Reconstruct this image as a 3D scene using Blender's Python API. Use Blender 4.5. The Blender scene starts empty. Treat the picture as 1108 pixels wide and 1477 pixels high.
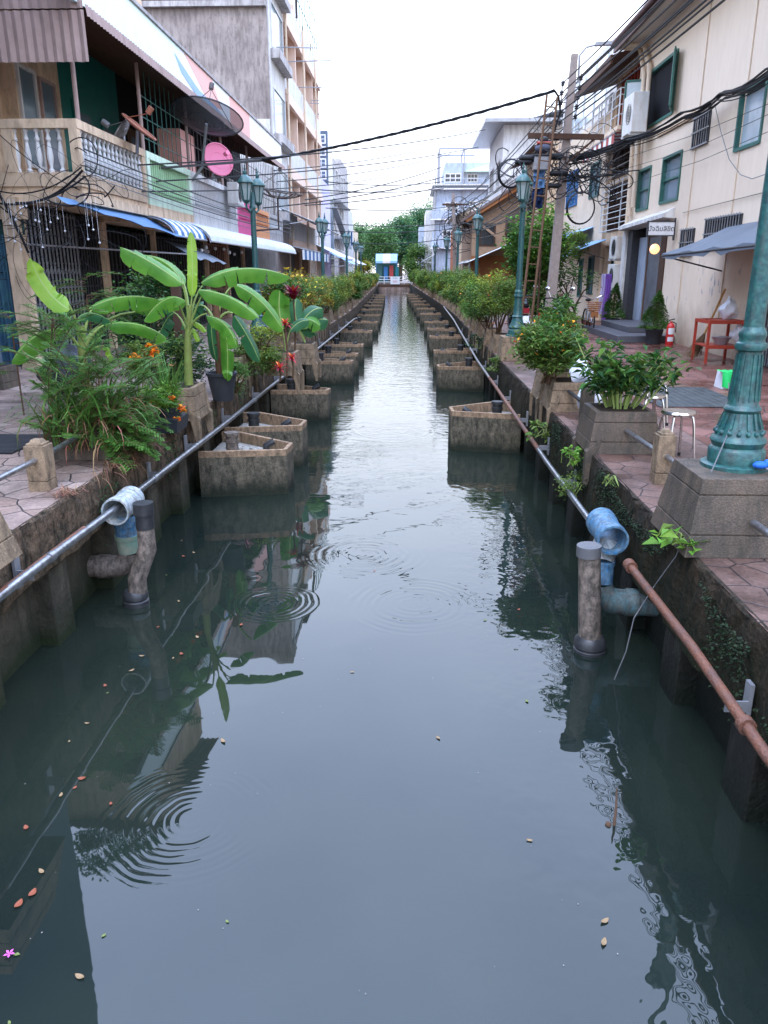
import bpy, math, random
import numpy as np
from mathutils import Vector, Matrix
C = bpy.context.scene.collection
PI = math.pi
# ------------------------------------------------------------------ camera, sky, sun, exposure
F = 1109.0; PITCH = math.atan(347.5/F); H = 2.7
YAW = math.atan(40/(F/math.cos(PITCH)))
cd = bpy.data.cameras.new('camera'); cam = bpy.data.objects.new('camera', cd); C.objects.link(cam)
cd.sensor_fit = 'VERTICAL'; cd.sensor_height = 36; cd.lens = 36*F/1477
cd.clip_start = .1; cd.clip_end = 1500
cam.location = (0, 0, H); cam.rotation_euler = (PI/2-PITCH, 0, YAW)
bpy.context.scene.camera = cam
sc = bpy.context.scene
sc.view_settings.view_transform = 'Standard'; sc.view_settings.look = 'None'
sc.view_settings.exposure = 0.15; sc.view_settings.gamma = 1
w = bpy.data.worlds.new('World'); sc.world = w; w.use_nodes = True
nt = w.node_tree; nt.nodes.clear()
def N(nt, t, **k):
    n = nt.nodes.new(t)
    for a, b in k.items():
        if a[:2] == 'i_': 
            key = a[2:]; n.inputs[int(key) if key.isdigit() else key].default_value = b
        else: setattr(n, a, b)
    return n
L = lambda nt, a, b: nt.links.new(a, b)
out = N(nt, 'ShaderNodeOutputWorld'); bg = N(nt, 'ShaderNodeBackground'); bg.inputs[1].default_value = .1
sky = N(nt, 'ShaderNodeTexSky', sky_type='NISHITA', sun_disc=False, sun_elevation=math.radians(58), sun_rotation=math.radians(205))
tc = N(nt, 'ShaderNodeTexCoord'); sx = N(nt, 'ShaderNodeSeparateXYZ'); L(nt, tc.outputs['Generated'], sx.inputs[0])
rp = N(nt, 'ShaderNodeValToRGB'); e = rp.color_ramp.elements
e[0].position = 0; e[0].color = (1.42, 1.42, 1.45, 1); e[1].position = 1; e[1].color = (3.1, 4.05, 6.3, 1)
m_ = e.new(.22); m_.color = (2.3, 2.48, 2.8, 1)
m_ = e.new(.55); m_.color = (2.75, 3.35, 4.8, 1)
L(nt, sx.outputs[2], rp.inputs[0])
mp = N(nt, 'ShaderNodeMapping'); mp.inputs['Scale'].default_value = (1.2, 1.2, 2.2); L(nt, tc.outputs['Generated'], mp.inputs[0])
nz = N(nt, 'ShaderNodeTexNoise', i_Scale=1.6, i_Detail=5.0); L(nt, mp.outputs[0], nz.inputs['Vector'])
mr = N(nt, 'ShaderNodeMapRange', i_1=.3, i_2=.7, i_3=9.0, i_4=11.0); L(nt, nz.outputs[0], mr.inputs[0])
vm = N(nt, 'ShaderNodeVectorMath', operation='SCALE'); L(nt, rp.outputs[0], vm.inputs[0]); L(nt, mr.outputs[0], vm.inputs['Scale'])
mx = N(nt, 'ShaderNodeMix', data_type='RGBA', blend_type='MIX'); mx.inputs[0].default_value = .96
L(nt, sky.outputs[0], mx.inputs[6]); L(nt, vm.outputs[0], mx.inputs[7])
L(nt, mx.outputs[2], bg.inputs[0]); L(nt, bg.outputs[0], out.inputs[0])
sl = bpy.data.lights.new('sun', 'SUN'); sl.energy = 1.2; sl.angle = math.radians(20); sl.color = (1, .95, .88)
so = bpy.data.objects.new('sun', sl); C.objects.link(so); so.location = (0, 0, 60)
so.rotation_euler = (math.radians(32), 0, math.radians(-25))
# ------------------------------------------------------------------ survey helpers: a sight line met with a known real plane
def ray(u, v):
    b = 738.5-v; y = F*math.cos(PITCH)+b*math.sin(PITCH); z = -F*math.sin(PITCH)+b*math.cos(PITCH); x = u-554
    c, s = math.cos(YAW), math.sin(YAW)
    return x*c-y*s, x*s+y*c, z
def atx(u, v, X): r = ray(u, v); t = X/r[0]; return Vector((X, r[1]*t, H+r[2]*t))
def aty(u, v, Y): r = ray(u, v); t = Y/r[1]; return Vector((r[0]*t, Y, H+r[2]*t))
def atz(u, v, Z): r = ray(u, v); t = (Z-H)/r[2]; return Vector((r[0]*t, r[1]*t, Z))
def bend(y): return 0 if y < 30 else (-.0013*(y-30)**2 if y < 40 else -.13-.026*(y-40))
P = 1.05; XL = -2.6; XR = 1.7
rnd = random.Random(7)
# ------------------------------------------------------------------ materials
def mat(name, col, rough=.7, metal=0, noise=0, nscale=4, bump=0, bscale=30, spec=.5, col2=None, coat=0, vstreak=0, moss=None, rand=0, trans=0, streakcol=(.03,.028,.022), grain=0, sf=1):
    m = bpy.data.materials.new(name); m.use_nodes = True; t = m.node_tree
    b = t.nodes['Principled BSDF']; b.inputs['Roughness'].default_value = rough; b.inputs['Metallic'].default_value = metal
    b.inputs['Specular IOR Level'].default_value = spec if (spec != .5 or rough < .45 or metal) else (.12 if rough >= .65 else .25)
    if coat: b.inputs['Coat Weight'].default_value = coat
    g = N(t, 'ShaderNodeNewGeometry'); pos = g.outputs['Position']
    cur = N(t, 'ShaderNodeRGB'); cur.outputs[0].default_value = (*col, 1); cur = cur.outputs[0]
    def mixc(fac, c2, a):
        x = N(t, 'ShaderNodeMix', data_type='RGBA'); L(t, fac, x.inputs[0]); L(t, a, x.inputs[6])
        if isinstance(c2, tuple): x.inputs[7].default_value = (*c2, 1)
        else: L(t, c2, x.inputs[7])
        return x.outputs[2]
    def noisef(scale, lo, hi, vec=(1,1,1), det=6, outlo=0, outhi=1):
        mpn = N(t, 'ShaderNodeMapping'); mpn.inputs['Scale'].default_value = vec; L(t, pos, mpn.inputs[0])
        n = N(t, 'ShaderNodeTexNoise', i_Scale=float(scale), i_Detail=float(det), i_Roughness=.62); L(t, mpn.outputs[0], n.inputs['Vector'])
        r = N(t, 'ShaderNodeMapRange', i_1=lo, i_2=hi, i_3=outlo, i_4=outhi); L(t, n.outputs[0], r.inputs[0]); return r.outputs[0]
    if noise:
        c2 = col2 or tuple(c*.45 for c in col)
        cur = mixc(noisef(nscale, .35, .7, outhi=noise), c2, cur)
    if grain:
        cur = mixc(noisef(90, .4, .65, det=3, outhi=grain), tuple(min(1, c*1.9+.05) for c in col), cur)
        cur = mixc(noisef(60, .5, .7, det=3, outhi=grain), tuple(c*.35 for c in col), cur)
    if vstreak:
        cur = mixc(noisef(3.2*sf, .44, .68, vec=(2.0, 2.0, .4 if sf == 1 else .85), outhi=vstreak), streakcol, cur)
        cur = mixc(noisef(9*sf, .53, .66, vec=(1, 1, .5), outhi=vstreak*.8), tuple(c*1.5 for c in streakcol), cur)
    if moss:   # (z_low, z_high, colour): an algae band that grows up from the water line
        s = N(t, 'ShaderNodeSeparateXYZ'); L(t, pos, s.inputs[0])
        nn = noisef(5, 0, 1, outlo=-.16, outhi=.16)
        ad = N(t, 'ShaderNodeMath', operation='ADD'); L(t, s.outputs[2], ad.inputs[0]); L(t, nn, ad.inputs[1])
        r = N(t, 'ShaderNodeMapRange', i_1=moss[0], i_2=moss[1], i_3=moss[3] if len(moss) > 3 else .95, i_4=0.0); L(t, ad.outputs[0], r.inputs[0])
        cur = mixc(r.outputs[0], moss[2], cur)
    if rand:
        hs = N(t, 'ShaderNodeHueSaturation'); L(t, cur, hs.inputs['Color'])
        r1 = N(t, 'ShaderNodeMapRange', i_3=1-rand, i_4=1+rand); L(t, g.outputs['Random Per Island'], r1.inputs[0]); L(t, r1.outputs[0], hs.inputs['Value'])
        ml = N(t, 'ShaderNodeMath', operation='MULTIPLY'); L(t, g.outputs['Random Per Island'], ml.inputs[0]); ml.inputs[1].default_value = 7.31
        fr = N(t, 'ShaderNodeMath', operation='FRACT'); L(t, ml.outputs[0], fr.inputs[0])
        r2 = N(t, 'ShaderNodeMapRange', i_3=.5-.05*rand*2, i_4=.5+.025*rand*2); L(t, fr.outputs[0], r2.inputs[0]); L(t, r2.outputs[0], hs.inputs['Hue'])
        cur = hs.outputs[0]
    L(t, cur, b.inputs['Base Color'])
    if bump:
        n = N(t, 'ShaderNodeTexNoise', i_Scale=float(bscale), i_Detail=6.0); L(t, pos, n.inputs['Vector'])
        bp = N(t, 'ShaderNodeBump', i_Strength=bump, i_Distance=.02); L(t, n.outputs[0], bp.inputs['Height']); L(t, bp.outputs[0], b.inputs['Normal'])
    if trans:
        tr = N(t, 'ShaderNodeBsdfTranslucent'); L(t, cur, tr.inputs[0]); ms = N(t, 'ShaderNodeMixShader'); ms.inputs[0].default_value = trans
        L(t, b.outputs[0], ms.inputs[1]); L(t, tr.outputs[0], ms.inputs[2]); L(t, ms.outputs[0], t.nodes['Material Output'].inputs[0])
    return m
M = {}
def mk(k, *a, **kw): M[k] = mat(k, *a, **kw)
mk('cream', (.76,.62,.48), .8, noise=.3, nscale=.5, col2=(.62,.49,.38), vstreak=.10, streakcol=(.40,.29,.21), bump=.15, bscale=12)
def flake(m, zr, col):
    t = m.node_tree; b = t.nodes['Principled BSDF']; src = b.inputs['Base Color'].links[0].from_socket; g = N(t, 'ShaderNodeNewGeometry'); s = N(t, 'ShaderNodeSeparateXYZ'); L(t, g.outputs['Position'], s.inputs[0])
    mp_ = N(t, 'ShaderNodeMapping'); mp_.inputs['Scale'].default_value = (1,1.6,.5); L(t, g.outputs['Position'], mp_.inputs[0]); n = N(t, 'ShaderNodeTexNoise', i_Scale=5.0, i_Detail=5.0, i_Roughness=.6); L(t, mp_.outputs[0], n.inputs['Vector'])
    r = N(t, 'ShaderNodeMapRange', i_1=.63, i_2=.645); L(t, n.outputs[0], r.inputs[0]); n2 = N(t, 'ShaderNodeTexNoise', i_Scale=.9); L(t, g.outputs['Position'], n2.inputs['Vector']); r2 = N(t, 'ShaderNodeMapRange', i_1=.45, i_2=.5); L(t, n2.outputs[0], r2.inputs[0])
    z = N(t, 'ShaderNodeMapRange', interpolation_type='SMOOTHSTEP', i_1=zr[0], i_2=zr[1], i_3=1.0, i_4=0.0); L(t, s.outputs[2], z.inputs[0]); m1 = N(t, 'ShaderNodeMath', operation='MULTIPLY'); L(t, r.outputs[0], m1.inputs[0]); L(t, z.outputs[0], m1.inputs[1]); m2 = N(t, 'ShaderNodeMath', operation='MULTIPLY'); L(t, m1.outputs[0], m2.inputs[0]); L(t, r2.outputs[0], m2.inputs[1])
    x = N(t, 'ShaderNodeMix', data_type='RGBA'); L(t, m2.outputs[0], x.inputs[0]); L(t, src, x.inputs[6]); x.inputs[7].default_value = (*col,1)
    n3 = N(t, 'ShaderNodeTexNoise', i_Scale=3.0, i_Detail=6.0); L(t, g.outputs['Position'], n3.inputs['Vector']); a3 = N(t, 'ShaderNodeMath', operation='MULTIPLY_ADD', i_1=1.0); L(t, n3.outputs[0], a3.inputs[0]); L(t, s.outputs[2], a3.inputs[2]); z3 = N(t, 'ShaderNodeMapRange', i_1=1.5, i_2=2.5, i_3=.75, i_4=0.0); L(t, a3.outputs[0], z3.inputs[0])
    y = N(t, 'ShaderNodeMix', data_type='RGBA'); L(t, z3.outputs[0], y.inputs[0]); L(t, x.outputs[2], y.inputs[6]); y.inputs[7].default_value = (.30,.21,.14,1); L(t, y.outputs[2], b.inputs['Base Color'])
flake(M['cream'], (2.2,3.6), (.30,.29,.30))
mk('cream_old', (.74,.55,.38), .85, noise=.55, nscale=1.8, col2=(.42,.30,.20), vstreak=.45, streakcol=(.13,.09,.06), bump=.3)
mk('cream_c', (.70,.56,.42), .85, noise=.35, nscale=1, col2=(.5,.38,.27), vstreak=.25, streakcol=(.2,.14,.1))
mk('base_dirt', (.50,.38,.28), .8, noise=.8, nscale=3, col2=(.25,.19,.14), vstreak=.5)
mk('white_wall', (.70,.68,.66), .8, noise=.45, nscale=1.5, col2=(.42,.40,.38), vstreak=.45, streakcol=(.25,.22,.2))
mk('peach', (.78,.60,.49), .8, noise=.3, nscale=1, col2=(.66,.44,.33), vstreak=.12, streakcol=(.35,.25,.2))
mk('lilac', (.56,.52,.72), .85, noise=.3, nscale=1.5, col2=(.44,.40,.58), vstreak=.15, streakcol=(.3,.26,.36))
mk('dirty_concrete', (.40,.34,.31), .9, noise=.95, nscale=.45, col2=(.17,.135,.125), grain=.12, vstreak=.62, streakcol=(.10,.082,.075), bump=.4, bscale=8)
mk('dirty_concrete_pale', (.52,.49,.48), .9, noise=.6, nscale=1.1, col2=(.28,.25,.24), vstreak=.6, streakcol=(.13,.11,.1), bump=.3)
mk('blue_white', (.44,.50,.60), .85, noise=.7, nscale=.8, col2=(.27,.30,.36), vstreak=.7, streakcol=(.2,.22,.27))
mk('green_paint', (.42,.66,.38), .7, noise=.35, nscale=3, col2=(.3,.5,.28), vstreak=.2, streakcol=(.2,.25,.15))
mk('pale_green', (.66,.82,.64), .7, noise=.4, nscale=3, col2=(.45,.52,.42), vstreak=.3, streakcol=(.25,.25,.15))
mk('pink_paint', (.72,.13,.30), .65, noise=.3, nscale=5)
mk('orange_paint', (.75,.34,.17), .7, noise=.3, nscale=5)
mk('teal_frame', (.035,.12,.10), .5, noise=.5, nscale=12, col2=(.08,.19,.15))
mk('teal_dark', (.03,.09,.085), .5, noise=.4, nscale=9)
mk('teal_panel', (.015,.16,.13), .45, noise=.4, nscale=3)
mk('glass', (.15,.21,.24), .12, spec=.9, noise=.4, nscale=2.2, col2=(.12,.17,.2))
mk('glass_light', (.50,.58,.62), .12, spec=.9, noise=.5, nscale=3, col2=(.25,.32,.36))
mk('glass_dark', (.02,.025,.03), .15, spec=.8, noise=.3, nscale=2)
mk('interior', (.018,.018,.02), .9)  # near-black colour stands in for the shade inside openings
mk('shaded_interior', (.022,.021,.022), .9, noise=.6, nscale=2)  # shade of unlit rooms and recesses put into the colour
mk('iron_dark', (.05,.05,.055), .5, noise=.5, nscale=12)
mk('grille_gray', (.15,.17,.18), .5, noise=.6, nscale=6, col2=(.05,.055,.06))
mk('grille_blue', (.07,.18,.22), .55, noise=.9, nscale=4, col2=(.04,.09,.22))
mk('metal_white', (.62,.62,.62), .5, noise=.3, nscale=9)
mk('metal_gray', (.33,.33,.35), .4, metal=.4, noise=.5, nscale=9)
mk('galv', (.42,.43,.45), .33, metal=.85, noise=.8, nscale=14, col2=(.16,.15,.15), bump=.2, bscale=60)
mk('rust', (.19,.068,.032), .6, metal=.1, noise=.95, nscale=8, col2=(.09,.05,.04), bump=.5, bscale=70)
mk('steel', (.62,.6,.58), .16, metal=1)
mk('zinc', (.36,.37,.39), .42, metal=.5, noise=.5, nscale=5, col2=(.2,.16,.14))
mk('brown_sheet', (.42,.30,.27), .6, noise=.5, nscale=3, col2=(.27,.18,.15), vstreak=.15)
mk('white_sheet', (.62,.64,.66), .5, noise=.4, nscale=4, col2=(.36,.36,.36))
mk('brown_roof', (.12,.06,.055), .5, noise=.5, nscale=6)
mk('rust_roof', (.22,.16,.14), .6, noise=.8, nscale=2, col2=(.11,.07,.06))
mk('soffit', (.62,.54,.48), .8)
mk('sign_aqua', (.72,.86,.84), .5, noise=.15, nscale=3, col2=(.5,.66,.66))
mk('sign_white', (.82,.83,.85), .5, noise=.2, nscale=2, col2=(.6,.62,.68))
mk('sign_pink', (.82,.42,.36), .5, noise=.25, nscale=2, col2=(.75,.32,.3))
mk('tarp_blue', (.13,.25,.44), .55, noise=.35, nscale=2.5, col2=(.08,.15,.28), bump=.3, bscale=6)
mk('tarp_grey', (.12,.14,.17), .6, noise=.5, nscale=2.5, col2=(.2,.24,.3), bump=.3, bscale=6)
mk('tarp_steel', (.13,.155,.19), .55, noise=.5, nscale=1.5, col2=(.07,.085,.11), bump=.4, bscale=5)
mk('stripe_blue', (.035,.13,.30), .5); mk('stripe_white', (.78,.78,.78), .55, noise=.2); mk('stripe_red', (.34,.05,.045), .55)
mk('awn_blue', (.25,.42,.62), .45, noise=.4, nscale=4, col2=(.16,.28,.42), vstreak=.15)
mk('orange_dish', (.34,.13,.08), .6, noise=.3); mk('pink_dish', (.72,.20,.30), .5); mk('black_mesh', (.06,.06,.068), .5, metal=.4); mk('dark_wire', (.07,.05,.04), .5)
mk('cable', (.012,.012,.014), .5); mk('cable_gray', (.16,.16,.17), .6); mk('cable_white', (.6,.6,.6), .6)
mk('stone', (.27,.19,.12), .8, noise=.6, nscale=3, col2=(.12,.09,.065), grain=.28, bump=.4, bscale=110, vstreak=.75, sf=2, streakcol=(.05,.04,.03))
mk('stone_dark', (.105,.075,.052), .6, noise=.7, nscale=3, col2=(.05,.042,.036), grain=.3, bump=.4, bscale=110, vstreak=.8)
mk('coping', (.14,.09,.055), .85, noise=.95, nscale=7, col2=(.035,.03,.024), vstreak=1.0, sf=2, streakcol=(.016,.014,.010), bump=1, bscale=22, grain=.3, moss=(.1,.95,(.022,.03,.014),.6))
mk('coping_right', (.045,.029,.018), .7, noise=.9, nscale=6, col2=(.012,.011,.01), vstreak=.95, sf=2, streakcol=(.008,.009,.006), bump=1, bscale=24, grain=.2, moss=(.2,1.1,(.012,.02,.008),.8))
mk('wall_panel', (.085,.072,.052), .8, noise=.9, nscale=6, col2=(.02,.018,.014), grain=.2, vstreak=.9, bump=.5, moss=(.03,.35,(.018,.026,.012)))
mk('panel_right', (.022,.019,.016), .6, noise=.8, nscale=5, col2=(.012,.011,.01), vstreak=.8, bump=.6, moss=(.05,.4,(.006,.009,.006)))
mk('tank', (.34,.22,.135), .85, noise=.6, nscale=9, col2=(.17,.12,.08), vstreak=.6, sf=3, bump=.35, grain=.3, moss=(.30,.52,(.085,.10,.062),.92))
mk('tank_algae', (.15,.12,.085), .8, noise=.95, nscale=9, col2=(.05,.055,.035), vstreak=.85, sf=2.5, bump=.6, grain=.45, moss=(.05,.26,(.018,.024,.016),.92))
mk('rubble', (.36,.33,.29), .9, noise=.5, nscale=20, bump=.5)
mk('black_plastic', (.022,.023,.026), .4, noise=.4, nscale=20, col2=(.07,.07,.07)); mk('pot_black', (.03,.033,.04), .5, noise=.4, nscale=10, col2=(.06,.06,.06))
mk('pvc_gray', (.24,.19,.155), .55, noise=.95, nscale=18, col2=(.055,.045,.04), vstreak=.8, sf=4, bump=.25, grain=.2)
mk('pvc_dark', (.10,.105,.115), .5, noise=.6, nscale=8, col2=(.18,.16,.15), bump=.1)
mk('pvc_blue', (.03,.15,.30), .5, noise=.95, nscale=20, col2=(.20,.27,.29), bump=.2, vstreak=.7, sf=5, streakcol=(.05,.045,.04), grain=.3); mk('pvc_white', (.50,.50,.47), .45, noise=.7, nscale=16, col2=(.16,.30,.40), vstreak=.7, sf=5, streakcol=(.12,.09,.07), bump=.15)
mk('pvc_green', (.13,.24,.18), .55, noise=.8, nscale=9, col2=(.30,.27,.20), vstreak=.3)
mk('post_green', (.007,.058,.064), .42, noise=.85, nscale=24, col2=(.035,.15,.125), bump=.3, bscale=25, vstreak=.7, sf=4, streakcol=(.02,.035,.035), coat=.1)
mk('lantern_glass', (.30,.36,.35), .25, noise=.3, nscale=8)
mk('pole_concrete', (.33,.27,.24), .9, noise=.6, nscale=8, col2=(.2,.16,.14), bump=.4)
mk('wood', (.14,.08,.05), .7, noise=.6, nscale=6, col2=(.13,.075,.045)); mk('wood_dark', (.09,.05,.035), .7, noise=.5, nscale=8); mk('wood_orange', (.36,.14,.05), .6, noise=.5, nscale=4)
mk('timber', (.40,.26,.17), .7, noise=.5, nscale=5); mk('bamboo', (.48,.24,.07), .5, noise=.4, nscale=12); mk('bristle', (.22,.14,.08), .9, noise=.7, nscale=40)
mk('red_paint', (.42,.05,.025), .4, noise=.4, nscale=10); mk('red_gloss', (.48,.02,.02), .3); mk('plastic_white', (.72,.72,.75), .35, noise=.25, nscale=12); mk('cloth_green', (.02,.50,.12), .6)
mk('plastic_bag', (.70,.72,.78), .35, bump=.8, bscale=14, noise=.2); mk('basin', (.35,.37,.40), .3, metal=.3); mk('purple', (.26,.12,.48), .7, bump=.6, bscale=6); mk('lavender', (.55,.5,.72), .7, bump=.5, bscale=6)
mk('step_gray', (.095,.095,.11), .5, noise=.4, nscale=4); mk('ac_white', (.62,.61,.59), .5, noise=.35, nscale=4, col2=(.42,.38,.34), vstreak=.3, streakcol=(.3,.22,.15)); mk('blue_tape', (.02,.12,.5), .5)
mk('terracotta', (.42,.15,.07), .8, noise=.4, nscale=9); mk('soil', (.035,.025,.018), 1, noise=.5, nscale=20); mk('rubber', (.015,.015,.016), .6); mk('moto_black', (.02,.02,.024), .25); mk('moto_red', (.30,.01,.02), .3); mk('chrome', (.55,.55,.58), .2, metal=1)
mk('denim', (.012,.025,.07), .9, noise=.4, nscale=20); mk('shirt', (.10,.11,.15), .9, noise=.3, nscale=15); mk('vest_orange', (.20,.035,.025), .8); mk('skin', (.30,.15,.09), .6); mk('hair', (.015,.012,.01), .7); mk('belt', (.02,.02,.025), .6)
mk('water_far_green', (.03,.05,.02), .8)
for k, c, t_ in [('leaf_banana_dummy',(.1,.3,.03),.3),('leaf_green',(.055,.145,.025),.3),('leaf_mid',(.12,.205,.042),.35),('leaf_yellow',(.24,.31,.04),.35),('leaf_dark',(.022,.075,.02),.2),('leaf_fern',(.075,.20,.035),.35),('leaf_grass',(.09,.20,.04),.3),('leaf_far',(.10,.22,.08),.3),('leaf_far_haze',(.06,.17,.10),.3),('leaf_croton',(.32,.24,.03),.3),('leaf_red',(.22,.012,.02),.3),('leaf_dry',(.22,.12,.06),.2),('flower_orange',(.75,.25,.015),.2),('flower_red',(.6,.06,.03),.2),('flower_yellow',(.72,.50,.05),.2),('leaf_lime',(.16,.34,.05),.35)]:  # the bluish far leaf has distance haze mixed into its colour
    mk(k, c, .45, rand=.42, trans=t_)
mk('stem_green', (.22,.30,.08), .6, noise=.4, nscale=10, col2=(.16,.15,.05)); mk('stem_brown', (.12,.07,.045), .9, noise=.5, nscale=15); mk('bark', (.10,.075,.055), .9, noise=.5, nscale=12, bump=.5)
mk('pseudostem', (.20,.26,.06), .55, noise=.6, nscale=7, col2=(.14,.10,.04)); mk('dry_stem', (.15,.08,.045), .9, noise=.6, nscale=10)
mk('blue_cladding', (.10,.13,.17), .5, noise=.5, nscale=4, col2=(.06,.075,.09)); mk('mottled_glass', (.16,.17,.19), .3, noise=.95, nscale=3, col2=(.04,.035,.035), grain=.2); mk('pvc_teal', (.05,.13,.15), .55, noise=.9, nscale=12, col2=(.17,.13,.10), vstreak=.7, sf=4, streakcol=(.05,.04,.035), grain=.3); mk('moss_leaf', (.012,.028,.010), .6, rand=.4); mk('pink_flower', (.65,.12,.50), .6); mk('tower_glass', (.05,.09,.14), .2, spec=.8)
def lampmat():
    m = bpy.data.materials.new('lamp_glow'); m.use_nodes = True; b = m.node_tree.nodes['Principled BSDF']
    b.inputs['Base Color'].default_value = (.9,.55,.35,1); b.inputs['Emission Color'].default_value = (1,.55,.25,1); b.inputs['Emission Strength'].default_value = 1.6; M['lamp_glow'] = m
lampmat()
M['black_mesh'].node_tree.nodes['Principled BSDF'].inputs['Alpha'].default_value = .72
def banana_mat(name, c1, c2):
    m = bpy.data.materials.new(name); m.use_nodes = True; t = m.node_tree; b = t.nodes['Principled BSDF']; b.inputs['Roughness'].default_value = .38
    uv = N(t, 'ShaderNodeUVMap', uv_map='UVMap'); s = N(t, 'ShaderNodeSeparateXYZ'); L(t, uv.outputs[0], s.inputs[0])
    # veins run from the midrib to the edge, swept forward
    ab = N(t, 'ShaderNodeMath', operation='SUBTRACT', i_1=.5); L(t, s.outputs[1], ab.inputs[0]); a2 = N(t, 'ShaderNodeMath', operation='ABSOLUTE'); L(t, ab.outputs[0], a2.inputs[0])
    ma = N(t, 'ShaderNodeMath', operation='MULTIPLY_ADD', i_1=-.12); L(t, a2.outputs[0], ma.inputs[0]); L(t, s.outputs[0], ma.inputs[2])
    mu = N(t, 'ShaderNodeMath', operation='MULTIPLY', i_1=330.0); L(t, ma.outputs[0], mu.inputs[0]); si = N(t, 'ShaderNodeMath', operation='SINE'); L(t, mu.outputs[0], si.inputs[0])
    g = N(t, 'ShaderNodeNewGeometry'); nz = N(t, 'ShaderNodeTexNoise', i_Scale=5.0, i_Detail=4.0); L(t, g.outputs['Position'], nz.inputs['Vector'])
    r = N(t, 'ShaderNodeMapRange', i_1=.35, i_2=.65); L(t, nz.outputs[0], r.inputs[0])
    mx = N(t, 'ShaderNodeMix', data_type='RGBA'); L(t, r.outputs[0], mx.inputs[0]); mx.inputs[6].default_value = (*c1,1); mx.inputs[7].default_value = (*c2,1)
    rr = N(t, 'ShaderNodeMapRange', i_1=.018, i_2=.04, i_3=1.0, i_4=0.0); L(t, a2.outputs[0], rr.inputs[0])
    m3 = N(t, 'ShaderNodeMix', data_type='RGBA'); L(t, rr.outputs[0], m3.inputs[0]); L(t, mx.outputs[2], m3.inputs[6]); m3.inputs[7].default_value = (.34,.44,.13,1)
    re = N(t, 'ShaderNodeMapRange', i_1=.475, i_2=.495, i_3=0.0, i_4=.6); L(t, a2.outputs[0], re.inputs[0])
    m4 = N(t, 'ShaderNodeMix', data_type='RGBA'); L(t, re.outputs[0], m4.inputs[0]); L(t, m3.outputs[2], m4.inputs[6]); m4.inputs[7].default_value = (.20,.16,.05,1)
    L(t, m4.outputs[2], b.inputs['Base Color'])
    bp = N(t, 'ShaderNodeBump', i_Strength=.35, i_Distance=.004); L(t, si.outputs[0], bp.inputs['Height']); L(t, bp.outputs[0], b.inputs['Normal'])
    tr = N(t, 'ShaderNodeBsdfTranslucent'); L(t, m4.outputs[2], tr.inputs[0]); ms = N(t, 'ShaderNodeMixShader'); ms.inputs[0].default_value = .35
    L(t, b.outputs[0], ms.inputs[1]); L(t, tr.outputs[0], ms.inputs[2]); L(t, ms.outputs[0], t.nodes['Material Output'].inputs[0]); M[name] = m
banana_mat('banana_green', (.065,.23,.02), (.13,.33,.035)); banana_mat('banana_lime', (.20,.38,.025), (.30,.46,.05)); banana_mat('banana_dark', (.03,.13,.05), (.045,.18,.06))
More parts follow.
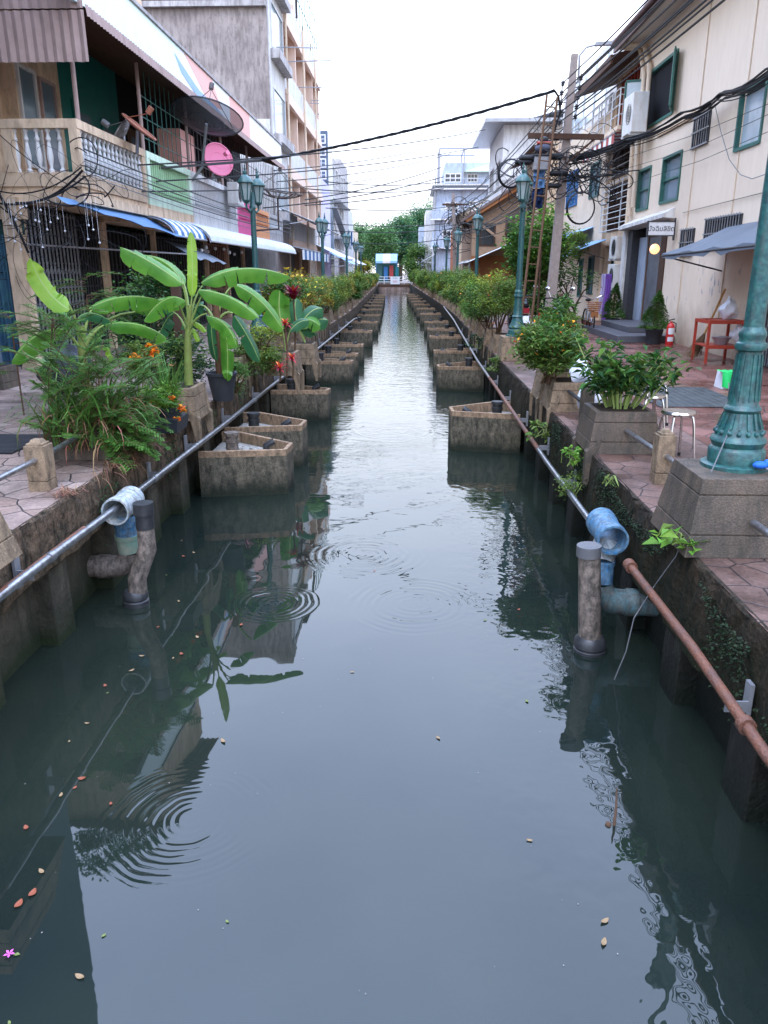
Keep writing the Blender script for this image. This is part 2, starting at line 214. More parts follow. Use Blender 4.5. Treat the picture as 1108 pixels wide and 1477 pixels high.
def paving(name, c1, c2, scale, groove, wet, square=False):
    m = bpy.data.materials.new(name); m.use_nodes = True; t = m.node_tree; b = t.nodes['Principled BSDF']
    g = N(t, 'ShaderNodeNewGeometry'); pos = g.outputs['Position']
    nw = N(t, 'ShaderNodeTexNoise', i_Scale=2.0, i_Detail=2.0); L(t, pos, nw.inputs['Vector'])
    wv = N(t, 'ShaderNodeVectorMath', operation='SCALE'); wv.inputs['Scale'].default_value = .12; L(t, nw.outputs['Color'], wv.inputs[0])
    ad = N(t, 'ShaderNodeVectorMath', operation='ADD'); L(t, pos, ad.inputs[0]); L(t, wv.outputs[0], ad.inputs[1])
    vo = N(t, 'ShaderNodeTexVoronoi', feature='DISTANCE_TO_EDGE', voronoi_dimensions='2D', i_Scale=scale); L(t, ad.outputs[0], vo.inputs['Vector'])
    vc = N(t, 'ShaderNodeTexVoronoi', feature='F1', voronoi_dimensions='2D', i_Scale=scale); L(t, ad.outputs[0], vc.inputs['Vector'])
    se = N(t, 'ShaderNodeSeparateColor'); L(t, vc.outputs['Color'], se.inputs[0])
    mx = N(t, 'ShaderNodeMix', data_type='RGBA'); L(t, se.outputs[0], mx.inputs[0]); mx.inputs[6].default_value = (*c1,1); mx.inputs[7].default_value = (*c2,1)
    n1 = N(t, 'ShaderNodeTexNoise', i_Scale=1.3, i_Detail=6.0, i_Roughness=.65); L(t, pos, n1.inputs['Vector'])
    r1 = N(t, 'ShaderNodeMapRange', i_1=.38, i_2=.66, i_3=1.15, i_4=.42); L(t, n1.outputs[0], r1.inputs[0])
    sc_ = N(t, 'ShaderNodeVectorMath', operation='SCALE'); L(t, mx.outputs[2], sc_.inputs[0]); L(t, r1.outputs[0], sc_.inputs['Scale'])
    n2 = N(t, 'ShaderNodeTexNoise', i_Scale=38.0, i_Detail=5.0); L(t, pos, n2.inputs['Vector'])
    r2 = N(t, 'ShaderNodeMapRange', i_1=.3, i_2=.7, i_3=.75, i_4=1.25); L(t, n2.outputs[0], r2.inputs[0])
    s2 = N(t, 'ShaderNodeVectorMath', operation='SCALE'); L(t, sc_.outputs[0], s2.inputs[0]); L(t, r2.outputs[0], s2.inputs['Scale'])
    gr = N(t, 'ShaderNodeMapRange', i_1=groove*.4, i_2=groove, i_3=1.0, i_4=0.0); L(t, vo.outputs['Distance'], gr.inputs[0])
    m2 = N(t, 'ShaderNodeMix', data_type='RGBA'); L(t, gr.outputs[0], m2.inputs[0]); L(t, s2.outputs[0], m2.inputs[6]); m2.inputs[7].default_value = (.018,.014,.013,1)
    L(t, m2.outputs[2], b.inputs['Base Color'])
    rr = N(t, 'ShaderNodeMapRange', i_1=.42, i_2=.62, i_3=.75-.1*wet, i_4=.62-.5*wet); L(t, n1.outputs[0], rr.inputs[0]); L(t, rr.outputs[0], b.inputs['Roughness'])
    hs = N(t, 'ShaderNodeMath', operation='SUBTRACT'); L(t, n2.outputs[0], hs.inputs[0]); L(t, gr.outputs[0], hs.inputs[1])
    bp = N(t, 'ShaderNodeBump', i_Strength=.5, i_Distance=.006); L(t, hs.outputs[0], bp.inputs['Height']); L(t, bp.outputs[0], b.inputs['Normal']); M[name] = m
paving('pave_left', (.23,.150,.115), (.31,.225,.185), 3.6, .032, .35)
paving('pave_right', (.115,.058,.040), (.18,.108,.085), 4.2, .032, .55)
paving('pave_red', (.14,.05,.032), (.20,.09,.07), 2.2, .02, 1.0)
def water():
    m = bpy.data.materials.new('canal_water'); m.use_nodes = True; t = m.node_tree; b = t.nodes['Principled BSDF']
    b.inputs['Base Color'].default_value = (.013,.024,.024,1); b.inputs['Roughness'].default_value = .015; b.inputs['IOR'].default_value = 1.52
    g = N(t, 'ShaderNodeNewGeometry'); pos = g.outputs['Position']
    acc = None
    def add(x):
        nonlocal acc
        if acc is None: acc = x
        else:
            a = N(t, 'ShaderNodeMath', operation='ADD'); L(t, acc, a.inputs[0]); L(t, x, a.inputs[1]); acc = a.outputs[0]
    def mth(op, a, b_=None, c=None):
        n = N(t, 'ShaderNodeMath', operation=op)
        for i, q in enumerate((a, b_, c)):
            if q is None: continue
            if isinstance(q, (int, float)): n.inputs[i].default_value = q
            else: L(t, q, n.inputs[i])
        return n.outputs[0]
    for (cx, cy, rad, wl, amp, inner) in [(*atz(275,1180,0)[:2], .52, .045, .00036, .06), (*atz(600,872,0)[:2], .66, .075, .0006, .1), (*atz(528,800,0)[:2], .66, .085, .0007, .08), (*atz(566,622,0)[:2], .9, .13, .0010, .1), (*atz(551,682,0)[:2], .22, .06, .0006, .02), (*atz(395,870,0)[:2], .40, .055, .0009, .02)]:
        d = N(t, 'ShaderNodeVectorMath', operation='DISTANCE'); L(t, pos, d.inputs[0]); d.inputs[1].default_value = (cx, cy, 0)
        r = d.outputs['Value']
        # slight wobble so rings are not perfect circles
        nz = N(t, 'ShaderNodeTexNoise', i_Scale=3.0, i_Detail=2.0); L(t, pos, nz.inputs['Vector'])
        rw = mth('MULTIPLY_ADD', nz.outputs[0], .09, r); nq = N(t, 'ShaderNodeTexNoise', i_Scale=2.2, i_Detail=1.0); L(t, pos, nq.inputs['Vector']); mq = N(t, 'ShaderNodeMapRange', i_1=.42, i_2=.60, i_3=.18, i_4=1.0); L(t, nq.outputs[0], mq.inputs[0]); rw2 = mth('MULTIPLY', mth('SINE', mth('MULTIPLY', rw, 2*PI/(wl*1.63))), .6)
        s = mth('SINE', mth('MULTIPLY', rw, 2*PI/wl))
        e1 = mth('SUBTRACT', 1.0, mth('POWER', mth('DIVIDE', r, rad), 5.0)); e1 = mth('MAXIMUM', e1, 0.0)
        e2 = mth('MULTIPLY_ADD', mth('MULTIPLY', r, 1/rad), .8, .35)
        add(mth('MULTIPLY', mth('MULTIPLY', mth('MULTIPLY', mth('ADD', s, rw2), e1), mq.outputs[0]), mth('MULTIPLY', e2, amp)))
    sp = N(t, 'ShaderNodeSeparateXYZ'); L(t, pos, sp.inputs[0])
    def nz(scale, vec, det, amp, y0, y1, a0=0., a1=1.):
        mpn = N(t, 'ShaderNodeMapping'); mpn.inputs['Scale'].default_value = vec; L(t, pos, mpn.inputs[0])
        n = N(t, 'ShaderNodeTexNoise', i_Scale=scale, i_Detail=det, i_Roughness=.5, i_Distortion=.6); L(t, mpn.outputs[0], n.inputs['Vector'])
        mr = N(t, 'ShaderNodeMapRange', interpolation_type='SMOOTHSTEP', i_1=y0, i_2=y1, i_3=a0, i_4=a1); L(t, sp.outputs[1], mr.inputs[0])
        add(mth('MULTIPLY', mth('MULTIPLY', n.outputs[0], amp), mr.outputs[0]))
    nz(2.4, (1.0, 1.6, 1), 2., .006, 7., 16., 0.06, 1.)
    nz(7.0, (.8, 1.8, 1), 2., .0035, 8., 20., 0.0, 1.)
    nz(1.3, (1, 1, 1), 1., .0045, 1., 8., .5, 1.)
    # patches of finer chop along the right bank
    mp2 = N(t, 'ShaderNodeMapping'); L(t, pos, mp2.inputs[0]); n4 = N(t, 'ShaderNodeTexNoise', i_Scale=9.0, i_Detail=1.0); L(t, mp2.outputs[0], n4.inputs['Vector'])
    mrx = N(t, 'ShaderNodeMapRange', interpolation_type='SMOOTHSTEP', i_1=.15, i_2=.7); L(t, sp.outputs[0], mrx.inputs[0])
    add(mth('MULTIPLY', mth('MULTIPLY', n4.outputs[0], .0022), mrx.outputs[0]))
    bp = N(t, 'ShaderNodeBump', i_Strength=1.0, i_Distance=1.0); L(t, acc, bp.inputs['Height']); L(t, bp.outputs[0], b.inputs['Normal'])
    # thin film of dust and murk that varies a little
    n5 = N(t, 'ShaderNodeTexNoise', i_Scale=.6, i_Detail=5.0); L(t, pos, n5.inputs['Vector']); r5 = N(t, 'ShaderNodeMapRange', i_1=.35, i_2=.7); L(t, n5.outputs[0], r5.inputs[0])
    mc = N(t, 'ShaderNodeMix', data_type='RGBA'); L(t, r5.outputs[0], mc.inputs[0]); mc.inputs[6].default_value = (.009,.0145,.0125,1); mc.inputs[7].default_value = (.018,.024,.0165,1); L(t, mc.outputs[2], b.inputs['Base Color'])
    M['water'] = m
water()
# ------------------------------------------------------------------ mesh builder
ORG = {}
class MB:
    def __init__(s): s.v = []; s.f = []
    def add(s, vs, fs):
        o = len(s.v); s.v += [tuple(q) for q in vs]; s.f += [tuple(i+o for i in f) for f in fs]; return s
    def box(s, x0, x1, y0, y1, z0, z1):
        return s.add([(x0,y0,z0),(x1,y0,z0),(x1,y1,z0),(x0,y1,z0),(x0,y0,z1),(x1,y0,z1),(x1,y1,z1),(x0,y1,z1)], [(0,3,2,1),(4,5,6,7),(0,1,5,4),(1,2,6,5),(2,3,7,6),(3,0,4,7)])
    def hexa(s, b, t): # bottom 4, top 4
        return s.add(list(b)+list(t), [(0,3,2,1),(4,5,6,7),(0,1,5,4),(1,2,6,5),(2,3,7,6),(3,0,4,7)])
    def taper(s, x0, x1, y0, y1, z0, z1, d): # box narrowing to the top by d each side
        return s.hexa([(x0,y0,z0),(x1,y0,z0),(x1,y1,z0),(x0,y1,z0)], [(x0+d,y0+d,z1),(x1-d,y0+d,z1),(x1-d,y1-d,z1),(x0+d,y1-d,z1)])
    def quad(s, *p): return s.add(p, [tuple(range(len(p)))])
    def prism(s, pts, vec):
        n = len(pts); v = Vector(vec); q = [Vector(a) for a in pts]
        return s.add(q+[a+v for a in q], [tuple(range(n-1,-1,-1)), tuple(range(n,2*n))]+[(i,(i+1)%n,n+(i+1)%n,n+i) for i in range(n)])
    def beam(s, a, b, wd, ht, up=(0,0,1)):
        a = Vector(a); b = Vector(b); d = (b-a).normalized(); sd = d.cross(Vector(up))
        if sd.length < .01: sd = d.cross(Vector((1,0,0)))
        sd.normalize(); u = sd.cross(d)
        c = lambda p: [p-sd*wd/2-u*ht/2, p+sd*wd/2-u*ht/2, p+sd*wd/2+u*ht/2, p-sd*wd/2+u*ht/2]
        return s.add(c(a)+c(b), [(0,1,2,3),(7,6,5,4),(0,4,5,1),(1,5,6,2),(2,6,7,3),(3,7,4,0)])
    def tube(s, pts, r, n=8, caps=True):
        pts = [Vector(p) for p in pts]; k = len(pts); R = r if isinstance(r, (list, tuple)) else [r]*k; vs = []; u = None
        for i, p in enumerate(pts):
            d = (pts[min(i+1,k-1)]-pts[max(i-1,0)]).normalized()
            if u is None: u = d.orthogonal().normalized()
            else:
                u = u-d*u.dot(d); u = u.normalized() if u.length > 1e-6 else d.orthogonal().normalized()
            w_ = d.cross(u)
            vs += [p+(u*math.cos(2*PI*j/n)+w_*math.sin(2*PI*j/n))*R[i] for j in range(n)]
        fs = [(i*n+j, i*n+(j+1)%n, (i+1)*n+(j+1)%n, (i+1)*n+j) for i in range(k-1) for j in range(n)]
        if caps: fs += [tuple(range(n-1,-1,-1)), tuple(range((k-1)*n, k*n))]
        return s.add(vs, fs)
    def cyl(s, a, b, r, r1=None, n=12, caps=True): return s.tube([a, b], [r, r if r1 is None else r1], n, caps)
    def lathe(s, c, prof, n=24, caps=True):
        vs = [(c[0]+r*math.cos(2*PI*j/n), c[1]+r*math.sin(2*PI*j/n), c[2]+z) for r, z in prof for j in range(n)]; k = len(prof)
        fs = [(i*n+j, i*n+(j+1)%n, (i+1)*n+(j+1)%n, (i+1)*n+j) for i in range(k-1) for j in range(n)]
        if caps: fs += [tuple(range(n-1,-1,-1)), tuple(range((k-1)*n, k*n))]
        return s.add(vs, fs)
    def ball(s, c, r, n=10, sq=(1,1,1)):
        pr = [(max(1e-4, math.sin(PI*i/n)), -math.cos(PI*i/n)) for i in range(n+1)]
        vs = [(c[0]+r*a*math.cos(2*PI*j/n)*sq[0], c[1]+r*a*math.sin(2*PI*j/n)*sq[1], c[2]+r*b*sq[2]) for a, b in pr for j in range(n)]
        return s.add(vs, [(i*n+j, i*n+(j+1)%n, (i+1)*n+(j+1)%n, (i+1)*n+j) for i in range(n) for j in range(n)])
    def corr(s, o, a, b, n, amp, th=.0):  # corrugated sheet: origin, along vector a (n waves), across vector b
        o = Vector(o); a = Vector(a); b = Vector(b); nn = a.cross(b).normalized(); k = n*4
        vs = []
        for i in range(k+1):
            h = nn*amp*math.sin(2*PI*i/4); vs += [o+a*(i/k)+h, o+a*(i/k)+b+h]
        return s.add(vs, [(2*i, 2*i+2, 2*i+3, 2*i+1) for i in range(k)])
    def build(s, name, m, parent=None, loc=None, smooth=False, bevel=0, uv=None, cols=None):
        o0 = Vector(ORG[parent.name] if parent is not None else (loc if loc is not None else (0,0,0)))
        me = bpy.data.meshes.new(name)
        V = np.array(s.v, dtype=float).reshape(-1,3) - np.array(o0)
        me.from_pydata(V.tolist(), [], s.f); 
        if uv is not None:
            ul = me.uv_layers.new(name='UVMap'); li = np.empty(len(me.loops), dtype=int); me.loops.foreach_get('vertex_index', li)
            ul.data.foreach_set('uv', np.array(uv)[li].ravel())
        me.materials.append(M[m] if isinstance(m, str) else m)
        if smooth:
            me.shade_smooth(); me.set_sharp_from_angle(angle=math.radians(40))
        me.update()
        o = bpy.data.objects.new(name, me); C.objects.link(o); ORG[o.name] = tuple(o0)
        if parent is not None: o.parent = parent
        else: o.location = o0
        if bevel:
            bv = o.modifiers.new('bevel', 'BEVEL'); bv.width = bevel; bv.segments = 2; bv.limit_method = 'ANGLE'; bv.angle_limit = .6
        return o
def tag(o, label=None, cat=None, group=None, kind=None):
    for k, v in (('label', label), ('category', cat), ('group', group), ('kind', kind)):
        if v: o[k] = v
    return o
def thing(name, label, cat, loc, group=None, rz=0):
    o = bpy.data.objects.new(name, None); C.objects.link(o); o.location = loc; o.rotation_euler.z = rz; o.empty_display_size = .2
    ORG[o.name] = tuple(loc); return tag(o, label, cat, group)
KIDS = {}
def copy_tree(o, parent=None):
    c = o.copy(); C.objects.link(c)
    if parent is not None: c.parent = parent
    ORG[c.name] = ORG.get(o.name, (0,0,0))
    for ch in [q for q in o.children]: copy_tree(ch, c)
    return c
def place(proto, first, loc, rz=0, label=None, group=None, scale=1):
    o = proto if first else copy_tree(proto)
    o.location = loc; o.rotation_euler.z = rz; o.scale = (scale,)*3 if isinstance(scale, (int, float)) else scale
    if label: o['label'] = label
    if group: o['group'] = group
    return o
def one(mb, name, m, label, cat, loc, group=None, **k): return tag(mb.build(name, m, None, loc, **k), label, cat, group)
def struct(mb, name, m, loc=(0,0,0), **k): return tag(mb.build(name, m, None, loc, **k), kind='structure')
ORDN = ['nearest the camera','second from the camera','third from the camera','fourth from the camera','fifth from the camera','sixth from the camera','seventh from the camera','eighth from the camera','ninth from the camera','tenth from the camera','eleventh from the camera','twelfth from the camera','thirteenth from the camera','fourteenth from the camera','fifteenth from the camera','sixteenth from the camera','seventeenth from the camera','eighteenth from the camera','nineteenth from the camera','twentieth from the camera','twenty-first from the camera','twenty-second from the camera','twenty-third from the camera','twenty-fourth from the camera','twenty-fifth from the camera','twenty-sixth from the camera']
# ------------------------------------------------------------------ foliage
def leaves(name, m, parent, pts, size, seed=0, asp=.45, droop=.4, fold=.25, loc=None, up=.3):
    """pts: (n,3) leaf bases; each leaf a folded diamond."""
    g = np.random.default_rng(seed); n = len(pts); pts = np.array(pts)
    az = g.uniform(0, 2*PI, n); el = g.uniform(-droop, up+.5, n)
    d = np.stack([np.cos(az)*np.cos(el), np.sin(az)*np.cos(el), np.sin(el)], 1)
    r = np.stack([-np.sin(az), np.cos(az), g.uniform(-.5,.5,n)], 1); r /= np.linalg.norm(r, axis=1)[:,None]
    nn = np.cross(d, r)
    l = (size*g.uniform(.6,1.3,n))[:,None]; w_ = l*asp
    a = pts; tip = pts+d*l-np.array([0,0,1])*l*.25*g.uniform(0,1,n)[:,None]; mid = pts+d*l*.5
    lf = mid+r*w_*.5+nn*w_*fold; rt = mid-r*w_*.5+nn*w_*fold
    V = np.stack([a, lf, tip, rt], 1).reshape(-1,3)
    mb = MB(); mb.v = V; i = np.arange(n)*4
    mb.f = [f for k in i.tolist() for f in ((k,k+1,k+2),(k,k+2,k+3))]
    return mb.build(name, m, parent, loc)
def crown_pts(c, rad, n, seed, ncl=14, spread=.30, shell=.55):
    g = np.random.default_rng(seed); c = np.array(c); rad = np.array(rad)
    q = g.normal(size=(ncl,3)); q /= np.linalg.norm(q, axis=1)[:,None]; q *= g.uniform(shell, .95, ncl)[:,None]**.6
    wts = g.uniform(.4,1,ncl); k = g.choice(ncl, n, p=wts/wts.sum())
    p = q[k]*.75+g.normal(size=(n,3))*spread*.6*np.array([1,1,.8])
    return c+p*rad
def stems(mb, base, tops, r=.012, n=5):
    for t_ in tops:
        b = Vector(base)+Vector((rnd.uniform(-.08,.08), rnd.uniform(-.08,.08), 0)); t_ = Vector(t_); mid = (b+t_)/2+Vector((rnd.uniform(-.05,.05), rnd.uniform(-.05,.05), .06))
        mb.tube([b, mid, t_], [r, r*.8, r*.35], n)
def blade_mesh(mb, base, az, length, width, lean, droop, segs=6, uv=None):
    base = Vector(base); d = Vector((math.cos(az), math.sin(az), 0)); sd = Vector((-math.sin(az), math.cos(az), 0)); vs = []
    p = base.copy(); ang = PI/2-lean
    for i in range(segs+1):
        t_ = i/segs; wd = width*(1-t_**2)*.5+.0008
        vs += [p-sd*wd, p+sd*wd]; p = p+(d*math.cos(ang)+Vector((0,0,1))*math.sin(ang))*length/segs; ang -= droop/segs*(1+t_)
    mb.add(vs, [(2*i, 2*i+1, 2*i+3, 2*i+2) for i in range(segs)])
def banana_leaf(parent, pts, width, m='banana_green', seed=0, fold=.25, splits=3, name='leaf', segs=26, start=.0):
    """pts: midrib control points (blade base .. tip); a real curved blade with a fold along the midrib and a few tears."""
    g = random.Random(seed); P_ = [Vector(p) for p in pts]
    def bz(t_):
        if len(P_) == 2: return P_[0].lerp(P_[1], t_)
        if len(P_) == 3: return P_[0]*(1-t_)**2+P_[1]*2*t_*(1-t_)+P_[2]*t_**2
        return P_[0]*(1-t_)**3+P_[1]*3*t_*(1-t_)**2+P_[2]*3*t_*t_*(1-t_)+P_[3]*t_**3
    sp = sorted(g.sample(range(4, segs-3), splits)) if splits else []
    sd_side = {k: g.choice((-1,1)) for k in sp}
    mb = MB(); uvs = []; K = 4
    tocam = (Vector((0,0,H))-P_[0]).normalized(); ax = (P_[-1]-P_[0]).normalized()
    side = ax.cross(Vector((0,0,1))*.7+tocam).normalized()
    prof = lambda t_: min(1, (t_*7+.08))**.6*(1-max(0,(t_-.62)/.38)**2.4)**.6 if t_ < 1 else .0
    for sgn in (-1, 1):
        shift = 0; vs = []; fs = []; start_i = 0
        rows = []
        for i in range(segs+1):
            t_ = i/segs; p = bz(t_); T = (bz(min(1,t_+.02))-bz(max(0,t_-.02))).normalized()
            s_ = (side-T*side.dot(T)).normalized(); nn = s_.cross(T); 
            if nn.z < 0: nn = -nn
            wv = width*prof(t_)*(1+.02*math.sin(i*2.1+seed+sgn)); row = []
            for k in range(K+1):
                a = k/K; sag = -(fold+.12)*wv*a**1.35*.95+.10*wv*a+.005*math.sin(i*2.9+seed*1.7+sgn)*a
                row.append((p+s_*sgn*wv*.5*a+nn*sag+T*(.10*wv*a), (t_, .5+sgn*.5*a)))
            rows.append(row)
        o = len(mb.v)
        # blade segments; a tear splits the strip open by dropping to duplicated rows
        cur = o
        segrows = []
        for i in range(segs+1):
            if i in sp and sd_side[i] == sgn:
                segrows.append(('cut', i))
            segrows.append(('row', i))
        idx = {}; prev = None
        off = Vector((0,0,0))
        for kind_, i in segrows:
            if kind_ == 'cut':
                off = Vector((g.uniform(-.2,.2)*width*.2, 0, -g.uniform(.06,.24)*width)); 
                # close current strip with shortened duplicate
                base = len(mb.v)
                for k, (p, u_) in enumerate(rows[i]):
                    T = (rows[i][0][0]-rows[i-1][0][0]); mb.v.append(tuple(p-T*.7*(k/K)**1.2)); uvs.append(u_)
                if prev is not None: mb.f += [(prev+k, prev+k+1, base+k+1, base+k) for k in range(K)]
                prev = None
            else:
                base = len(mb.v)
                for k, (p, u_) in enumerate(rows[i]):
                    mb.v.append(tuple(p+off*(k/K)**1.5)); uvs.append(u_)
                if prev is not None: mb.f += [(prev+k, prev+k+1, base+k+1, base+k) for k in range(K)]
                prev = base
    return mb.build(name, m, parent, smooth=True, uv=uvs)
def text_obj(s, size, m, parent, loc, rot, name='lettering', ext=.003):
    cu = bpy.data.curves.new(name, 'FONT'); cu.body = s; cu.size = size; cu.align_x = 'CENTER'; cu.align_y = 'CENTER'; cu.extrude = ext
    o = bpy.data.objects.new(name+'_tmp', cu); C.objects.link(o); dg = bpy.context.evaluated_depsgraph_get()
    me = bpy.data.meshes.new_from_object(o.evaluated_get(dg)); bpy.data.objects.remove(o)
    me.materials.clear(); me.materials.append(M[m]); q = bpy.data.objects.new(name, me); C.objects.link(q)
    q.parent = parent; q.location = Vector(loc)-Vector(ORG[parent.name]); q.rotation_euler = rot; return q
# ------------------------------------------------------------------ ground, water, pavements
YS = [-30, -10, 0, 3, 6, 9, 12, 15, 18, 22, 26, 30, 35, 40, 46, 52, 58, 64, 70, 76, 82, 88, 94, 100, 106, 112, 118]
def strip(mb, fa, fb, z, ys=YS):
    vs = []
    for y in ys: vs += [(fa(y), y, z), (fb(y), y, z)]
    mb.add(vs, [(2*i, 2*i+1, 2*i+3, 2*i+2) for i in range(len(ys)-1)])
mb = MB(); mb.quad((-900,-60,-.9),(900,-60,-.9),(900,1200,-.9),(-900,1200,-.9)); struct(mb, 'ground', 'soil')
mb = MB(); strip(mb, lambda y: XL-.3+bend(y), lambda y: XR+.3+bend(y), 0); mb.quad((-6,118,0),(3,118,0),(3,160,0),(-6,160,0)); struct(mb, 'water', 'water')
mb = MB(); strip(mb, lambda y: -60, lambda y: XL-.025+bend(y), P); o = struct(mb, 'pavement_left', 'pave_left')
mb = MB(); strip(mb, lambda y: XR+.025+bend(y), lambda y: 60, P); o = struct(mb, 'pavement_right', 'pave_right')
mb = MB(); y0 = 2.5; strip(mb, lambda y: 2.95, lambda y: 6.35, P+.004, [-5, 4, 8, 12, 16, 20, 24, 27]); struct(mb, 'walkway', 'pave_red')
mb = MB(); mb.quad((-200,118,P-.01),(200,118,P-.01),(200,700,P-.01),(-200,700,P-.01)); mb.quad((-6,118,P-.01),(3,118,P-.01),(3,118,-.9),(-6,118,-.9)); struct(mb, 'street', 'pave_left')
# ------------------------------------------------------------------ canal walls
def canal_wall(side, X0, mc, mp_, posts, label, zb):
    t = thing('canal_wall', label, 'canal wall', (X0, 0, 0))
    s = side  # outward (towards water) direction: +1 for the left wall, -1 for the right wall
    g = random.Random(5 if s > 0 else 6)
    ys = []; y = -3.0
    while y < 118: ys.append(y); y += .10 if y < 12 else (.25 if y < 25 else 2)
    prof = [(-.045, P+.003), (-.012, P+.003), (0, P-.012), (-.004, P-.10), (.0, P-.2), (.0, P-.32), (0, zb+.03), (-.02, zb), (-.3, zb)]
    vs = []; n = len(prof)
    a1 = [g.uniform(0, 6) for _ in range(6)]
    for y in ys:
        rough = .5+.5*math.sin(y*2.3+a1[0]); e = .014*math.sin(y*5.1+a1[1])+.011*math.sin(y*11.7+a1[2])+.009*math.sin(y*23+a1[3])
        for i, (dx, z) in enumerate(prof):
            j = 0 if i in (0, n-1) else g.uniform(-.008, .008)+e*(.5 if i < 3 else .8)-(.012 if i < 3 else 0)
            jz = 0 if i in (0,) else (g.uniform(-.012,.004)-abs(e)*.5 if i in (2,3) else g.uniform(-.006,.006))
            vs.append((X0+bend(y)+s*(dx+j), y, z+jz))
    mb = MB(); mb.add(vs, [(i*n+j, i*n+j+1, (i+1)*n+j+1, (i+1)*n+j) for i in range(len(ys)-1) for j in range(n-1)])
    mb.build('coping', mc, t)
    mb = MB(); ys2 = [q for q in YS if q <= 112]+[118]
    vs = []
    for y in ys2: vs += [(X0+bend(y)-s*.17, y, -.9), (X0+bend(y)-s*.17, y, zb+.02)]
    mb.add(vs, [(2*i, 2*i+1, 2*i+3, 2*i+2) for i in range(len(ys2)-1)]); mb.build('panel', mp_, t)
    k = 0
    for y in posts:
        if k >= 98: break
        x = X0+bend(y); w_ = .15
        mb = MB(); mb.hexa([(x-s*.2,y-w_,-.9),(x-s*.015,y-w_,-.9),(x-s*.015,y+w_,-.9),(x-s*.2,y+w_,-.9)], [(x-s*.2,y-w_,zb-.003),(x-s*.03,y-w_,zb-.003),(x-s*.03,y+w_,zb-.003),(x-s*.2,y+w_,zb-.003)])
        if s < 0: mb.f = [f[::-1] for f in mb.f]
        mb.build('post', mp_, t, bevel=.012 if y < 15 else 0); k += 1
    return t
pl = [4.2+1.1*i for i in range(70)]; pr_ = [3.5+1.12*i for i in range(70)]
canal_wall(1, XL, 'coping', 'wall_panel', pl, 'weathered brown concrete retaining wall with ribbed posts below the left pavement', .60)
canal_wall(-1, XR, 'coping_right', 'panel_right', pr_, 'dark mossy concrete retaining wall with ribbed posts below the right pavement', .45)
# ------------------------------------------------------------------ concrete boxes standing in the canal against the walls
def tank(side, y0, k, big=1.0, label=''):
    s = side; Xw = (XL if s > 0 else XR)+bend(y0); xo = 1.08*big
    t = thing('drain_tank', label, 'concrete tank', (Xw, y0, 0), 'concrete drain tanks along the %s canal wall' % ('left' if s > 0 else 'right'))
    ly = 1 if k < 2 else rnd.uniform(.62,.85)
    plan = [(0,0), (xo-.02,.2*ly), (xo,.62*ly), (.25,1.3*ly), (0,1.3*ly)]
    inn = [(0,.06), (xo-.07,.2*ly+.05), (xo-.05,.62*ly-.02), (.25,1.3*ly-.07), (0,1.3*ly-.07)]
    tl = rnd.uniform(-.018,.018); Pn = lambda q, z: (Xw+s*q[0], y0+q[1]+rnd.uniform(-.004,.004), z+(tl*q[0] if z > 0 else 0))
    top = .6+rnd.uniform(-.03,.025); n = 5
    mb = MB(); z0 = top-.075
    # lip
    vs = [Pn(q, z0) for q in plan]+[Pn(q, top) for q in plan]+[Pn(q, top) for q in inn]+[Pn(q, .42) for q in inn]
    mb.add(vs, [(i, i+1, n+i+1, n+i) for i in range(4)]+[(n+i, n+i+1, 2*n+i+1, 2*n+i) for i in range(4)]+[(2*n+i, 2*n+i+1, 3*n+i+1, 3*n+i) for i in range(4)])
    if s < 0: mb.f = [f[::-1] for f in mb.f]
    mb.build('rim', 'tank', t)
    mb = MB(); low = [(a*1.0, b) for a, b in plan]
    vs = [Pn(q, -.9) for q in plan]+[Pn(q, z0) for q in plan]
    mb.add(vs, [(i, i+1, n+i+1, n+i) for i in range(4)])
    if s < 0: mb.f = [f[::-1] for f in mb.f]
    mb.build('shell', 'tank_algae', t)
    mb = MB(); mb.add([Pn(q, .44) for q in inn], [(0,1,2,3,4) if s > 0 else (4,3,2,1,0)])
    g = random.Random(k)
    if k < 8:
        for i in range(26):
            a = g.uniform(.1, .85)*xo; b = .25*ly+g.uniform(0, .7)*(1.25-.65*a/xo)*ly; r = g.uniform(.03, .06)
            mb.ball(Pn((min(a, xo-.12), min(b, (1.12-.6*a)*ly)), .45), r, 5, (1,1,.6))
    mb.build('fill', 'rubble', t)
    mb = MB(); c = (Xw+s*.33, y0+.42, 0); mb.cyl((c[0],c[1],-.9), (c[0],c[1],.70), .078, n=14); mb.cyl((c[0],c[1],.62),(c[0],c[1],.655), .09, n=14); mb.cyl((c[0],c[1],.70),(c[0],c[1],.745), .094, n=14)
    mb.build('vent_pipe', 'pvc_gray' if k == 0 and s > 0 else 'black_plastic', t, smooth=True)
    if k < 8:
        mb = MB(); mb.tube([(Xw+s*(xo-.32), y0+.45, .44), (Xw+s*(xo-.32), y0+.45, .57), (Xw+s*(xo-.22), y0+.48, .62)], .045, 10); mb.build('small_pipe', 'black_plastic', t, smooth=True)
    return t
for k, v in enumerate([648,616,561,519,508,496,477,463,453.5,446,440,435.5,431.5,428,425]):
    y = atz(400, v, .6)[1]; tank(1, y-.1, k, 1 if k < 3 else 1.08, 'rubble filled concrete tank on the left canal wall, %s' % ORDN[k])
for k, v in enumerate([597,527.6,507,485.6,474.8,462.6,452.6,445,439,434,430,426.5,424]):
    y = atz(700, v, .6)[1]; tank(-1, y-.1, k, 1.0, 'open concrete tank on the right canal wall, %s' % ORDN[k])
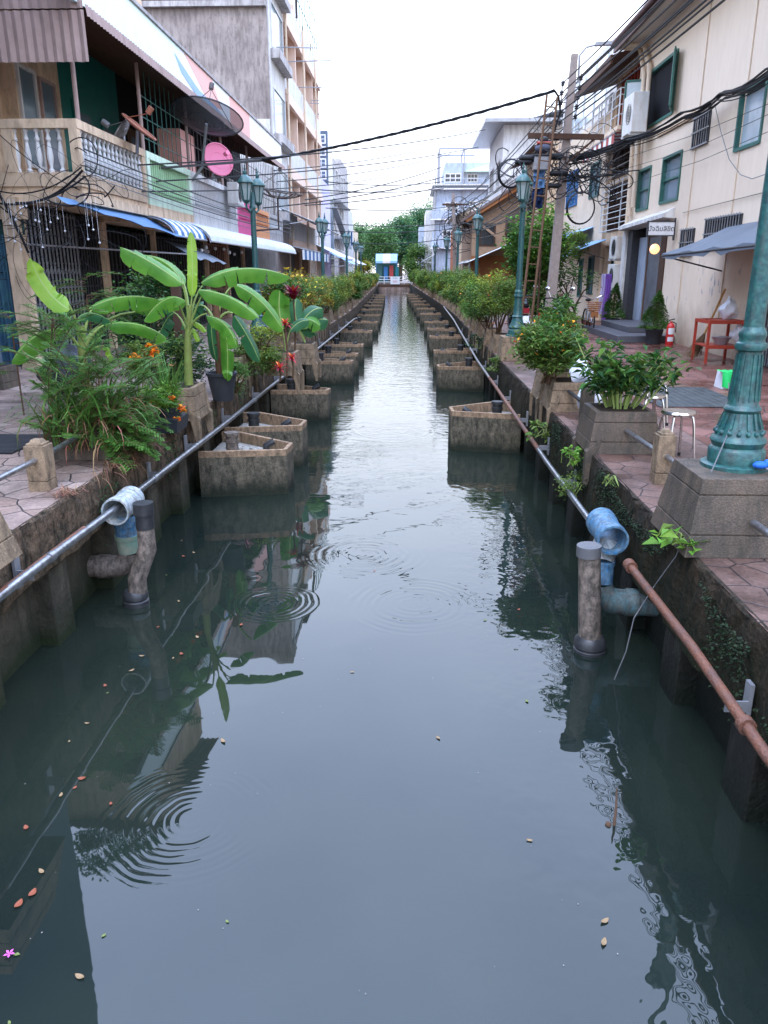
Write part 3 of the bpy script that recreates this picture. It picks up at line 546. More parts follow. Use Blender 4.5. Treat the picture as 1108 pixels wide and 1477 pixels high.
# ------------------------------------------------------------------ handrail pipes on the walls, tees and drain pipes
t = thing('handrail_pipe', 'long galvanised pipe bracketed along the left canal wall, orange paint on its near end', 'pipe', (-2.45,0,.8))
mb = MB(); pts = [atx(-60, 905, -2.43), atx(0, 860, -2.43), atx(80, 798, -2.43), atx(165, 735, -2.43), atx(330, 607, -2.43)]; 
z1 = pts[-1].z
for y in (16, 22, 28, 34): pts.append(Vector((-2.43+bend(y), y, z1-.02*(y-10)/10)))
pts.append(Vector((-2.4, 37, .62)))
mb.tube(pts, .030, 12); mb.build('pipe', 'galv', t, smooth=True)
mb = MB(); 
for a in (pts[1].lerp(pts[2], .9), pts[3].lerp(pts[4], .25), pts[3].lerp(pts[4], .6), pts[4].lerp(pts[5], .3)): mb.cyl(a-Vector((0,.03,0)), a+Vector((0,.03,0)), .037, n=12)
mb.build('coupling', 'galv', t, smooth=True)
mb = MB(); q0 = pts[1]; q1 = pts[2]; d = (q1-q0)
mb.tube([q0+Vector((-.008,-.3,.007))-d*.3, q0+Vector((-.008,0,.007))+d*.12], .0285, 12); mb.tube([q0+Vector((-.012,0,.009))+d*.12, q0+Vector((-.013,0,.006))+d*1.7],.023, 12); mb.build('paint', 'rust', t, smooth=True)
for y in (4.63, 7.3, 8.6, 10.4, 12.5, 14.6, 17, 19.5, 22, 25, 28, 31):
    mb = MB(); z = .78 if y > 5 else .8; x = XL+.012
    mb.box(x, x+.02, y-.035, y+.035, z-.10, z+.12); mb.box(x+.02, x+.13, y-.03, y-.022, z-.04, z+.03); mb.build('bracket', 'metal_gray', t)
t = thing('handrail_pipe', 'long pipe along the right canal wall, grey far away and rusty brown near the camera', 'pipe', (1.55,0,.7))
mb = MB(); X_ = 1.53; far = [atx(852,752,X_), atx(790,668,X_), atx(752,612,X_), atx(720,565,X_), atx(690,522,X_), atx(664,478,X_), atx(655,462,X_), atx(640,442,X_)]
mb.tube(far, .027, 12); mb.build('pipe', 'galv', t, smooth=True)
mb = MB(); mb.tube([far[1].lerp(far[2],.3)+Vector((-.002,0,.002)), far[2]+Vector((-.002,0,.002)), far[3]+Vector((-.002,0,.002)), far[3].lerp(far[4],.4)], .0285, 12); mb.build('rusty_sleeve', 'rust', t, smooth=True); mb = MB(); near = [atx(1190,1190,X_), atx(1108,1093,X_), atx(1000,935,X_), atx(908,815,X_)]; mb.tube(near, .027, 14); mb.build('near_pipe', 'rust', t, smooth=True)
mb = MB()
for a, b, f in ((near[3], near[2], .0), (near[3], near[2], .03), (near[1], near[2], .25), (far[0], far[1], .5), (far[1], far[2], .6)):
    c = a.lerp(b, f); mb.cyl(c-Vector((0,.022,0)), c+Vector((0,.022,0)), .042 if a in near else .034, n=14)
mb.build('coupling', 'rust', t, smooth=True)
for y in (3.4, 7.6, 9.2, 11, 13, 15, 17.5, 20, 23, 26):
    mb = MB(); x = XR-.012; z = .66 if y < 20 else .8; mb.box(x-.02, x, y-.03, y+.03, z-.09, z+.12); mb.box(x-.13, x-.02, y-.03, y-.022, z-.03, z+.03); mb.build('bracket', 'metal_gray', t)
def sewer(loc, label, c0, c1, zr, down, elb, m_top, m_mid, m_low, m_elb, r=.1):
    t = thing('drain_tee', label, 'pipe fitting', loc); c0 = Vector(c0); c1 = Vector(c1); d = (c1-c0).normalized()
    # open tee: outer wall and inner wall, so the mouth is hollow
    u = d.orthogonal().normalized(); w_ = d.cross(u); n = 28
    ring = lambda c, rr: [c+(u*math.cos(2*PI*j/n)+w_*math.sin(2*PI*j/n))*rr for j in range(n)]
    rings = [ring(c0, r*1.07), ring(c0+d*.075, r*1.07), ring(c0+d*.08, r), ring(c1-d*.09, r), ring(c1-d*.085, r*1.07), ring(c1, r*1.07), ring(c1, r*.9), ring(c0, r*.93)]
    vs = [p for q in rings for p in q]; mb = MB(); mb.add(vs, [(i*n+j, i*n+(j+1)%n, ((i+1)%8)*n+(j+1)%n, ((i+1)%8)*n+j) for i in range(8) for j in range(n)]); mb.build('mouth', m_top, t, smooth=True)
    mid = (c0+c1)/2; p1 = mid-Vector((0,0,r*.8)); 
    mb = MB(); mb.tube([p1, Vector(down[0])], r*.86, 20, caps=False); mb.cyl(p1-Vector((0,0,.05)), p1-Vector((0,0,.09)), r*.95, n=20); mb.build('neck', m_mid, t, smooth=True)
    mb = MB(); mb.tube([Vector(down[0]), Vector(down[1])], r*.88, 20, caps=False); mb.cyl(Vector(down[0])+Vector((0,0,.015)), Vector(down[0])-Vector((0,0,.02)), r*.94, n=20); mb.build('lower_pipe', m_low, t, smooth=True)
    a = Vector(down[1]); b = Vector(elb); mb = MB(); pts = []
    for i in range(9):
        th = PI/2*i/8; dx = b.x-a.x; pts.append(Vector((a.x+math.copysign(r*1.3, dx)*(1-math.cos(th)), a.y+(b.y-a.y)*.3*i/8, a.z-r*1.3*math.sin(th))))
    pts.append(Vector((b.x, b.y, pts[-1].z))); mb.tube(pts, r*.9, 20, caps=False); mb.cyl(pts[-2].lerp(pts[-1],.15), pts[-2].lerp(pts[-1],.4), r*.98, n=20); mb.build('elbow', m_elb, t, smooth=True)
    return t
sewer((-2.4,5.7,.6), 'white and blue plastic drain tee hung around the pipe on the left canal wall', (-2.43,5.98,.80), (-2.43,6.38,.80), .1, [(-2.43,6.18,.52), (-2.42,6.18,.38)], (-2.92,6.18,0), 'pvc_white', 'pvc_blue', 'pvc_green', 'pvc_gray', .108)
sewer((1.5,5.4,.6), 'blue painted plastic drain tee hung on the right canal wall with an open mouth', (1.50,5.38,.81), (1.50,5.78,.83), .1, [(1.46,5.50,.60), (1.45,5.46,.44)], (1.96,5.4,0), 'pvc_blue', 'pvc_white', 'pvc_blue', 'pvc_teal', .108)
mb = MB(); mb.tube([(-2.17,5.93,.90), (-2.17,5.93,.80)], .083, 18); mb.tube([(-2.17,5.93,.83), (-2.17,5.93,.68)], .074, 18)
t = thing('drain_pipe', 'leaning grey drain pipe with black cap standing in the water beside the white tee', 'pipe', (-2.3,5.93,0))
mb.build('cap', 'black_plastic', t, smooth=True)
mb = MB(); mb.tube([(-2.17,5.93,.70), (-2.17,5.93,.50), (-2.28,5.93,.24), (-2.31,5.93,-.3)], [.07,.075,.078,.075], 18); mb.build('pipe', 'pvc_gray', t, smooth=True)
mb = MB(); mb.lathe((-2.31,5.93,0), [(.08,.13),(.105,.10),(.105,.06),(.09,.055),(.108,.04),(.108,-.05),(.085,-.06)], 20); mb.build('collar', 'black_plastic', t, smooth=True)
t = thing('drain_pipe', 'upright grey drain pipe standing in the water in front of the blue tee', 'pipe', (1.33,5.22,0))
mb = MB(); mb.tube([(1.29,5.22,.82), (1.35,5.22,.10), (1.36,5.22,-.3)], [.078,.083,.083], 20); mb.build('pipe', 'pvc_gray', t, smooth=True)
mb = MB(); mb.cyl((1.287,5.22,.83), (1.29,5.22,.75), .087, n=20); mb.build('cap', 'pvc_dark', t, smooth=True)
mb = MB(); mb.lathe((1.355,5.22,0), [(.088,.12),(.115,.09),(.118,.04),(.105,.03),(.12,.02),(.12,-.05)], 22); mb.build('collar', 'black_plastic', t, smooth=True)
# ------------------------------------------------------------------ tapered stone planters, pedestals, bollards
def stone_box(parent, x0, x1, y0, y1, z0, z1, d=.05, m='stone', soil=True, name='planter', legs=0, edge=None):
    mb = MB(); zm = z1-.10
    # body in courses with thin grooves
    H_ = z1-z0; 
    def ring(z): 
        f = (z-z0)/H_; return d*f
    zs = [z0, z0+H_*.28, z0+H_*.28+.008, zm, zm+.008]
    for a, b, ins in ((z0, z0+H_*.28, 0), (z0+H_*.28, z0+H_*.28+.008, .006), (z0+H_*.28+.008, zm, 0), (zm, zm+.008, .006), (zm+.008, z1, 0)):
        da = ring(a)+ins; db = ring(b)+ins
        mb.hexa([(x0+da,y0+da,a),(x1-da,y0+da,a),(x1-da,y1-da,a),(x0+da,y1-da,a)], [(x0+db,y0+db,b),(x1-db,y0+db,b),(x1-db,y1-db,b),(x0+db,y1-db,b)])
    if legs and name == 'block' and z1 > 1.48: legs = 0
    if legs:  # buttress foot that reaches over the coping down the wall face
        s = legs
        for (a, b) in ((y0, y0+.09), (y1-.09, y1)):
            xe = x1 if s > 0 else x0
            mb.hexa([(xe-s*.02,a,z0-.30),(xe+s*.015,a,z0-.30),(xe+s*.015,b,z0-.30),(xe-s*.02,b,z0-.30)], [(xe-s*.12,a,z0+.16),(xe+s*.02,a,z0+.02),(xe+s*.02,b,z0+.02),(xe-s*.12,b,z0+.16)])
    o = mb.build(name, m, parent, bevel=.006)
    if soil:
        mb = MB(); mb.quad((x0+d+.05,y0+d+.05,z1+.003),(x1-d-.05,y0+d+.05,z1+.003),(x1-d-.05,y1-d-.05,z1+.003),(x0+d+.05,y1-d-.05,z1+.003)); mb.build('soil', 'soil', parent)
    return o
def bollard(x, y, label, group, w_=.075, h=.40, m='stone'):
    t = thing('stone_bollard', label, 'bollard', (x,y,P), group); mb = MB()
    mb.box(x-w_,x+w_,y-w_,y+w_,P,P+h*.22); mb.box(x-w_+.006,x+w_-.006,y-w_+.006,y+w_-.006,P+h*.22,P+h*.24); mb.box(x-w_,x+w_,y-w_,y+w_,P+h*.24,P+h)
    mb.box(x-w_+.015,x+w_-.015,y-w_+.015,y+w_-.015,P+h,P+h+.018); mb.taper(x-w_+.03,x+w_-.03,y-w_+.03,y+w_-.03,P+h+.018,P+h+.045,.015)
    mb.build('shaft', m, t, bevel=.007); return t
bollard(-2.90, 5.78, 'square stone bollard on the left pavement in front of the grassy planter', 'stone bollards on the canal edges', .08, .36)
bollard(2.05, 6.15, 'square stone bollard between the front steel stool and the big lamp pedestal', 'stone bollards on the canal edges', .07, .40)
bollard(1.93, 8.45, 'square stone bollard half hidden beside the white sacks', 'stone bollards on the canal edges', .065, .44, 'stone_dark')
def rail(a, b, label, m='galv', r=.022):
    mb = MB(); mb.cyl(a, b, r, n=12); return one(mb, 'guard_rail', m, label, 'rail', a, 'steel guard rails between the stone posts', smooth=True)
rail((-2.9,4.15,1.30), (-2.9,5.71,1.30), 'steel guard rail running from the left bollard towards the camera')
rail((-2.9,5.85,1.30), (-2.95,6.7,1.30), 'short steel guard rail from the left bollard into the grassy planter')
rail((2.03,7.18,1.27), (2.04,6.21,1.28), 'steel guard rail between the leafy planter and the front right bollard')
rail((2.06,6.09,1.28), (2.07,5.12,1.27), 'bright steel guard rail between the front right bollard and the lamp pedestal')
rail((2.05,4.42,1.27), (2.05,2.6,1.27), 'steel guard rail leaving the lamp pedestal at the right edge')
rail((1.93,9.62,1.30), (1.93,8.50,1.30), 'dark steel guard rail beside the white sacks', 'iron_dark')
rail((1.93,8.39,1.30), (1.90,7.9,1.30), 'short dark steel rail between the rear bollard and the leafy planter', 'iron_dark')
t = thing('stone_pedestal', 'large stained stone pedestal under the big green lamp post at the right edge', 'pedestal', (2.15,4.75,P), 'stone lamp pedestals')
stone_box(t, 1.66, 2.62, 4.40, 5.10, P, 1.52, .085, 'stone_dark', False, 'block', -1)
t = thing('stone_pedestal', 'cracked stone pedestal cut by the left edge of the picture', 'pedestal', (-2.8,4.0,P), 'stone lamp pedestals')
stone_box(t, -3.2, -2.36, 3.55, 4.34, P, 1.5, .10, 'stone', False, 'block', 0)
# ------------------------------------------------------------------ green lamp posts
def lamp_post(x, y, zb, label, head=True, near=False, zt=4.55, group='green cast-iron lamp posts along the canal'):
    t = thing('lamp_post', label, 'street lamp', (x,y,zb), group)
    n = 32 if near else 16
    base = [(.205,0),(.205,.022),(.19,.03),(.168,.032),(.170,.11),(.160,.125),(.150,.135),(.158,.15),(.166,.17),(.158,.19),(.146,.198),(.142,.21),(.124,.25),(.108,.30),(.098,.345),(.104,.352),(.111,.365),(.104,.38),(.096,.386),(.090,.395),(.084,.48),(.076,.60),(.070,.71),(.070,.715),(.088,.725),(.094,.745),(.088,.765),(.076,.772),(.072,.79),(.080,.81),(.078,.83),(.068,.845),(.062,.86)]
    mb = MB(); mb.lathe((x,y,zb), base, n); 
    if near:
        for j in range(16):  # raised studs around the bell
            a = 2*PI*j/16; mb.ball((x+.138*math.cos(a), y+.138*math.sin(a), zb+.225), .016, 6)
            mb.beam((x+.088*math.cos(a), y+.088*math.sin(a), zb+.42), (x+.072*math.cos(a), y+.072*math.sin(a), zb+.70), .012, .012)
            mb.beam((x+.130*math.cos(a), y+.130*math.sin(a), zb+.25), (x+.100*math.cos(a), y+.100*math.sin(a), zb+.345), .014, .012)
    mb.build('base', 'post_green', t, smooth=True)
    H_ = (zt-zb) if head else 3.6
    mb = MB(); sh = [(.058,.85),(.055,1.4),(.05,H_-.75),(.062,H_-.74),(.062,H_-.70),(.045,H_-.68),(.04,H_-.45)]
    mb.lathe((x,y,zb), sh, n); mb.build('shaft', 'post_green', t, smooth=True)
    for s in (-1, 1):
        c = Vector((x+s*.06, y+s*.27, zb+H_-.62)); br = MB()
        br.tube([(x,y,zb+H_-.72), (x+s*.03,y+s*.16,zb+H_-.80), (x+s*.06,y+s*.27,zb+H_-.74), (x+s*.06,y+s*.27,zb+H_-.60)], .02, 8); 
        a = br.build('arm', 'post_green', t, smooth=True)
        gl = MB(); gl.lathe(c, [(.06,0),(.115,.30)], 6); 
        g = gl.build('lantern', 'lantern_glass', t)
        fr = MB(); 
        for j in range(6):
            a_ = 2*PI*j/6; fr.beam((c.x+.062*math.cos(a_),c.y+.062*math.sin(a_),c.z),(c.x+.118*math.cos(a_),c.y+.118*math.sin(a_),c.z+.30),.016,.016)
        fr.lathe(c, [(.02,-.05),(.05,-.03),(.072,-.005),(.072,.012)], 6); fr.lathe(c, [(.128,.29),(.150,.30),(.145,.325),(.085,.40),(.05,.425),(.028,.44),(.036,.47),(.03,.50),(.014,.51),(.022,.54),(.012,.56),(.016,.58),(.002,.63)], 12)
        fr.build('lantern_frame', 'post_green', g, smooth=True)
    return t
lamp_post(2.06, 4.82, 1.52, 'large weathered green lamp post on the nearest right pedestal, its top outside the picture', True, True, 4.75)
def lamp_at(side, y, k, zb=1.5):
    x = (-2.98 if side < 0 else 2.04)+bend(y); lab = ['beside the banana plants','behind the yellow croton bush','beside the white lean awning','near the far end','last before the footbridge'] if side < 0 else ['in front of the bamboo ladder','left of the wooden gabled house','second beyond the utility pole','third beyond the utility pole','far away before the tall pale block']
    t = lamp_post(x, y, zb, 'green two-lantern lamp post on the %s bank %s' % ('left' if side < 0 else 'right', lab[k]))
    p = thing('stone_pedestal', 'pedestal of the green lamp on the %s bank %s' % ('left' if side < 0 else 'right', lab[k]), 'pedestal', (x, y, P), 'stone lamp pedestals')
    stone_box(p, x-.33, x+.3, y-.3, y+.3, P, zb, .04, 'stone', False, 'block', (1 if side < 0 else -1) if y < 25 else 0)
for k, y in enumerate([15.3, 27, 38, 48, 56]): lamp_at(-1, y, k)
for k, y in enumerate([15.3, 25.5, 35.5, 43, 54]): lamp_at(1, y, k)
# ------------------------------------------------------------------ buildings
def facade(mb, X, s, y0, y1, z0, z1, holes, dep=.12):
    """wall sheet in the plane x=X whose outside looks along s; holes (ya,yb,za,zb) get reveals of depth dep."""
    ys = sorted({y0, y1, *[h[0] for h in holes], *[h[1] for h in holes]}); zs = sorted({z0, z1, *[h[2] for h in holes], *[h[3] for h in holes]})
    Q = lambda *p: mb.quad(*(p if s > 0 else p[::-1]))
    for i in range(len(ys)-1):
        for j in range(len(zs)-1):
            a, b, c, d = ys[i], ys[i+1], zs[j], zs[j+1]; my, mz = (a+b)/2, (c+d)/2
            if any(h[0] < my < h[1] and h[2] < mz < h[3] for h in holes): continue
            Q((X,a,c),(X,b,c),(X,b,d),(X,a,d))
    x2 = X-s*dep
    for a, b, c, d in holes:
        Q((X,a,c),(X,a,d),(x2,a,d),(x2,a,c)); Q((X,b,d),(X,b,c),(x2,b,c),(x2,b,d)); Q((X,a,d),(X,b,d),(x2,b,d),(x2,a,d)); Q((X,b,c),(X,a,c),(x2,a,c),(x2,b,c))
def shell(mb, X, s, y0, y1, z0, z1, depth=9, roof=True):
    x2 = X-s*depth
    mb.quad((X,y0,z0),(x2,y0,z0),(x2,y0,z1),(X,y0,z1)); mb.quad((x2,y1,z0),(X,y1,z0),(X,y1,z1),(x2,y1,z1)); mb.quad((x2,y0,z0),(x2,y1,z0),(x2,y1,z1),(x2,y0,z1))
    if roof: mb.quad((X,y0,z1),(x2,y0,z1),(x2,y1,z1),(X,y1,z1))
def window(par, X, s, y0, y1, z0, z1, fm='teal_frame', gm='glass', nv=1, nh=0, fw=.055, dep=.1, proud=.03, bars=None, nb=8, open_=0, name='window'):
    mb = MB(); xa, xb = sorted((X+s*proud, X-s*(dep-.01)))
    for a, b, c, d in ((y0-.01,y0+fw,z0,z1),(y1-fw,y1+.01,z0,z1),(y0+fw,y1-fw,z0-.01,z0+fw),(y0+fw,y1-fw,z1-fw,z1+.01)): mb.box(xa,xb,a,b,c,d)
    xm = sorted((X-s*.02, X-s*(dep-.02)))
    for i in range(nv): c = y0+(y1-y0)*(i+1)/(nv+1); mb.box(*xm, c-.03, c+.03, z0+fw, z1-fw)
    for i in range(nh): c = z0+(z1-z0)*(i+1)/(nh+1); mb.box(xm[0]+.004, xm[1]-.004, y0+fw, y1-fw, c-.02, c+.02)
    o = mb.build(name, fm, par)
    mb = MB(); x = X-s*(dep-.03); q = [(x,y0+fw,z0+fw),(x,y1-fw,z0+fw),(x,y1-fw,z1-fw),(x,y0+fw,z1-fw)]; mb.quad(*(q if s > 0 else q[::-1])); mb.build('pane', gm, o)
    if bars:
        mb = MB(); x = X+s*.045
        for i in range(nb): c = y0+(y1-y0)*(i+.5)/nb; mb.box(x-.008,x+.008,c-.008,c+.008,z0-.03,z1+.03)
        for i in range(3): c = z0+(z1-z0)*i/2; mb.box(x-.010,x+.010,y0-.02,y1+.02,c-.012,c+.012)
        mb.build('security_bars', bars, o)
    return o
def px(u, v, X): q = atx(u, v, X); return q.y, q.z
# --- right bank: the long cream building -------------------------------------
XB = 6.3
T = thing('cream_building', 'long two-storey cream rendered building with green framed windows on the right bank', 'building', (XB, 15, P))
ys_ = 24.3; HS = []
def hole(u0, v0, u1, v1, pad=0):
    a, za = px(u0, v0, XB); b, zb_ = px(u1, v1, XB); h = (min(a,b), max(a,b), min(za,zb_), max(za,zb_)); HS.append(h); return h
w_big = hole(1070, 132, 1097, 206); w_big2 = (13.6, 14.9, w_big[2], w_big[3]); HS.append(w_big2)
w_open = hole(930, 118, 972, 150); w_open = (w_open[0], w_open[1], 6.35, 7.75); HS[-1] = w_open
w_tall = hole(958, 228, 978, 288); w_small = hole(923, 246, 935, 301)
w_vent = hole(1003, 172, 1022, 205); w_v2 = hole(984, 332, 999, 368); w_v3 = (15.9, 17.8, 3.15, 3.75); HS.append(w_v3); w_v4 = (13.9, 15.0, 3.15, 3.75); HS.append(w_v4)
w_top = (14.4, 15.6, 7.6, 8.6); HS.append(w_top)
door = (20.35, 23.9, P, 3.92); HS.append(door)
door2 = (13.3, 14.6, P, 3.05); HS.append(door2)
HS = [h for h in HS]
mb = MB(); facade(mb, XB, -1, 4, ys_, P, 9.0, [h for h in HS if h is not door]+[door], .14)
shell(mb, XB, -1, 4, ys_, P, 9.0, 8, False); mb.build('wall', 'cream', T)
window(T, XB, -1, *w_big, gm='glass_light', nv=0); window(T, XB, -1, *w_big2, gm='glass_light', nv=0)
window(T, XB, -1, *w_tall, gm='glass', nv=0, nh=1); window(T, XB, -1, *w_small, gm='glass', nv=0, nh=1); window(T, XB, -1, *w_top, gm='glass_light', nv=1)
o = window(T, XB, -1, *w_open, gm='interior', nv=0, fw=.06)
for yy, sg in ((w_open[0], 1), (w_open[1], 1)):  # casements standing open
    mb = MB(); a = (XB-.05, yy, w_open[2]+.05); 
    b = ((XB-.22, yy-.42, w_open[2]+.05) if yy == w_open[0] else (XB-.46, yy+.15, w_open[2]+.05)); h = w_open[3]-w_open[2]-.1; v = Vector(b)-Vector(a)
    mb.beam(Vector(a)+Vector((0,0,.03)), Vector(b)+Vector((0,0,.03)), .03, .06); mb.beam(Vector(a)+Vector((0,0,h-.03)), Vector(b)+Vector((0,0,h-.03)), .03, .06); mb.beam(Vector(a)+Vector((0,0,h/2)), Vector(b)+Vector((0,0,h/2)), .03, .04)
    mb.beam(Vector(a)+Vector((0,0,.06)), Vector(a)+Vector((0,0,h-.06)), .045, .045); mb.beam(Vector(b)+Vector((0,0,.06)), Vector(b)+Vector((0,0,h-.06)), .045, .045)
    c = mb.build('casement', 'teal_frame', o); mb = MB(); mb.quad(Vector(a)+Vector((0,0,.06)), Vector(b)+Vector((0,0,.06)), Vector(b)+Vector((0,0,h-.06)), Vector(a)+Vector((0,0,h-.06))); mb.build('casement_glass', 'glass_light', o)
for h in (w_vent, w_v2, w_v3, w_v4): window(T, XB, -1, *h, fm='iron_dark', gm='shaded_interior', nv=0, bars='metal_gray', nb=max(5, int((h[1]-h[0])/.13)), fw=.04, name='barred_vent')
mb = MB(); mb.box(XB-.06, XB+.0, 19.2, 21.9, 5.98, 6.10); mb.build('ledge', 'cream_old', T)
mb = MB() # grooves of the render and small repairs
for y in (19.0, 16.45): mb = MB(); mb.cyl((XB-.015,y,P+.7),(XB-.015,y,8.9),.012,n=6); mb.build('conduit', 'cream_c', T)
# eaves, roof
mb = MB(); E = 5.55
mb.add([(E,3.5,8.72),(E,ys_,8.72),(XB+8,ys_,11.6),(XB+8,3.5,11.6)], [(0,1,2,3)]); r = mb.build('roof', 'brown_roof', T)
mb = MB(); mb.box(E-.03,E+.03,3.5,ys_+.05,8.46,8.74); mb.tube([(E-.07,3.5,8.66),(E-.07,ys_,8.66)],.07,10); mb.build('gutter', 'brown_roof', r)
mb = MB(); mb.quad((E+.03,3.5,8.60),(XB,3.5,8.68),(XB,ys_,8.68),(E+.03,ys_,8.60)); mb.build('soffit', 'soffit', r)
mb = MB(); mb.box(E+.03,E+.07,3.5,ys_,8.48,8.60); mb.build('eaves_board', 'teal_dark', r)
# the doorway bay with its canopy slab, posts and door
mb = MB(); q0 = (XB-.003, 24.3, 3.82); mb.prism([(XB+.1,24.2,3.80),(XB-.26,24.2,3.84),(XB-.26,24.2,3.93),(XB+.1,24.2,4.12)], (0,-4.2,.10)); mb.build('canopy_slab', 'white_wall', T)
mb = MB(); mb.box(XB-.09,XB+.05,23.92,24.28,P,3.83); mb.build('door_post', 'white_wall', T)
mb = MB(); mb.box(XB-.03,XB+.6,23.45,23.9,P+.3,3.8); mb.build('door_jamb', 'iron_dark', T); mb = MB(); mb.box(XB-.03,XB+.5,20.36,20.75,P+.3,3.8); mb.build('door_jamb', 'wood_dark', T)
mb = MB(); mb.quad((XB+.62,20.3,P+.2),(XB+.62,23.95,P+.2),(XB+.62,23.95,4),(XB+.62,20.3,4)); mb.quad((XB+.13,20.36,P),(XB+.13,20.36,4),(XB+.62,20.36,4),(XB+.62,20.36,P)); mb.quad((XB+.13,23.9,P),(XB+.13,23.9,4),(XB+.62,23.9,4),(XB+.62,23.9,P)); mb.quad((XB+.1,20.3,3.79),(XB+.62,20.3,3.79),(XB+.62,23.95,3.79),(XB+.1,23.95,3.79)); mb.build('doorway', 'shaded_interior', T)
mb = MB(); mb.box(XB+.22,XB+.28,20.9,22.6,P+.3,3.6); dd = mb.build('door', 'mottled_glass', T); mb = MB(); mb.box(XB+.20,XB+.29,20.82,20.90,P+.3,3.66); mb.box(XB+.20,XB+.29,22.6,22.68,P+.3,3.66); mb.box(XB+.20,XB+.29,20.9,22.6,3.58,3.66); mb.build('door_frame', 'wood', dd)
mb = MB(); mb.box(XB+.18,XB+.56,22.7,23.44,P+.3,3.6); mb.build('side_panel', 'blue_white', T)
mb = MB(); mb.ball((XB+.05,21.5,3.25),.13,12); mb.build('porch_lamp', 'lamp_glow', T, smooth=True)
mb = MB(); x0 = XB+.13
for y in np.arange(13.34, 14.6, .11): mb.box(x0-.02,x0,y,y+.035,P,3.05)
mb.box(x0-.03,x0+.01,13.3,14.6,3.0,3.06); mb.build('shutter_gate', 'metal_gray', T)
mb = MB(); mb.quad((x0+.02,13.3,P),(x0+.02,14.6,P),(x0+.02,14.6,3.05),(x0+.02,13.3,3.05)); mb.build('gate_backing', 'shaded_interior', T)
for a, b, c in (((XB-.12,24.05,8.5),(XB-.12,23.4,7.7),(XB-.12,23.35,4.4)), ((XB-.1,23.75,8.5),(XB-.1,23.0,7.8),(XB-.1,22.95,6.2))):
    mb = MB(); mb.tube([(E+.1,a[1]+.1,8.55),a,b,c],.065,10); mb.build('downpipe','cream_c',T,smooth=True)
mb = MB(); mb.tube([(XB-.1,24.1,6.1),(XB-.1,24.0,4.9),(XB-.12,23.9,4.6),(XB-.12,23.9,3.9)],.05,10); mb.tube([(XB-.1,23.6,6.1),(XB-.1,23.5,5.3),(XB-.1,23.75,5.1),(XB-.1,23.75,4.2)],.05,10); mb.build('downpipe','cream_c',T,smooth=True)
# steps
t = thing('door_steps', 'two dark grey steps below the doorway of the cream building', 'steps', (5.6,20,P)); mb = MB()
mb.box(4.95,XB-.01,19.0,22.9,P,P+.17); mb.box(5.45,XB+.5,20.0,22.9,P+.17,P+.32); mb.build('tread','step_gray',t,bevel=.015)
# hanging sign
t = thing('shop_sign', 'white signboard with black Thai lettering in a black frame projecting over the doorway', 'sign', (5.85,19.75,3.7))
mb = MB(); sx0, sx1, sz0, sz1, sy = 5.62, 6.22, 3.52, 3.81, 19.7
mb.box(sx0,sx1,sy-.03,sy+.03,sz0,sz1); mb.build('board','plastic_white',t)
mb = MB(); 
for a in ((sx0-.03,sx0,sz0-.03,sz1+.03),(sx1,sx1+.03,sz0-.12,sz1+.09),(sx0,sx1,sz1,sz1+.025),(sx0,sx1,sz0-.025,sz0)): mb.box(a[0],a[1],sy-.04,sy+.04,a[2],a[3])
mb.build('frame','iron_dark',t)
text_obj('ปัจฉิมลิขิต', .155, 'cable', t, ((sx0+sx1)/2, sy-.034, (sz0+sz1)/2-.01), (PI/2,0,0), ext=.002)
# tarp awning
t = thing('tarpaulin_awning', 'grey blue tarpaulin awning sloping from the cream wall above the red stand', 'awning', (5.8,15,3.2))
mb = MB(); n = 16; m = 6; vs = []
for i in range(n+1):
    y = 10.5+6.1*i/n
    for j in range(m+1):
        f = j/m; x = XB-.01-1.12*f; yy = y+.35*f*(i/n); z = 3.66-.12*(i/n)-.52*f-.05*math.sin(PI*f)*math.sin(i*1.3)**2-.03*math.sin(i*1.9)*f; vs.append((x,yy,z))
mb.add(vs, [(i*(m+1)+j,i*(m+1)+j+1,(i+1)*(m+1)+j+1,(i+1)*(m+1)+j) for i in range(n) for j in range(m)])
vs2 = [vs[i*(m+1)+m] for i in range(n+1)]; mb.add([p for q in vs2 for p in (q,(q[0]-.01,q[1],q[2]-.09-.03*math.sin(q[1]*7)))], [(2*i,2*i+1,2*i+3,2*i+2) for i in range(n)])
mb.build('canvas','tarp_steel',t,smooth=True)
mb = MB(); mb.cyl((XB-1.13,10.4,3.10),(XB-1.13,16.95,3.0),.02,n=8); mb.cyl((XB-1.13,16.9,3.0),(XB,16.6,2.7),.016,n=8); mb.build('frame','iron_dark',t)
# air conditioners
def aircon(x, y, z, label, s=-1, w_=.85, h=.62, d=.32):
    t = thing('air_conditioner', label, 'air conditioner', (x,y,z), 'air conditioner units on the building fronts')
    mb = MB(); mb.box(x-d/2,x+d/2,y-w_/2,y+w_/2,z,z+h); mb.build('casing','ac_white',t,bevel=.015)
    mb = MB(); xf = x+s*d/2; c = (xf, y-.12, z+h/2)
    for rr in (.24,.18,.12,.06): mb.tube([(xf+s*.012, c[1]+rr*math.cos(a*PI/10), c[2]+rr*math.sin(a*PI/10)) for a in range(21)], .005, 4)
    mb.build('fan_guard','iron_dark',t)
    mb = MB(); n=20; mb.add([(xf+s*.005,c[1]+.23*math.cos(2*PI*a/n),c[2]+.23*math.sin(2*PI*a/n)) for a in range(n)],[tuple(range(n))]); mb.build('fan','glass_dark',t)
    mb = MB(); mb.box(x-d/2-.03,x+d/2+.12,y-w_/2+.08,y-w_/2+.12,z-.05,z-.002); mb.box(x-d/2-.03,x+d/2+.12,y+w_/2-.12,y+w_/2-.08,z-.05,z-.002); mb.build('bracket','metal_white',t); return t
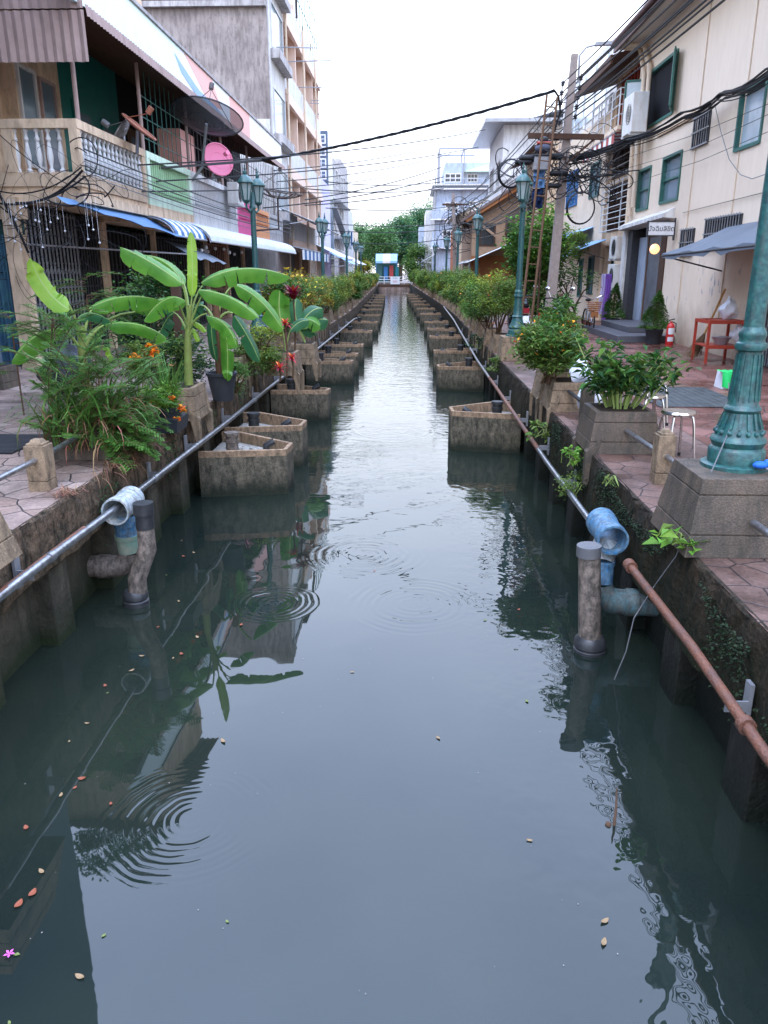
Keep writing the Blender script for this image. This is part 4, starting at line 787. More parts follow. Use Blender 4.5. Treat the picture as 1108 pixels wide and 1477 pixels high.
aircon(XB-.45, 22.7, 6.15, 'large white air conditioner high on the cream building beside the open window', h=.95, w_=.95, d=.4)
# --- right bank: narrow bay with balcony --------------------------------------
T = thing('shophouse', 'narrow peeling cream shophouse with maroon slats and a striped awning beside the cream building', 'building', (XB,26,P)); X2 = 6.55
g1 = (24.6,27.7,3.95,5.35); g2 = (24.5,27.6,5.55,6.5); d1 = (26.4,27.8,P,3.5); b1 = (24.5,27.7,6.9,8.55)
mb = MB(); facade(mb, X2, -1, 24.302, 28.0, P, 8.8, [g1,g2,d1,b1], .25); shell(mb, X2, -1, 24.303, 28.0, P, 8.8, 8); mb.build('wall','cream_old',T)
window(T,X2,-1,*g1,fm='wood_dark',gm='glass_dark',nv=3,nh=3,dep=.2); window(T,X2,-1,*g2,fm='wood_dark',gm='shaded_interior',nv=4,nh=2,dep=.2)
mb = MB(); xx = X2-.22
for i in range(9): z = g1[2]+(g1[3]-g1[2])*i/8; mb.cyl((xx,24.5,z),(xx,27.8,z),.014,n=5); mb.cyl((xx,24.5,z),(X2,24.5,z),.012,n=5); mb.cyl((xx,27.8,z),(X2,27.8,z),.012,n=5)
for y in (24.5,25.3,26.9,27.8): mb.box(xx-.02,xx+.0,y-.03,y+.03,g1[2]-.03,g1[3]+.03)
for i in range(5): z = g2[2]+(g2[3]-g2[2])*i/4; mb.cyl((xx,24.5,z),(xx,27.7,z),.011,n=5)
mb.build('window_cage','metal_white',T)
mb = MB(); 
for i in range(9): y = 24.6+3.0*i/8; mb.box(X2+.05,X2+.09,y-.09,y+.06,6.9,8.5)
mb.build('slat_screen','red_paint',T)
mb = MB(); mb.box(X2-.75,X2,24.35,27.95,6.55,6.66); mb.build('balcony_slab','cream_c',T)
mb = MB()
for z in (6.95,7.2,7.45,7.62): mb.cyl((X2-.72,24.4,z),(X2-.72,27.9,z),.018,n=6); mb.cyl((X2-.72,24.4,z),(X2,24.4,z),.018,n=6)
for i in range(5): y = 24.4+3.5*i/4; mb.cyl((X2-.72,y,6.6),(X2-.72,y,7.62),.022,n=6)
mb.build('balcony_railing','metal_white',T)
mb = MB(); mb.quad((X2+.24,24.5,6.9),(X2+.24,27.7,6.9),(X2+.24,27.7,8.55),(X2+.24,24.5,8.55)); mb.quad((X2+.24,26.4,P),(X2+.24,27.8,P),(X2+.24,27.8,3.5),(X2+.24,26.4,3.5)); mb.build('opening','shaded_interior',T)
mb = MB(); mb.box(X2+.14,X2+.2,26.45,27.1,P,3.4); mb.build('door','teal_dark',T)
mb = MB(); mb.add([(5.5,24.33,8.42),(5.5,30.3,8.42),(XB+5,30.3,10.2),(XB+5,24.33,10.2)],[(0,1,2,3)]); mb.box(5.46,5.52,24.33,30.3,8.2,8.43); mb.build('roof','wood_dark',T)
def striped(name_, label, y0, y1, x_in, x_out, z_in, z_out, cols, n, side, drop=.22):
    t = thing(name_, label, 'awning', ((x_in+x_out)/2,(y0+y1)/2,z_out))
    for c, m in enumerate(cols):
        for i in range(c, n, len(cols)):
            mb = MB(); a = y0+(y1-y0)*i/n; b = y0+(y1-y0)*(i+1)/n
            mb.quad((x_in,a,z_in),(x_in,b,z_in),(x_out,b,z_out),(x_out,a,z_out)); mb.quad((x_out,a,z_out),(x_out,b,z_out),(x_out,b,z_out-drop),(x_out,a,z_out-drop)); mb.build('stripe', m, t)
    mb = MB(); mb.cyl((x_out,y0,z_out-.01),(x_out,y1,z_out-.01),.02,n=6); mb.build('rod','metal_gray',t); return t
striped('striped_awning','red and white striped awning under the balcony of the narrow shophouse',24.2,28.4,X2,X2-.85,6.5,6.45,('stripe_red','stripe_white'),13,-1,.32)
aircon(X2-.3, 24.9, 3.05, 'white air conditioner stacked above another beside the door post', w_=.8,h=.65)
aircon(X2-.3, 24.9, 2.2, 'lower white air conditioner beside the door post above the purple cloth', w_=.8,h=.7)
# --- right bank: cream corner house with a roof terrace --------------------------------
T = thing('cream_house', 'cream two-storey house with blue grilles and a glazed roof room beyond the narrow shophouse', 'building', (6.45,33,P)); X3 = 6.45
wd = (28.9,30.5,5.2,6.35); wb = (32.6,34.9,5.2,6.5); gd = (28.8,29.7,1.9,3.2); gw = (30.6,31.3,1.75,3.15)
mb = MB(); facade(mb,X3,-1,28.003,37.5,P,7.75,[wd,wb,gd,gw],.12); shell(mb,X3,-1,28.004,37.5,P,7.75,8); mb.build('wall','cream_c',T)
window(T,X3,-1,*wd,nv=1,fm='teal_dark'); window(T,X3,-1,*wb,nv=3,nh=3,fm='stripe_blue',bars='stripe_blue',nb=7); window(T,X3,-1,*gw,nv=0); window(T,X3,-1,*gd,nv=0,fm='teal_dark')
mb = MB(); mb.box(6.9,12,30.5,39.5,7.76,10.4); c = mb.build('roof_room','white_wall',T)
mb = MB()
for i in range(4): y = 31+1.9*i; mb.box(6.86,6.9,y,y+1.5,8.3,10.1); 
mb.box(7.3,8.6,30.46,30.5,8.3,10.1); mb.box(9.0,11,30.46,30.5,8.3,10.1); mb.build('window','glass_light',c)
mb = MB(); mb.tube([(X3,28.05,8.2),(X3,37.4,8.2)],.025,6); 
for i in range(8): y = 28.2+i*1.3; mb.cyl((X3,y,7.76),(X3,y,8.2),.02,n=5)
mb.build('terrace_rail','metal_gray',T)
for y0, y1, z, lab in ((29.3,34.6,3.95,'upper light blue metal awning on the cream corner house behind the utility pole'),(27.2,30.6,3.45,'lower light blue metal awning on the cream corner house behind the bare shrub')):
    t = thing('metal_awning', lab, 'awning', (6,y0,z)); mb = MB(); mb.corr((X3-.01,y0,z+.25),(0,y1-y0,0),(-.9,0,-.33),26,.02); mb.quad((X3-.92,y0,z-.08),(X3-.92,y1,z-.08),(X3-.93,y1,z-.26),(X3-.93,y0,z-.26)); mb.build('sheet','awn_blue',t)
    mb = MB(); mb.cyl((X3-.9,y0+.1,z-.1),(X3,y0+.1,z-.35),.015,n=5); mb.cyl((X3-.9,y1-.1,z-.1),(X3,y1-.1,z-.35),.015,n=5); mb.build('strut','iron_dark',t)
# --- right bank further away ----------------------------------------------------------
def house(label, x, y0, y1, z1, m, s=-1, wins=(), gm='glass_dark', fm='white_wall', depth=8, front=(), roof=None, name='shophouse', extra=None):
    T = thing(name, label, 'building', (x,(y0+y1)/2,P)); mb = MB(); facade(mb,x,s,y0,y1,P,z1,[w[:4] for w in wins],.15); shell(mb,x,s,y0,y1,P,z1,depth)
    mb.build('wall',m,T)
    for w in wins: window(T,x,s,*w[:4],fm=w[4] if len(w) > 4 else fm,gm=gm,nv=2 if (w[1]-w[0]) > 1.5 else 1,nh=1,fw=.06)
    for (xa, xb, za, zb) in front:  # windows on the end wall that looks back along the canal
        mb = MB(); 
        mb.box(xa-.06,xb+.06,y0-.05,y0-.005,za-.06,zb+.06); f = mb.build('window',fm,T); mb = MB(); n = 3
        for i in range(n):
            for j in range(2): mb.box(xa+(xb-xa)*(i+.08)/n, xa+(xb-xa)*(i+.92)/n, y0-.056,y0-.05, za+(zb-za)*(j+.08)/2, za+(zb-za)*(j+.92)/2)
        mb.build('pane',gm,f)
    return T
T = house('brown timber shophouse with a laundry balcony and tin roof behind the ladder',6.2,37.6,46,8.2,'cream_old',wins=[(38.5,40.5,5.2,6.6),(42,44.5,5.2,6.6),(38.6,45,P,3.4,'wood_dark')],front=[(7,9.5,6,7.3)],gm='shaded_interior',fm='wood_dark')
mb = MB(); mb.corr((5.3,37.6,8.0),(0,8.2,0),(3.6,0,1.2),40,.03); mb.corr((6.3,37.8,7.9),(4.2,0,0),(0,-1.1,-.3),14,.03); mb.build('roof','rust_roof',T)
mb = MB(); mb.box(5.1,6.2,37.8,45.8,4.6,4.72); mb.build('balcony_slab','wood_dark',T); mb = MB()
for i in range(28): y = 37.9+i*.29; mb.cyl((5.12,y,4.7),(5.12,y,5.6),.014,n=4)
mb.cyl((5.12,37.8,5.6),(5.12,45.8,5.6),.025,n=5); mb.build('balcony_railing','iron_dark',T)
for i, (y, c, l) in enumerate(((38.6,'lavender','pale lavender shirt hanging on the laundry balcony'),(39.3,'pink_paint','pink towel hanging on the laundry balcony'),(40.1,'tarp_blue','blue trousers hanging on the laundry balcony'),(41.2,'white_wall','white sheet hanging on the laundry balcony'))):
    mb = MB(); 
    for k in range(5): mb.quad((5.18+.02*(k%2),y-.28+.11*k,7.0),(5.18+.02*((k+1)%2),y-.28+.11*(k+1),7.0),(5.18+.02*((k+1)%2),y-.26+.11*(k+1),6.2),(5.18+.02*(k%2),y-.26+.11*k,6.2))
    one(mb,'laundry',c,l,'laundry',(5.18,y,6.2),'laundry drying on the balcony')
mb = MB(); mb.cyl((5.2,38,7.02),(5.2,45,7.02),.012,n=5); one(mb,'clothes_line','cable_gray','clothes line over the laundry balcony','clothes line',(5.2,38,7))
T = house('white shophouse with a half grey side wall and a flat roof beyond the tin roof',5.0,47,55,10.4,'white_wall',wins=[(48,50,7.4,8.8),(51.5,54,7.4,8.8),(48,54,4,5.4)])
mb = MB(); mb.box(5.02,9,46.94,46.995,P,7.6); mb.build('grey_render','dirty_concrete_pale',T); mb = MB(); mb.box(3.9,12,46.2,56,10.42,10.6); mb.build('roof','zinc',T); mb = MB(); mb.corr((6.4,47,10.7),(0,8,0),(5,0,1.3),30,.04); mb.build('lean_to_roof','zinc',T)
T = thing('gabled_house', 'brown wooden house with an orange gable and diagonal brace beside the white shophouse', 'building', (4.6,50,P))
mb = MB(); x0,x1,y0 = 3.3,6.4,45.2; mb.box(x0,x1,y0,y0+9,P,5.6); mb.build('wall','timber',T)
mb = MB(); mb.box(x0-.02,x1,y0-.03,y0-.002,P,3.5); mb.build('shutter_door','wood_orange',T)
mb = MB(); mb.prism([(x0-.5,y0-.5,5.3),(x1+.6,y0-.5,7.9),(x1+.6,y0-.5,8.05),(x0-.5,y0-.5,5.45)],(0,9.5,0)); mb.build('roof','rust_roof',T)
mb = MB(); mb.prism([(x0-.3,y0-.45,5.25),(x1+.6,y0-.45,7.65),(x1+.6,y0-.45,7.88),(x0-.5,y0-.45,5.35)],(0,.06,0)); mb.build('barge_board','wood_orange',T)
mb = MB(); mb.prism([(x0,y0,5.6),(x1,y0,5.6),(x1,y0,7.6)],(0,.1,0)); mb.beam((x0+.05,y0-.4,5.4),(x0+1.3,y0-.4,4.5),.1,.12); mb.build('gable','timber',T)
for i in range(2):
    mb = MB(); xa = 3.7+i*1.5; mb.box(xa,xa+.9,y0-.02,y0-.003,4.0,5.2); f = mb.build('window','wood_dark',T); mb = MB(); mb.box(xa+.1,xa+.8,y0-.03,y0-.022,4.1,5.1); mb.build('pane','glass_dark',f)
t = thing('lean_to_awning', 'pale tin lean-to awning below the wooden gabled house', 'awning', (3.5,44,3.6)); mb = MB(); mb.corr((5.9,43.6,4.35),(0,9,0),(-2.9,0,-1.2),40,.025); mb.build('sheet','white_sheet',t); mb = MB(); 
pass
for y in (43.8,48,52): mb = MB(); mb.cyl((3.1,y,P),(3.1,y,3.25),.04,n=6); mb.build('post','metal_gray',t)
T = house('small cream house with a white tin porch roof left of the wooden gable',3.4,58,66,6.6,'cream_c',wins=[(59,61,4.6,5.8)],front=[(4,5,4.4,5.6)],fm='wood_dark')
mb = MB(); mb.corr((2.6,57.2,6.2),(0,8,0),(2.9,0,1.5),30,.03); mb.build('roof','white_sheet',T)
T = house('red brick shophouse deep in the row before the tall pale block',3.6,67,76,6.2,'terracotta',wins=[(68,70,4,5.2)],front=[(4.2,5.6,4,5.2)],fm='wood_dark')
mb = MB(); mb.corr((2.9,66.5,6.9),(0,9,0),(3.5,0,.8),30,.03); mb.build('roof','white_sheet',T)
# the tall pale block
T = thing('apartment_block', 'tall pale blue apartment block closing the right row with a steel pergola on top', 'building', (4.5,90,P))
b = -0.9; xa, xb, ya, yb = 2.4, 9.0, 85, 97
mb = MB(); facade(mb,xa,-1,ya,yb,P,11.0,[(ya+1+2.8*i,ya+2.8+2.8*i,z,z+1.3) for i in range(4) for z in (4.2,7.0,9.2)],.2); shell(mb,xa,-1,ya,yb,P,11.0,6.6); mb.box(xa+.9,xb,ya+.3,yb-1,11,13.2); mb.build('wall','blue_white',T)
for i in range(4):
    for z in (4.2,7.0,9.2): window(T,xa,-1,ya+1+2.8*i,ya+2.8+2.8*i,z,z+1.3,fm='white_wall',gm='glass_dark',nv=1,dep=.15)
for (a,c,z,h) in ((3.4,4.7,8.4,1.0),(5.9,6.8,8.5,1.0),(3.3,4.9,11.4,.75),(5.6,6.6,11.4,.7),(3.2,4.4,5.6,1.1),(5.6,6.8,5.6,1.1)):
    mb = MB(); yy = ya if z < 11 else ya+.3; mb.box(a-.06,c+.06,yy-.06,yy-.004,z-.06,z+h+.06); f = mb.build('window','white_wall',T); mb = MB()
    for i in range(3):
        for j in range(2): mb.box(a+(c-a)*(i+.1)/3,a+(c-a)*(i+.9)/3,yy-.07,yy-.062,z+h*(j+.1)/2,z+h*(j+.9)/2)
    mb.build('pane','glass_dark',f)
mb = MB()
for z in (10.6,7.7,4.9): mb.box(xa-.5,xb,ya-.7,ya-.003,z,z+.12)
mb.box(xa-.4,xb,ya-.55,yb,11.003,11.12); mb.build('floor_slab','white_wall',T)
mb = MB()
for z in (7.82,5.02): mb.box(xa-.45,xb,ya-.69,ya-.62,z,z+.75)
mb.build('balcony_parapet','blue_white',T)
mb = MB()
for x, y in ((2.7,85.2),(5.2,85.2),(2.7,90),(5.2,90)): mb.cyl((x,y,11.1),(x,y,14.5),.08,n=6)
for q in (((2.7,85.2,13.7),(6.6,85.2,13.7)),((2.7,90,13.7),(6.6,90,13.7)),((2.7,85.2,13.7),(2.7,90,13.7)),((5.2,85.2,13.7),(5.2,90,13.7))): mb.cyl(*[(a,b_,14.5) for a,b_,c_ in q],.08,n=6)
mb.build('pergola','metal_gray',T)
mb = MB(); mb.prism([(5.2,84.6,12.3),(9.2,84.6,12.3),(7.9,84.6,13.1)],(0,5,0)); mb.build('roof','pale_green',T)
for k, (y0, y1, x, z, m) in enumerate(((98,108,1.6,9.6,'white_wall'),(109,117,.9,8.3,'blue_white'))):
    T = house(['white shophouse behind the tall pale block','last pale shophouse on the right before the footbridge'][k],x,y0,y1,z,m,wins=[(y0+1+3*i,y0+2.6+3*i,zz,zz+1.3) for i in range(2 if k else 3) for zz in (4.2,7.0)])
# --- left bank: corner shophouse row --------------------------------------------------
XG, XU = -6.7, -7.3; XF = -5.6
T = thing('corner_shophouse', 'old cream corner shophouse with a baluster balcony and dark folding grilles', 'building', (-6.7,15.5,P))
y0, y1 = 13.95, 17.5; zb = 3.62
mb = MB() # solid body: upper wall in two planes, party walls
mb.box(-16,XU,y0+1.6,y1,P,7.4); mb.box(-16,-7.6,y0+1.2,y0+1.6,P,7.4); mb.build('wall','cream_old',T)
mb = MB(); mb.box(-14,XG,13.2,13.45,P,3.72) if False else None; mb.box(-6.98,-6.72,13.75,14.05,P,3.9); mb.build('pillar','cream_old',T); mb = MB(); mb.box(-6.85,-6.62,17.3,17.5,P,3.7); mb.build('pillar','cream_old',T)
mb = MB(); mb.box(-12,XF,y0,y0+.01,0,0) if False else None
mb.prism([(-12,y0,zb+.2),(XF,y0,zb+.2),(XF,y1,zb+.2),(-12,y1,zb+.2)],(0,0,.16)); mb.prism([(-12,y0+.05,zb+.36),(XF-.05,y0+.05,zb+.36),(XF-.05,y1,zb+.36),(-12,y1,zb+.36)],(0,0,.1)); mb.build('balcony_slab','cream_old',T)
z0, zt = 4.08, 5.12
def parapet(T, XF, y0, y1, z0, zt, m, fill, frontx=None):
    mb = MB(); mb.box(XF-.16,XF,y0,y1,zt-.14,zt); mb.box(XF-.14,XF-.02,y0,y1,z0,z0+.22); 
    for y in (y0, y1-.16): mb.box(XF-.15,XF-.01,y,y+.16,z0+.221,zt-.141)
    if frontx is not None: mb.box(frontx,XF-.161,y0,y0+.16,zt-.14,zt); mb.box(frontx,XF-.141,y0+.02,y0+.14,z0,z0+.22); mb.box(-6.9,-6.7,y0+.01,y0+.15,z0+.221,zt-.141)
    return mb.build('parapet',m,T)
pp = parapet(T,XF,y0,y1-.1,z0,zt,'cream_old','bal',-12)
prof = [(.045,0),(.05,.04),(.03,.06),(.028,.1),(.05,.2),(.055,.27),(.035,.42),(.025,.48),(.04,.50),(.045,.53),(.028,.56),(.026,.62),(.05,.65),(.05,.68)]
bmesh0 = None
hh = (zt-.14-z0-.22)/.68
for i in range(15):
    y = y0+.28+i*(y1-.1-y0-.5)/14; mb = MB(); mb.lathe((XF-.08,y,z0+.22),[(r,z*hh) for r,z in prof],8); mb.build('baluster','metal_white',pp,smooth=True)
for i in range(6):
    x = XF-.35-i*.19 if i < 5 else -7.2; mb = MB(); mb.lathe((x,y0+.08,z0+.22),[(r,z*hh) for r,z in prof],8); mb.build('baluster','white_wall',pp,smooth=True)
mb = MB(); mb.box(-14,-5.35,13.76,17.2,7.45,8.7); mb.build('upper_wall','cream_old',T); mb = MB(); mb.corr((-14,13.5,8.72),(9.0,0,0),(0,4,.4),60,.02); mb.build('upper_roof','brown_sheet',T)
# doors behind the balcony on the wall that faces the camera
def fdoor(T, xa, xb, y, za, zb_, m, gm='glass', nv=2, nh=2, bars=False):
    mb = MB(); mb.box(xa,xb,y-.06,y-.003,za,zb_); f = mb.build('window',m,T); mb = MB()
    for i in range(nv):
        for j in range(nh): mb.box(xa+.06+(xb-xa-.12)*(i+.06)/nv,xa+.06+(xb-xa-.12)*(i+.94)/nv,y-.07,y-.062,za+.08+(zb_-za-.16)*(j+.04)/nh,za+.08+(zb_-za-.16)*(j+.96)/nh)
    mb.build('pane',gm,f); return f
fdoor(T,-8.45,-7.88,y0+1.2,4.6,6.35,'white_wall','glass',2,2)
fdoor(T,-9.6,-8.9,y0+1.2,4.3,6.55,'white_wall','glass',2,2)
window(T,XU,1,15.62,16.35,4.6,6.35,fm='white_wall',gm='glass',nv=2,nh=2,dep=.02,proud=.05); window(T,XU,1,16.5,17.2,4.6,6.3,fm='brown_sheet',gm='glass',nv=2,nh=2,dep=.02,proud=.05)
# ground floor grilles: side facing the canal, and the gate facing the camera
def grille(T, a, b, z0, z1, n, m, name='folding_grille', back='interior'):
    a = Vector(a); b = Vector(b); d = (b-a); nrm = Vector((-d.y,d.x,0)).normalized(); 
    if nrm.dot(Vector((0,-1,0))+Vector((-a.x,0,0)).normalized()) < 0: nrm = -nrm
    mb = MB()
    for i in range(n+1):
        p = a+d*i/n+nrm*(.03+.03*(i%2)); mb.beam((p.x,p.y,z0),(p.x,p.y,z1),.022,.022)
    for z in (z0+.05,z0+(z1-z0)*.5,z1-.05): mb.beam(a+nrm*.02+Vector((0,0,z-a.z)),b+nrm*.02+Vector((0,0,z-b.z)),.03,.03)
    for i in range(0,n,2):
        p = a+d*i/n+nrm*.05; q = a+d*min(i+2,n)/n+nrm*.05
        for z in (z0+.4,z0+1.0,z0+1.6): mb.beam((p.x,p.y,z),(q.x,q.y,z+.2),.008,.02)
    o = mb.build(name,m,T); mb = MB(); mb.quad((a.x,a.y,z0),(b.x,b.y,z0),(b.x,b.y,z1),(a.x,a.y,z1)); mb.build('backing',back,o); return o
grille(T,(-6.75,14.05,P),(-6.75,16.1,P),P,3.75,26,'metal_gray'); grille(T,(-6.78,16.1,P),(-6.78,17.3,P),P,3.75,18,'iron_dark'); 
grille(T,(-12,13.9,P),(-6.98,13.9,P),P,3.3,64,'grille_blue',back='grille_blue')
mb = MB(); mb.box(-12,-6.7,13.88,13.94,3.3,3.55); mb.build('lintel','teal_dark',T)
mb = MB(); mb.box(-12,-6.62,13.8,13.95,3.55,3.72); mb.build('fascia','cream_old',T)
# brown corrugated drop at the corner and scalloped eave of the whole row
T2 = thing('tin_canopy', 'brown corrugated tin canopy with scalloped eave hanging over the left balconies', 'canopy', (-5.2,14,6.3))
mb = MB(); mb.corr((-14,13.72,6.62),(8.8,0,0),(0,.02,-.72),58,.02); mb.corr((-14,13.70,6.98),(8.8,0,0),(0,.01,-.34),58,.012); mb.build('end_sheet','brown_sheet',T2)
mb = MB(); mb.corr((-5.2,13.75,6.66),(0,20.0,0),(-2.3,0,.75),150,.022); mb.build('roof_sheet','wood_dark',T2)  # dark colour puts the canopy's underside shade into the sheet
mb = MB(); mb.corr((-5.18,13.75,6.72),(0,20.0,0),(.02,0,-.17),150,.014); mb.build('scalloped_edge','brown_sheet',T2)
mb = MB(); 
for y in (14.2,17.5,21,24.6,28.4): mb.cyl((-5.66,y,5.1),(-5.66,y,6.75),.04,n=8)
mb.build('post','brown_sheet',T2)
T3 = thing('painted_signboard', 'long faded signboard above the left eave painted aqua, white and pink', 'signboard', (-5.3,24,7))
for a, b, m in ((12.4,19.5,'sign_aqua'),(19.5,24.4,'sign_white'),(25.0,27.3,'sign_pink'),(27.3,33.6,'sign_white')):
    mb = MB(); mb.box(-5.36,-5.28,a+.002,b-.002,6.72,7.50); mb.build('panel',m,T3)
mb = MB(); mb.box(-5.36,-5.28,24.402,24.998,6.72,7.5); mb.quad((-5.276,19.8,7.48),(-5.276,22.4,7.48),(-5.276,23.4,6.95),(-5.276,22.0,6.8)); mb.build('faded_motif','sign_pink',T3)
mb = MB(); g = random.Random(9)
mb.add([(-5.274,19.0,7.3),(-5.274,19.5,7.0),(-5.274,20.6,6.8),(-5.274,22.0,6.78),(-5.274,23.6,6.8),(-5.274,22.6,6.9),(-5.274,21.0,6.95),(-5.274,19.8,7.15)],[tuple(range(8))])
mb.build('faded_motif','awn_blue',T3)
mb = MB(); mb.box(-5.38,-5.24,12.4,33.6,7.5,7.56); mb.build('top_rail','dirty_concrete_pale',T3)
# row of narrow shophouses behind the balconies
row = [('green',17.5,20.9,'pale_green','green_paint','pale green shophouse balcony front with a slatted green parapet'),('white',20.9,26.2,'white_wall','metal_white','grimy white shophouse with a pale slatted balcony next to the green one'),('pink',26.2,29.2,'pink_paint','pink_paint','shophouse with a bright pink lattice balcony'),('orange',29.2,32.0,'orange_paint','orange_paint','shophouse with a salmon orange balcony front'),('plain',32.0,35.3,'dirty_concrete_pale','metal_white','pale shophouse at the end of the tin canopy with window lattice')]
for k, (nm, a, b, m, m2, lab) in enumerate(row):
    T = thing('shophouse', lab, 'building', (-6.5,(a+b)/2,P)); 
    mb = MB(); mb.box(-16,-7.3,a+.002,b-.002,P,7.45); mb.build('wall','shaded_interior' if k != 0 else 'teal_panel',T)  # near-black walls carry the shade under the canopy in their colour
    mb = MB(); mb.box(-7.3,XF,a+.002,b-.002,3.72,4.06); mb.build('balcony_slab','cream_old' if k == 0 else m,T)
    zt_ = 5.12-(.0 if k < 2 else .25)
    mb = MB(); mb.box(XF-.16,XF+.0,a+.002,b-.002,zt_-.14,zt_); mb.box(XF-.14,XF-.01,a+.002,b-.002,4.061,4.3); mb.box(XF-.15,XF-.005,a+.002,a+.2,4.301,zt_-.141); mb.box(XF-.15,XF-.005,b-.2,b-.002,4.301,zt_-.141); pp = mb.build('parapet',m,T)
    mb = MB(); n = int((b-a)/.17)
    for i in range(n): y = a+.22+(b-a-.44)*(i+.5)/n; mb.box(XF-.09,XF-.05,y-.018,y+.018,4.301,zt_-.141); mb.box(XF-.07,XF-.03,y-.04,y+.04,4.38,4.5)
    mb.build('slatted_panel',m2,pp)
    mb = MB() # security cage above the parapet
    for i in range(int((b-a)/.35)): y = a+.2+i*.35; mb.cyl((XF-.1,y,zt_),(XF-.1,y,6.7),.011,n=4)
    for z in (5.4,5.8,6.2): mb.cyl((XF-.1,a,z),(XF-.1,b,z),.011,n=4)
    mb.build('security_cage','iron_dark' if k != 0 else 'teal_frame',T)
    mb = MB(); w0 = a+.5; mb.box(-7.32,-7.25,w0,w0+1.0,4.1,6.2); mb.build('door',['teal_panel','wood','wood_dark','wood','white_wall'][k],T); mb = MB(); mb.box(-7.32,-7.25,b-1.3,b-.4,4.1,6.1); mb.build('door',['teal_panel','wood','wood_dark','wood','white_wall'][k],T)
    mb = MB(); mb.quad((-7.24,w0+.1,5.2),(-7.24,w0+.9,5.2),(-7.24,w0+.9,6.0),(-7.24,w0+.1,6.0)); mb.build('pane','glass',T); mb = MB(); mb.quad((-7.24,b-1.2,4.9),(-7.24,b-.5,4.9),(-7.24,b-.5,5.9),(-7.24,b-1.2,5.9)); mb.build('pane','glass',T)
    grille(T,(-6.8,a+.1,P),(-6.8,b-.1,P),P,3.6,int((b-a)/.13),['iron_dark','iron_dark','timber','iron_dark','grille_gray'][k])
    mb = MB(); mb.box(-6.9,-6.66,a+.002,a+.1,P,3.72); mb.build('pillar','cream_old',T)
# things on the balconies
mb = MB(); mb.box(-6.6,-6.0,21.6,23.0,4.6,6.2); one(mb,'screen_panel','sign_pink','pink corrugated screen behind the pink dish','screen',(-6.3,22,4.6))
aircon(XF+.25, 24.9, 4.62, 'air conditioner bracketed on the grimy white balcony left of the pink lattice', s=1, w_=.8, h=.6)
# awnings above the shop fronts of the left row
T = thing('tarpaulin_awning', 'blue tarpaulin awning pinned under the cream balcony of the corner shophouse', 'awning', (-5.5,15.5,3.6))
mb = MB(); n = 10; vs = []
for i in range(n+1):
    f = i/n; y = 13.2+4.6*f
    for j in range(5): h = j/4; vs.append((-5.75+(.95)*h*(.25+.75*f), y+.1*h, 3.86-.02*f-(.12+.38*f)*h-.05*math.sin(PI*h)+.02*math.sin(i*2.2)*h))
mb.add(vs,[(i*5+j,i*5+j+1,(i+1)*5+j+1,(i+1)*5+j) for i in range(n) for j in range(4)]); mb.build('canvas','tarp_blue',T,smooth=True)
mb = MB(); mb.cyl((-6.8,13.8,3.15),(-4.85,17.9,3.05),.018,n=6); mb.cyl((-4.9,13.6,3.2),(-4.85,17.9,3.05),.014,n=6) if False else None; mb.build('pole','metal_gray',T)
T = thing('tarpaulin_awning', 'dark grey tarpaulin hanging below the blue one behind the banana plants', 'awning', (-5,18.8,3.2))
mb = MB(); vs = []
for i in range(9):
    for j in range(4): vs.append((-5.5+.7*j/3, 17.9+2.9*i/8, 3.35-.38*(j/3)-.03*math.sin(i*2)*j/3-.09*i/8))
mb.add(vs,[(i*4+j,i*4+j+1,(i+1)*4+j+1,(i+1)*4+j) for i in range(8) for j in range(3)]); mb.build('canvas','tarp_grey',T,smooth=True)
def barrel(name_, label, y0, y1, x_in, x_out, z_in, z_out, m, n, cols=None):
    t = thing(name_, label, 'awning', ((x_in+x_out)/2,(y0+y1)/2,z_out)); arcs = [(x_in+(x_out-x_in)*math.sin(a*PI/12), z_out+(z_in-z_out)*math.cos(a*PI/12)) for a in range(7)]
    for c, mm in enumerate(cols or (m,)):
        mb = MB(); k = len(cols) if cols else 1
        for i in range(c, n, k):
            a = y0+(y1-y0)*i/n; b = y0+(y1-y0)*(i+1)/n; md = (a+b)/2
            for (p, q) in zip(arcs, arcs[1:]):
                if cols: mb.quad((p[0],a,p[1]),(p[0],b,p[1]),(q[0],b,q[1]),(q[0],a,q[1]))
                else: mb.quad((p[0],a,p[1]),(p[0]+.02,md,p[1]+.03),(q[0]+.03,md,q[1]+.02),(q[0],a,q[1])); mb.quad((p[0]+.02,md,p[1]+.03),(p[0],b,p[1]),(q[0],b,q[1]),(q[0]+.03,md,q[1]+.02))
            if cols: mb.build('stripe', mm, t); mb = MB()
        if not cols: mb.build('sheet', mm, t)
    mb = MB(); mb.cyl((x_out,y0,z_out),(x_out,y1,z_out),.022,n=6); 
    for i in range(4): y = y0+(y1-y0)*i/3; mb.tube([(p[0]-.02,y,p[1]-.03) for p in arcs],.015,5)
    mb.build('frame','metal_gray',t); return t
barrel('striped_awning','blue and white striped barrel awning under the green balcony',17.3,19.9,-5.7,-5.05,3.84,3.42,None,11,('stripe_blue','stripe_white'))
barrel('curved_awning','long white curved corrugated awning along the left shop fronts',19.95,34.5,-5.8,-4.95,3.85,3.4,'white_sheet',75)
mb = MB(); g = random.Random(2)
T = thing('string_lights','string of small white globe bulbs under the curved awning','string lights',(-5.3,21,3.2))
mb = MB(); pts = [(-5.35+.15*math.sin(i),19.6+i*.42,3.3-.06*math.sin(i*1.7)) for i in range(14)]; mb.tube(pts,.006,4); mb.build('cord','cable',T)
mb = MB(); [mb.ball((p[0],p[1],p[2]-.05),.045,6) for p in pts]; mb.build('bulb','plastic_white',T,smooth=True)
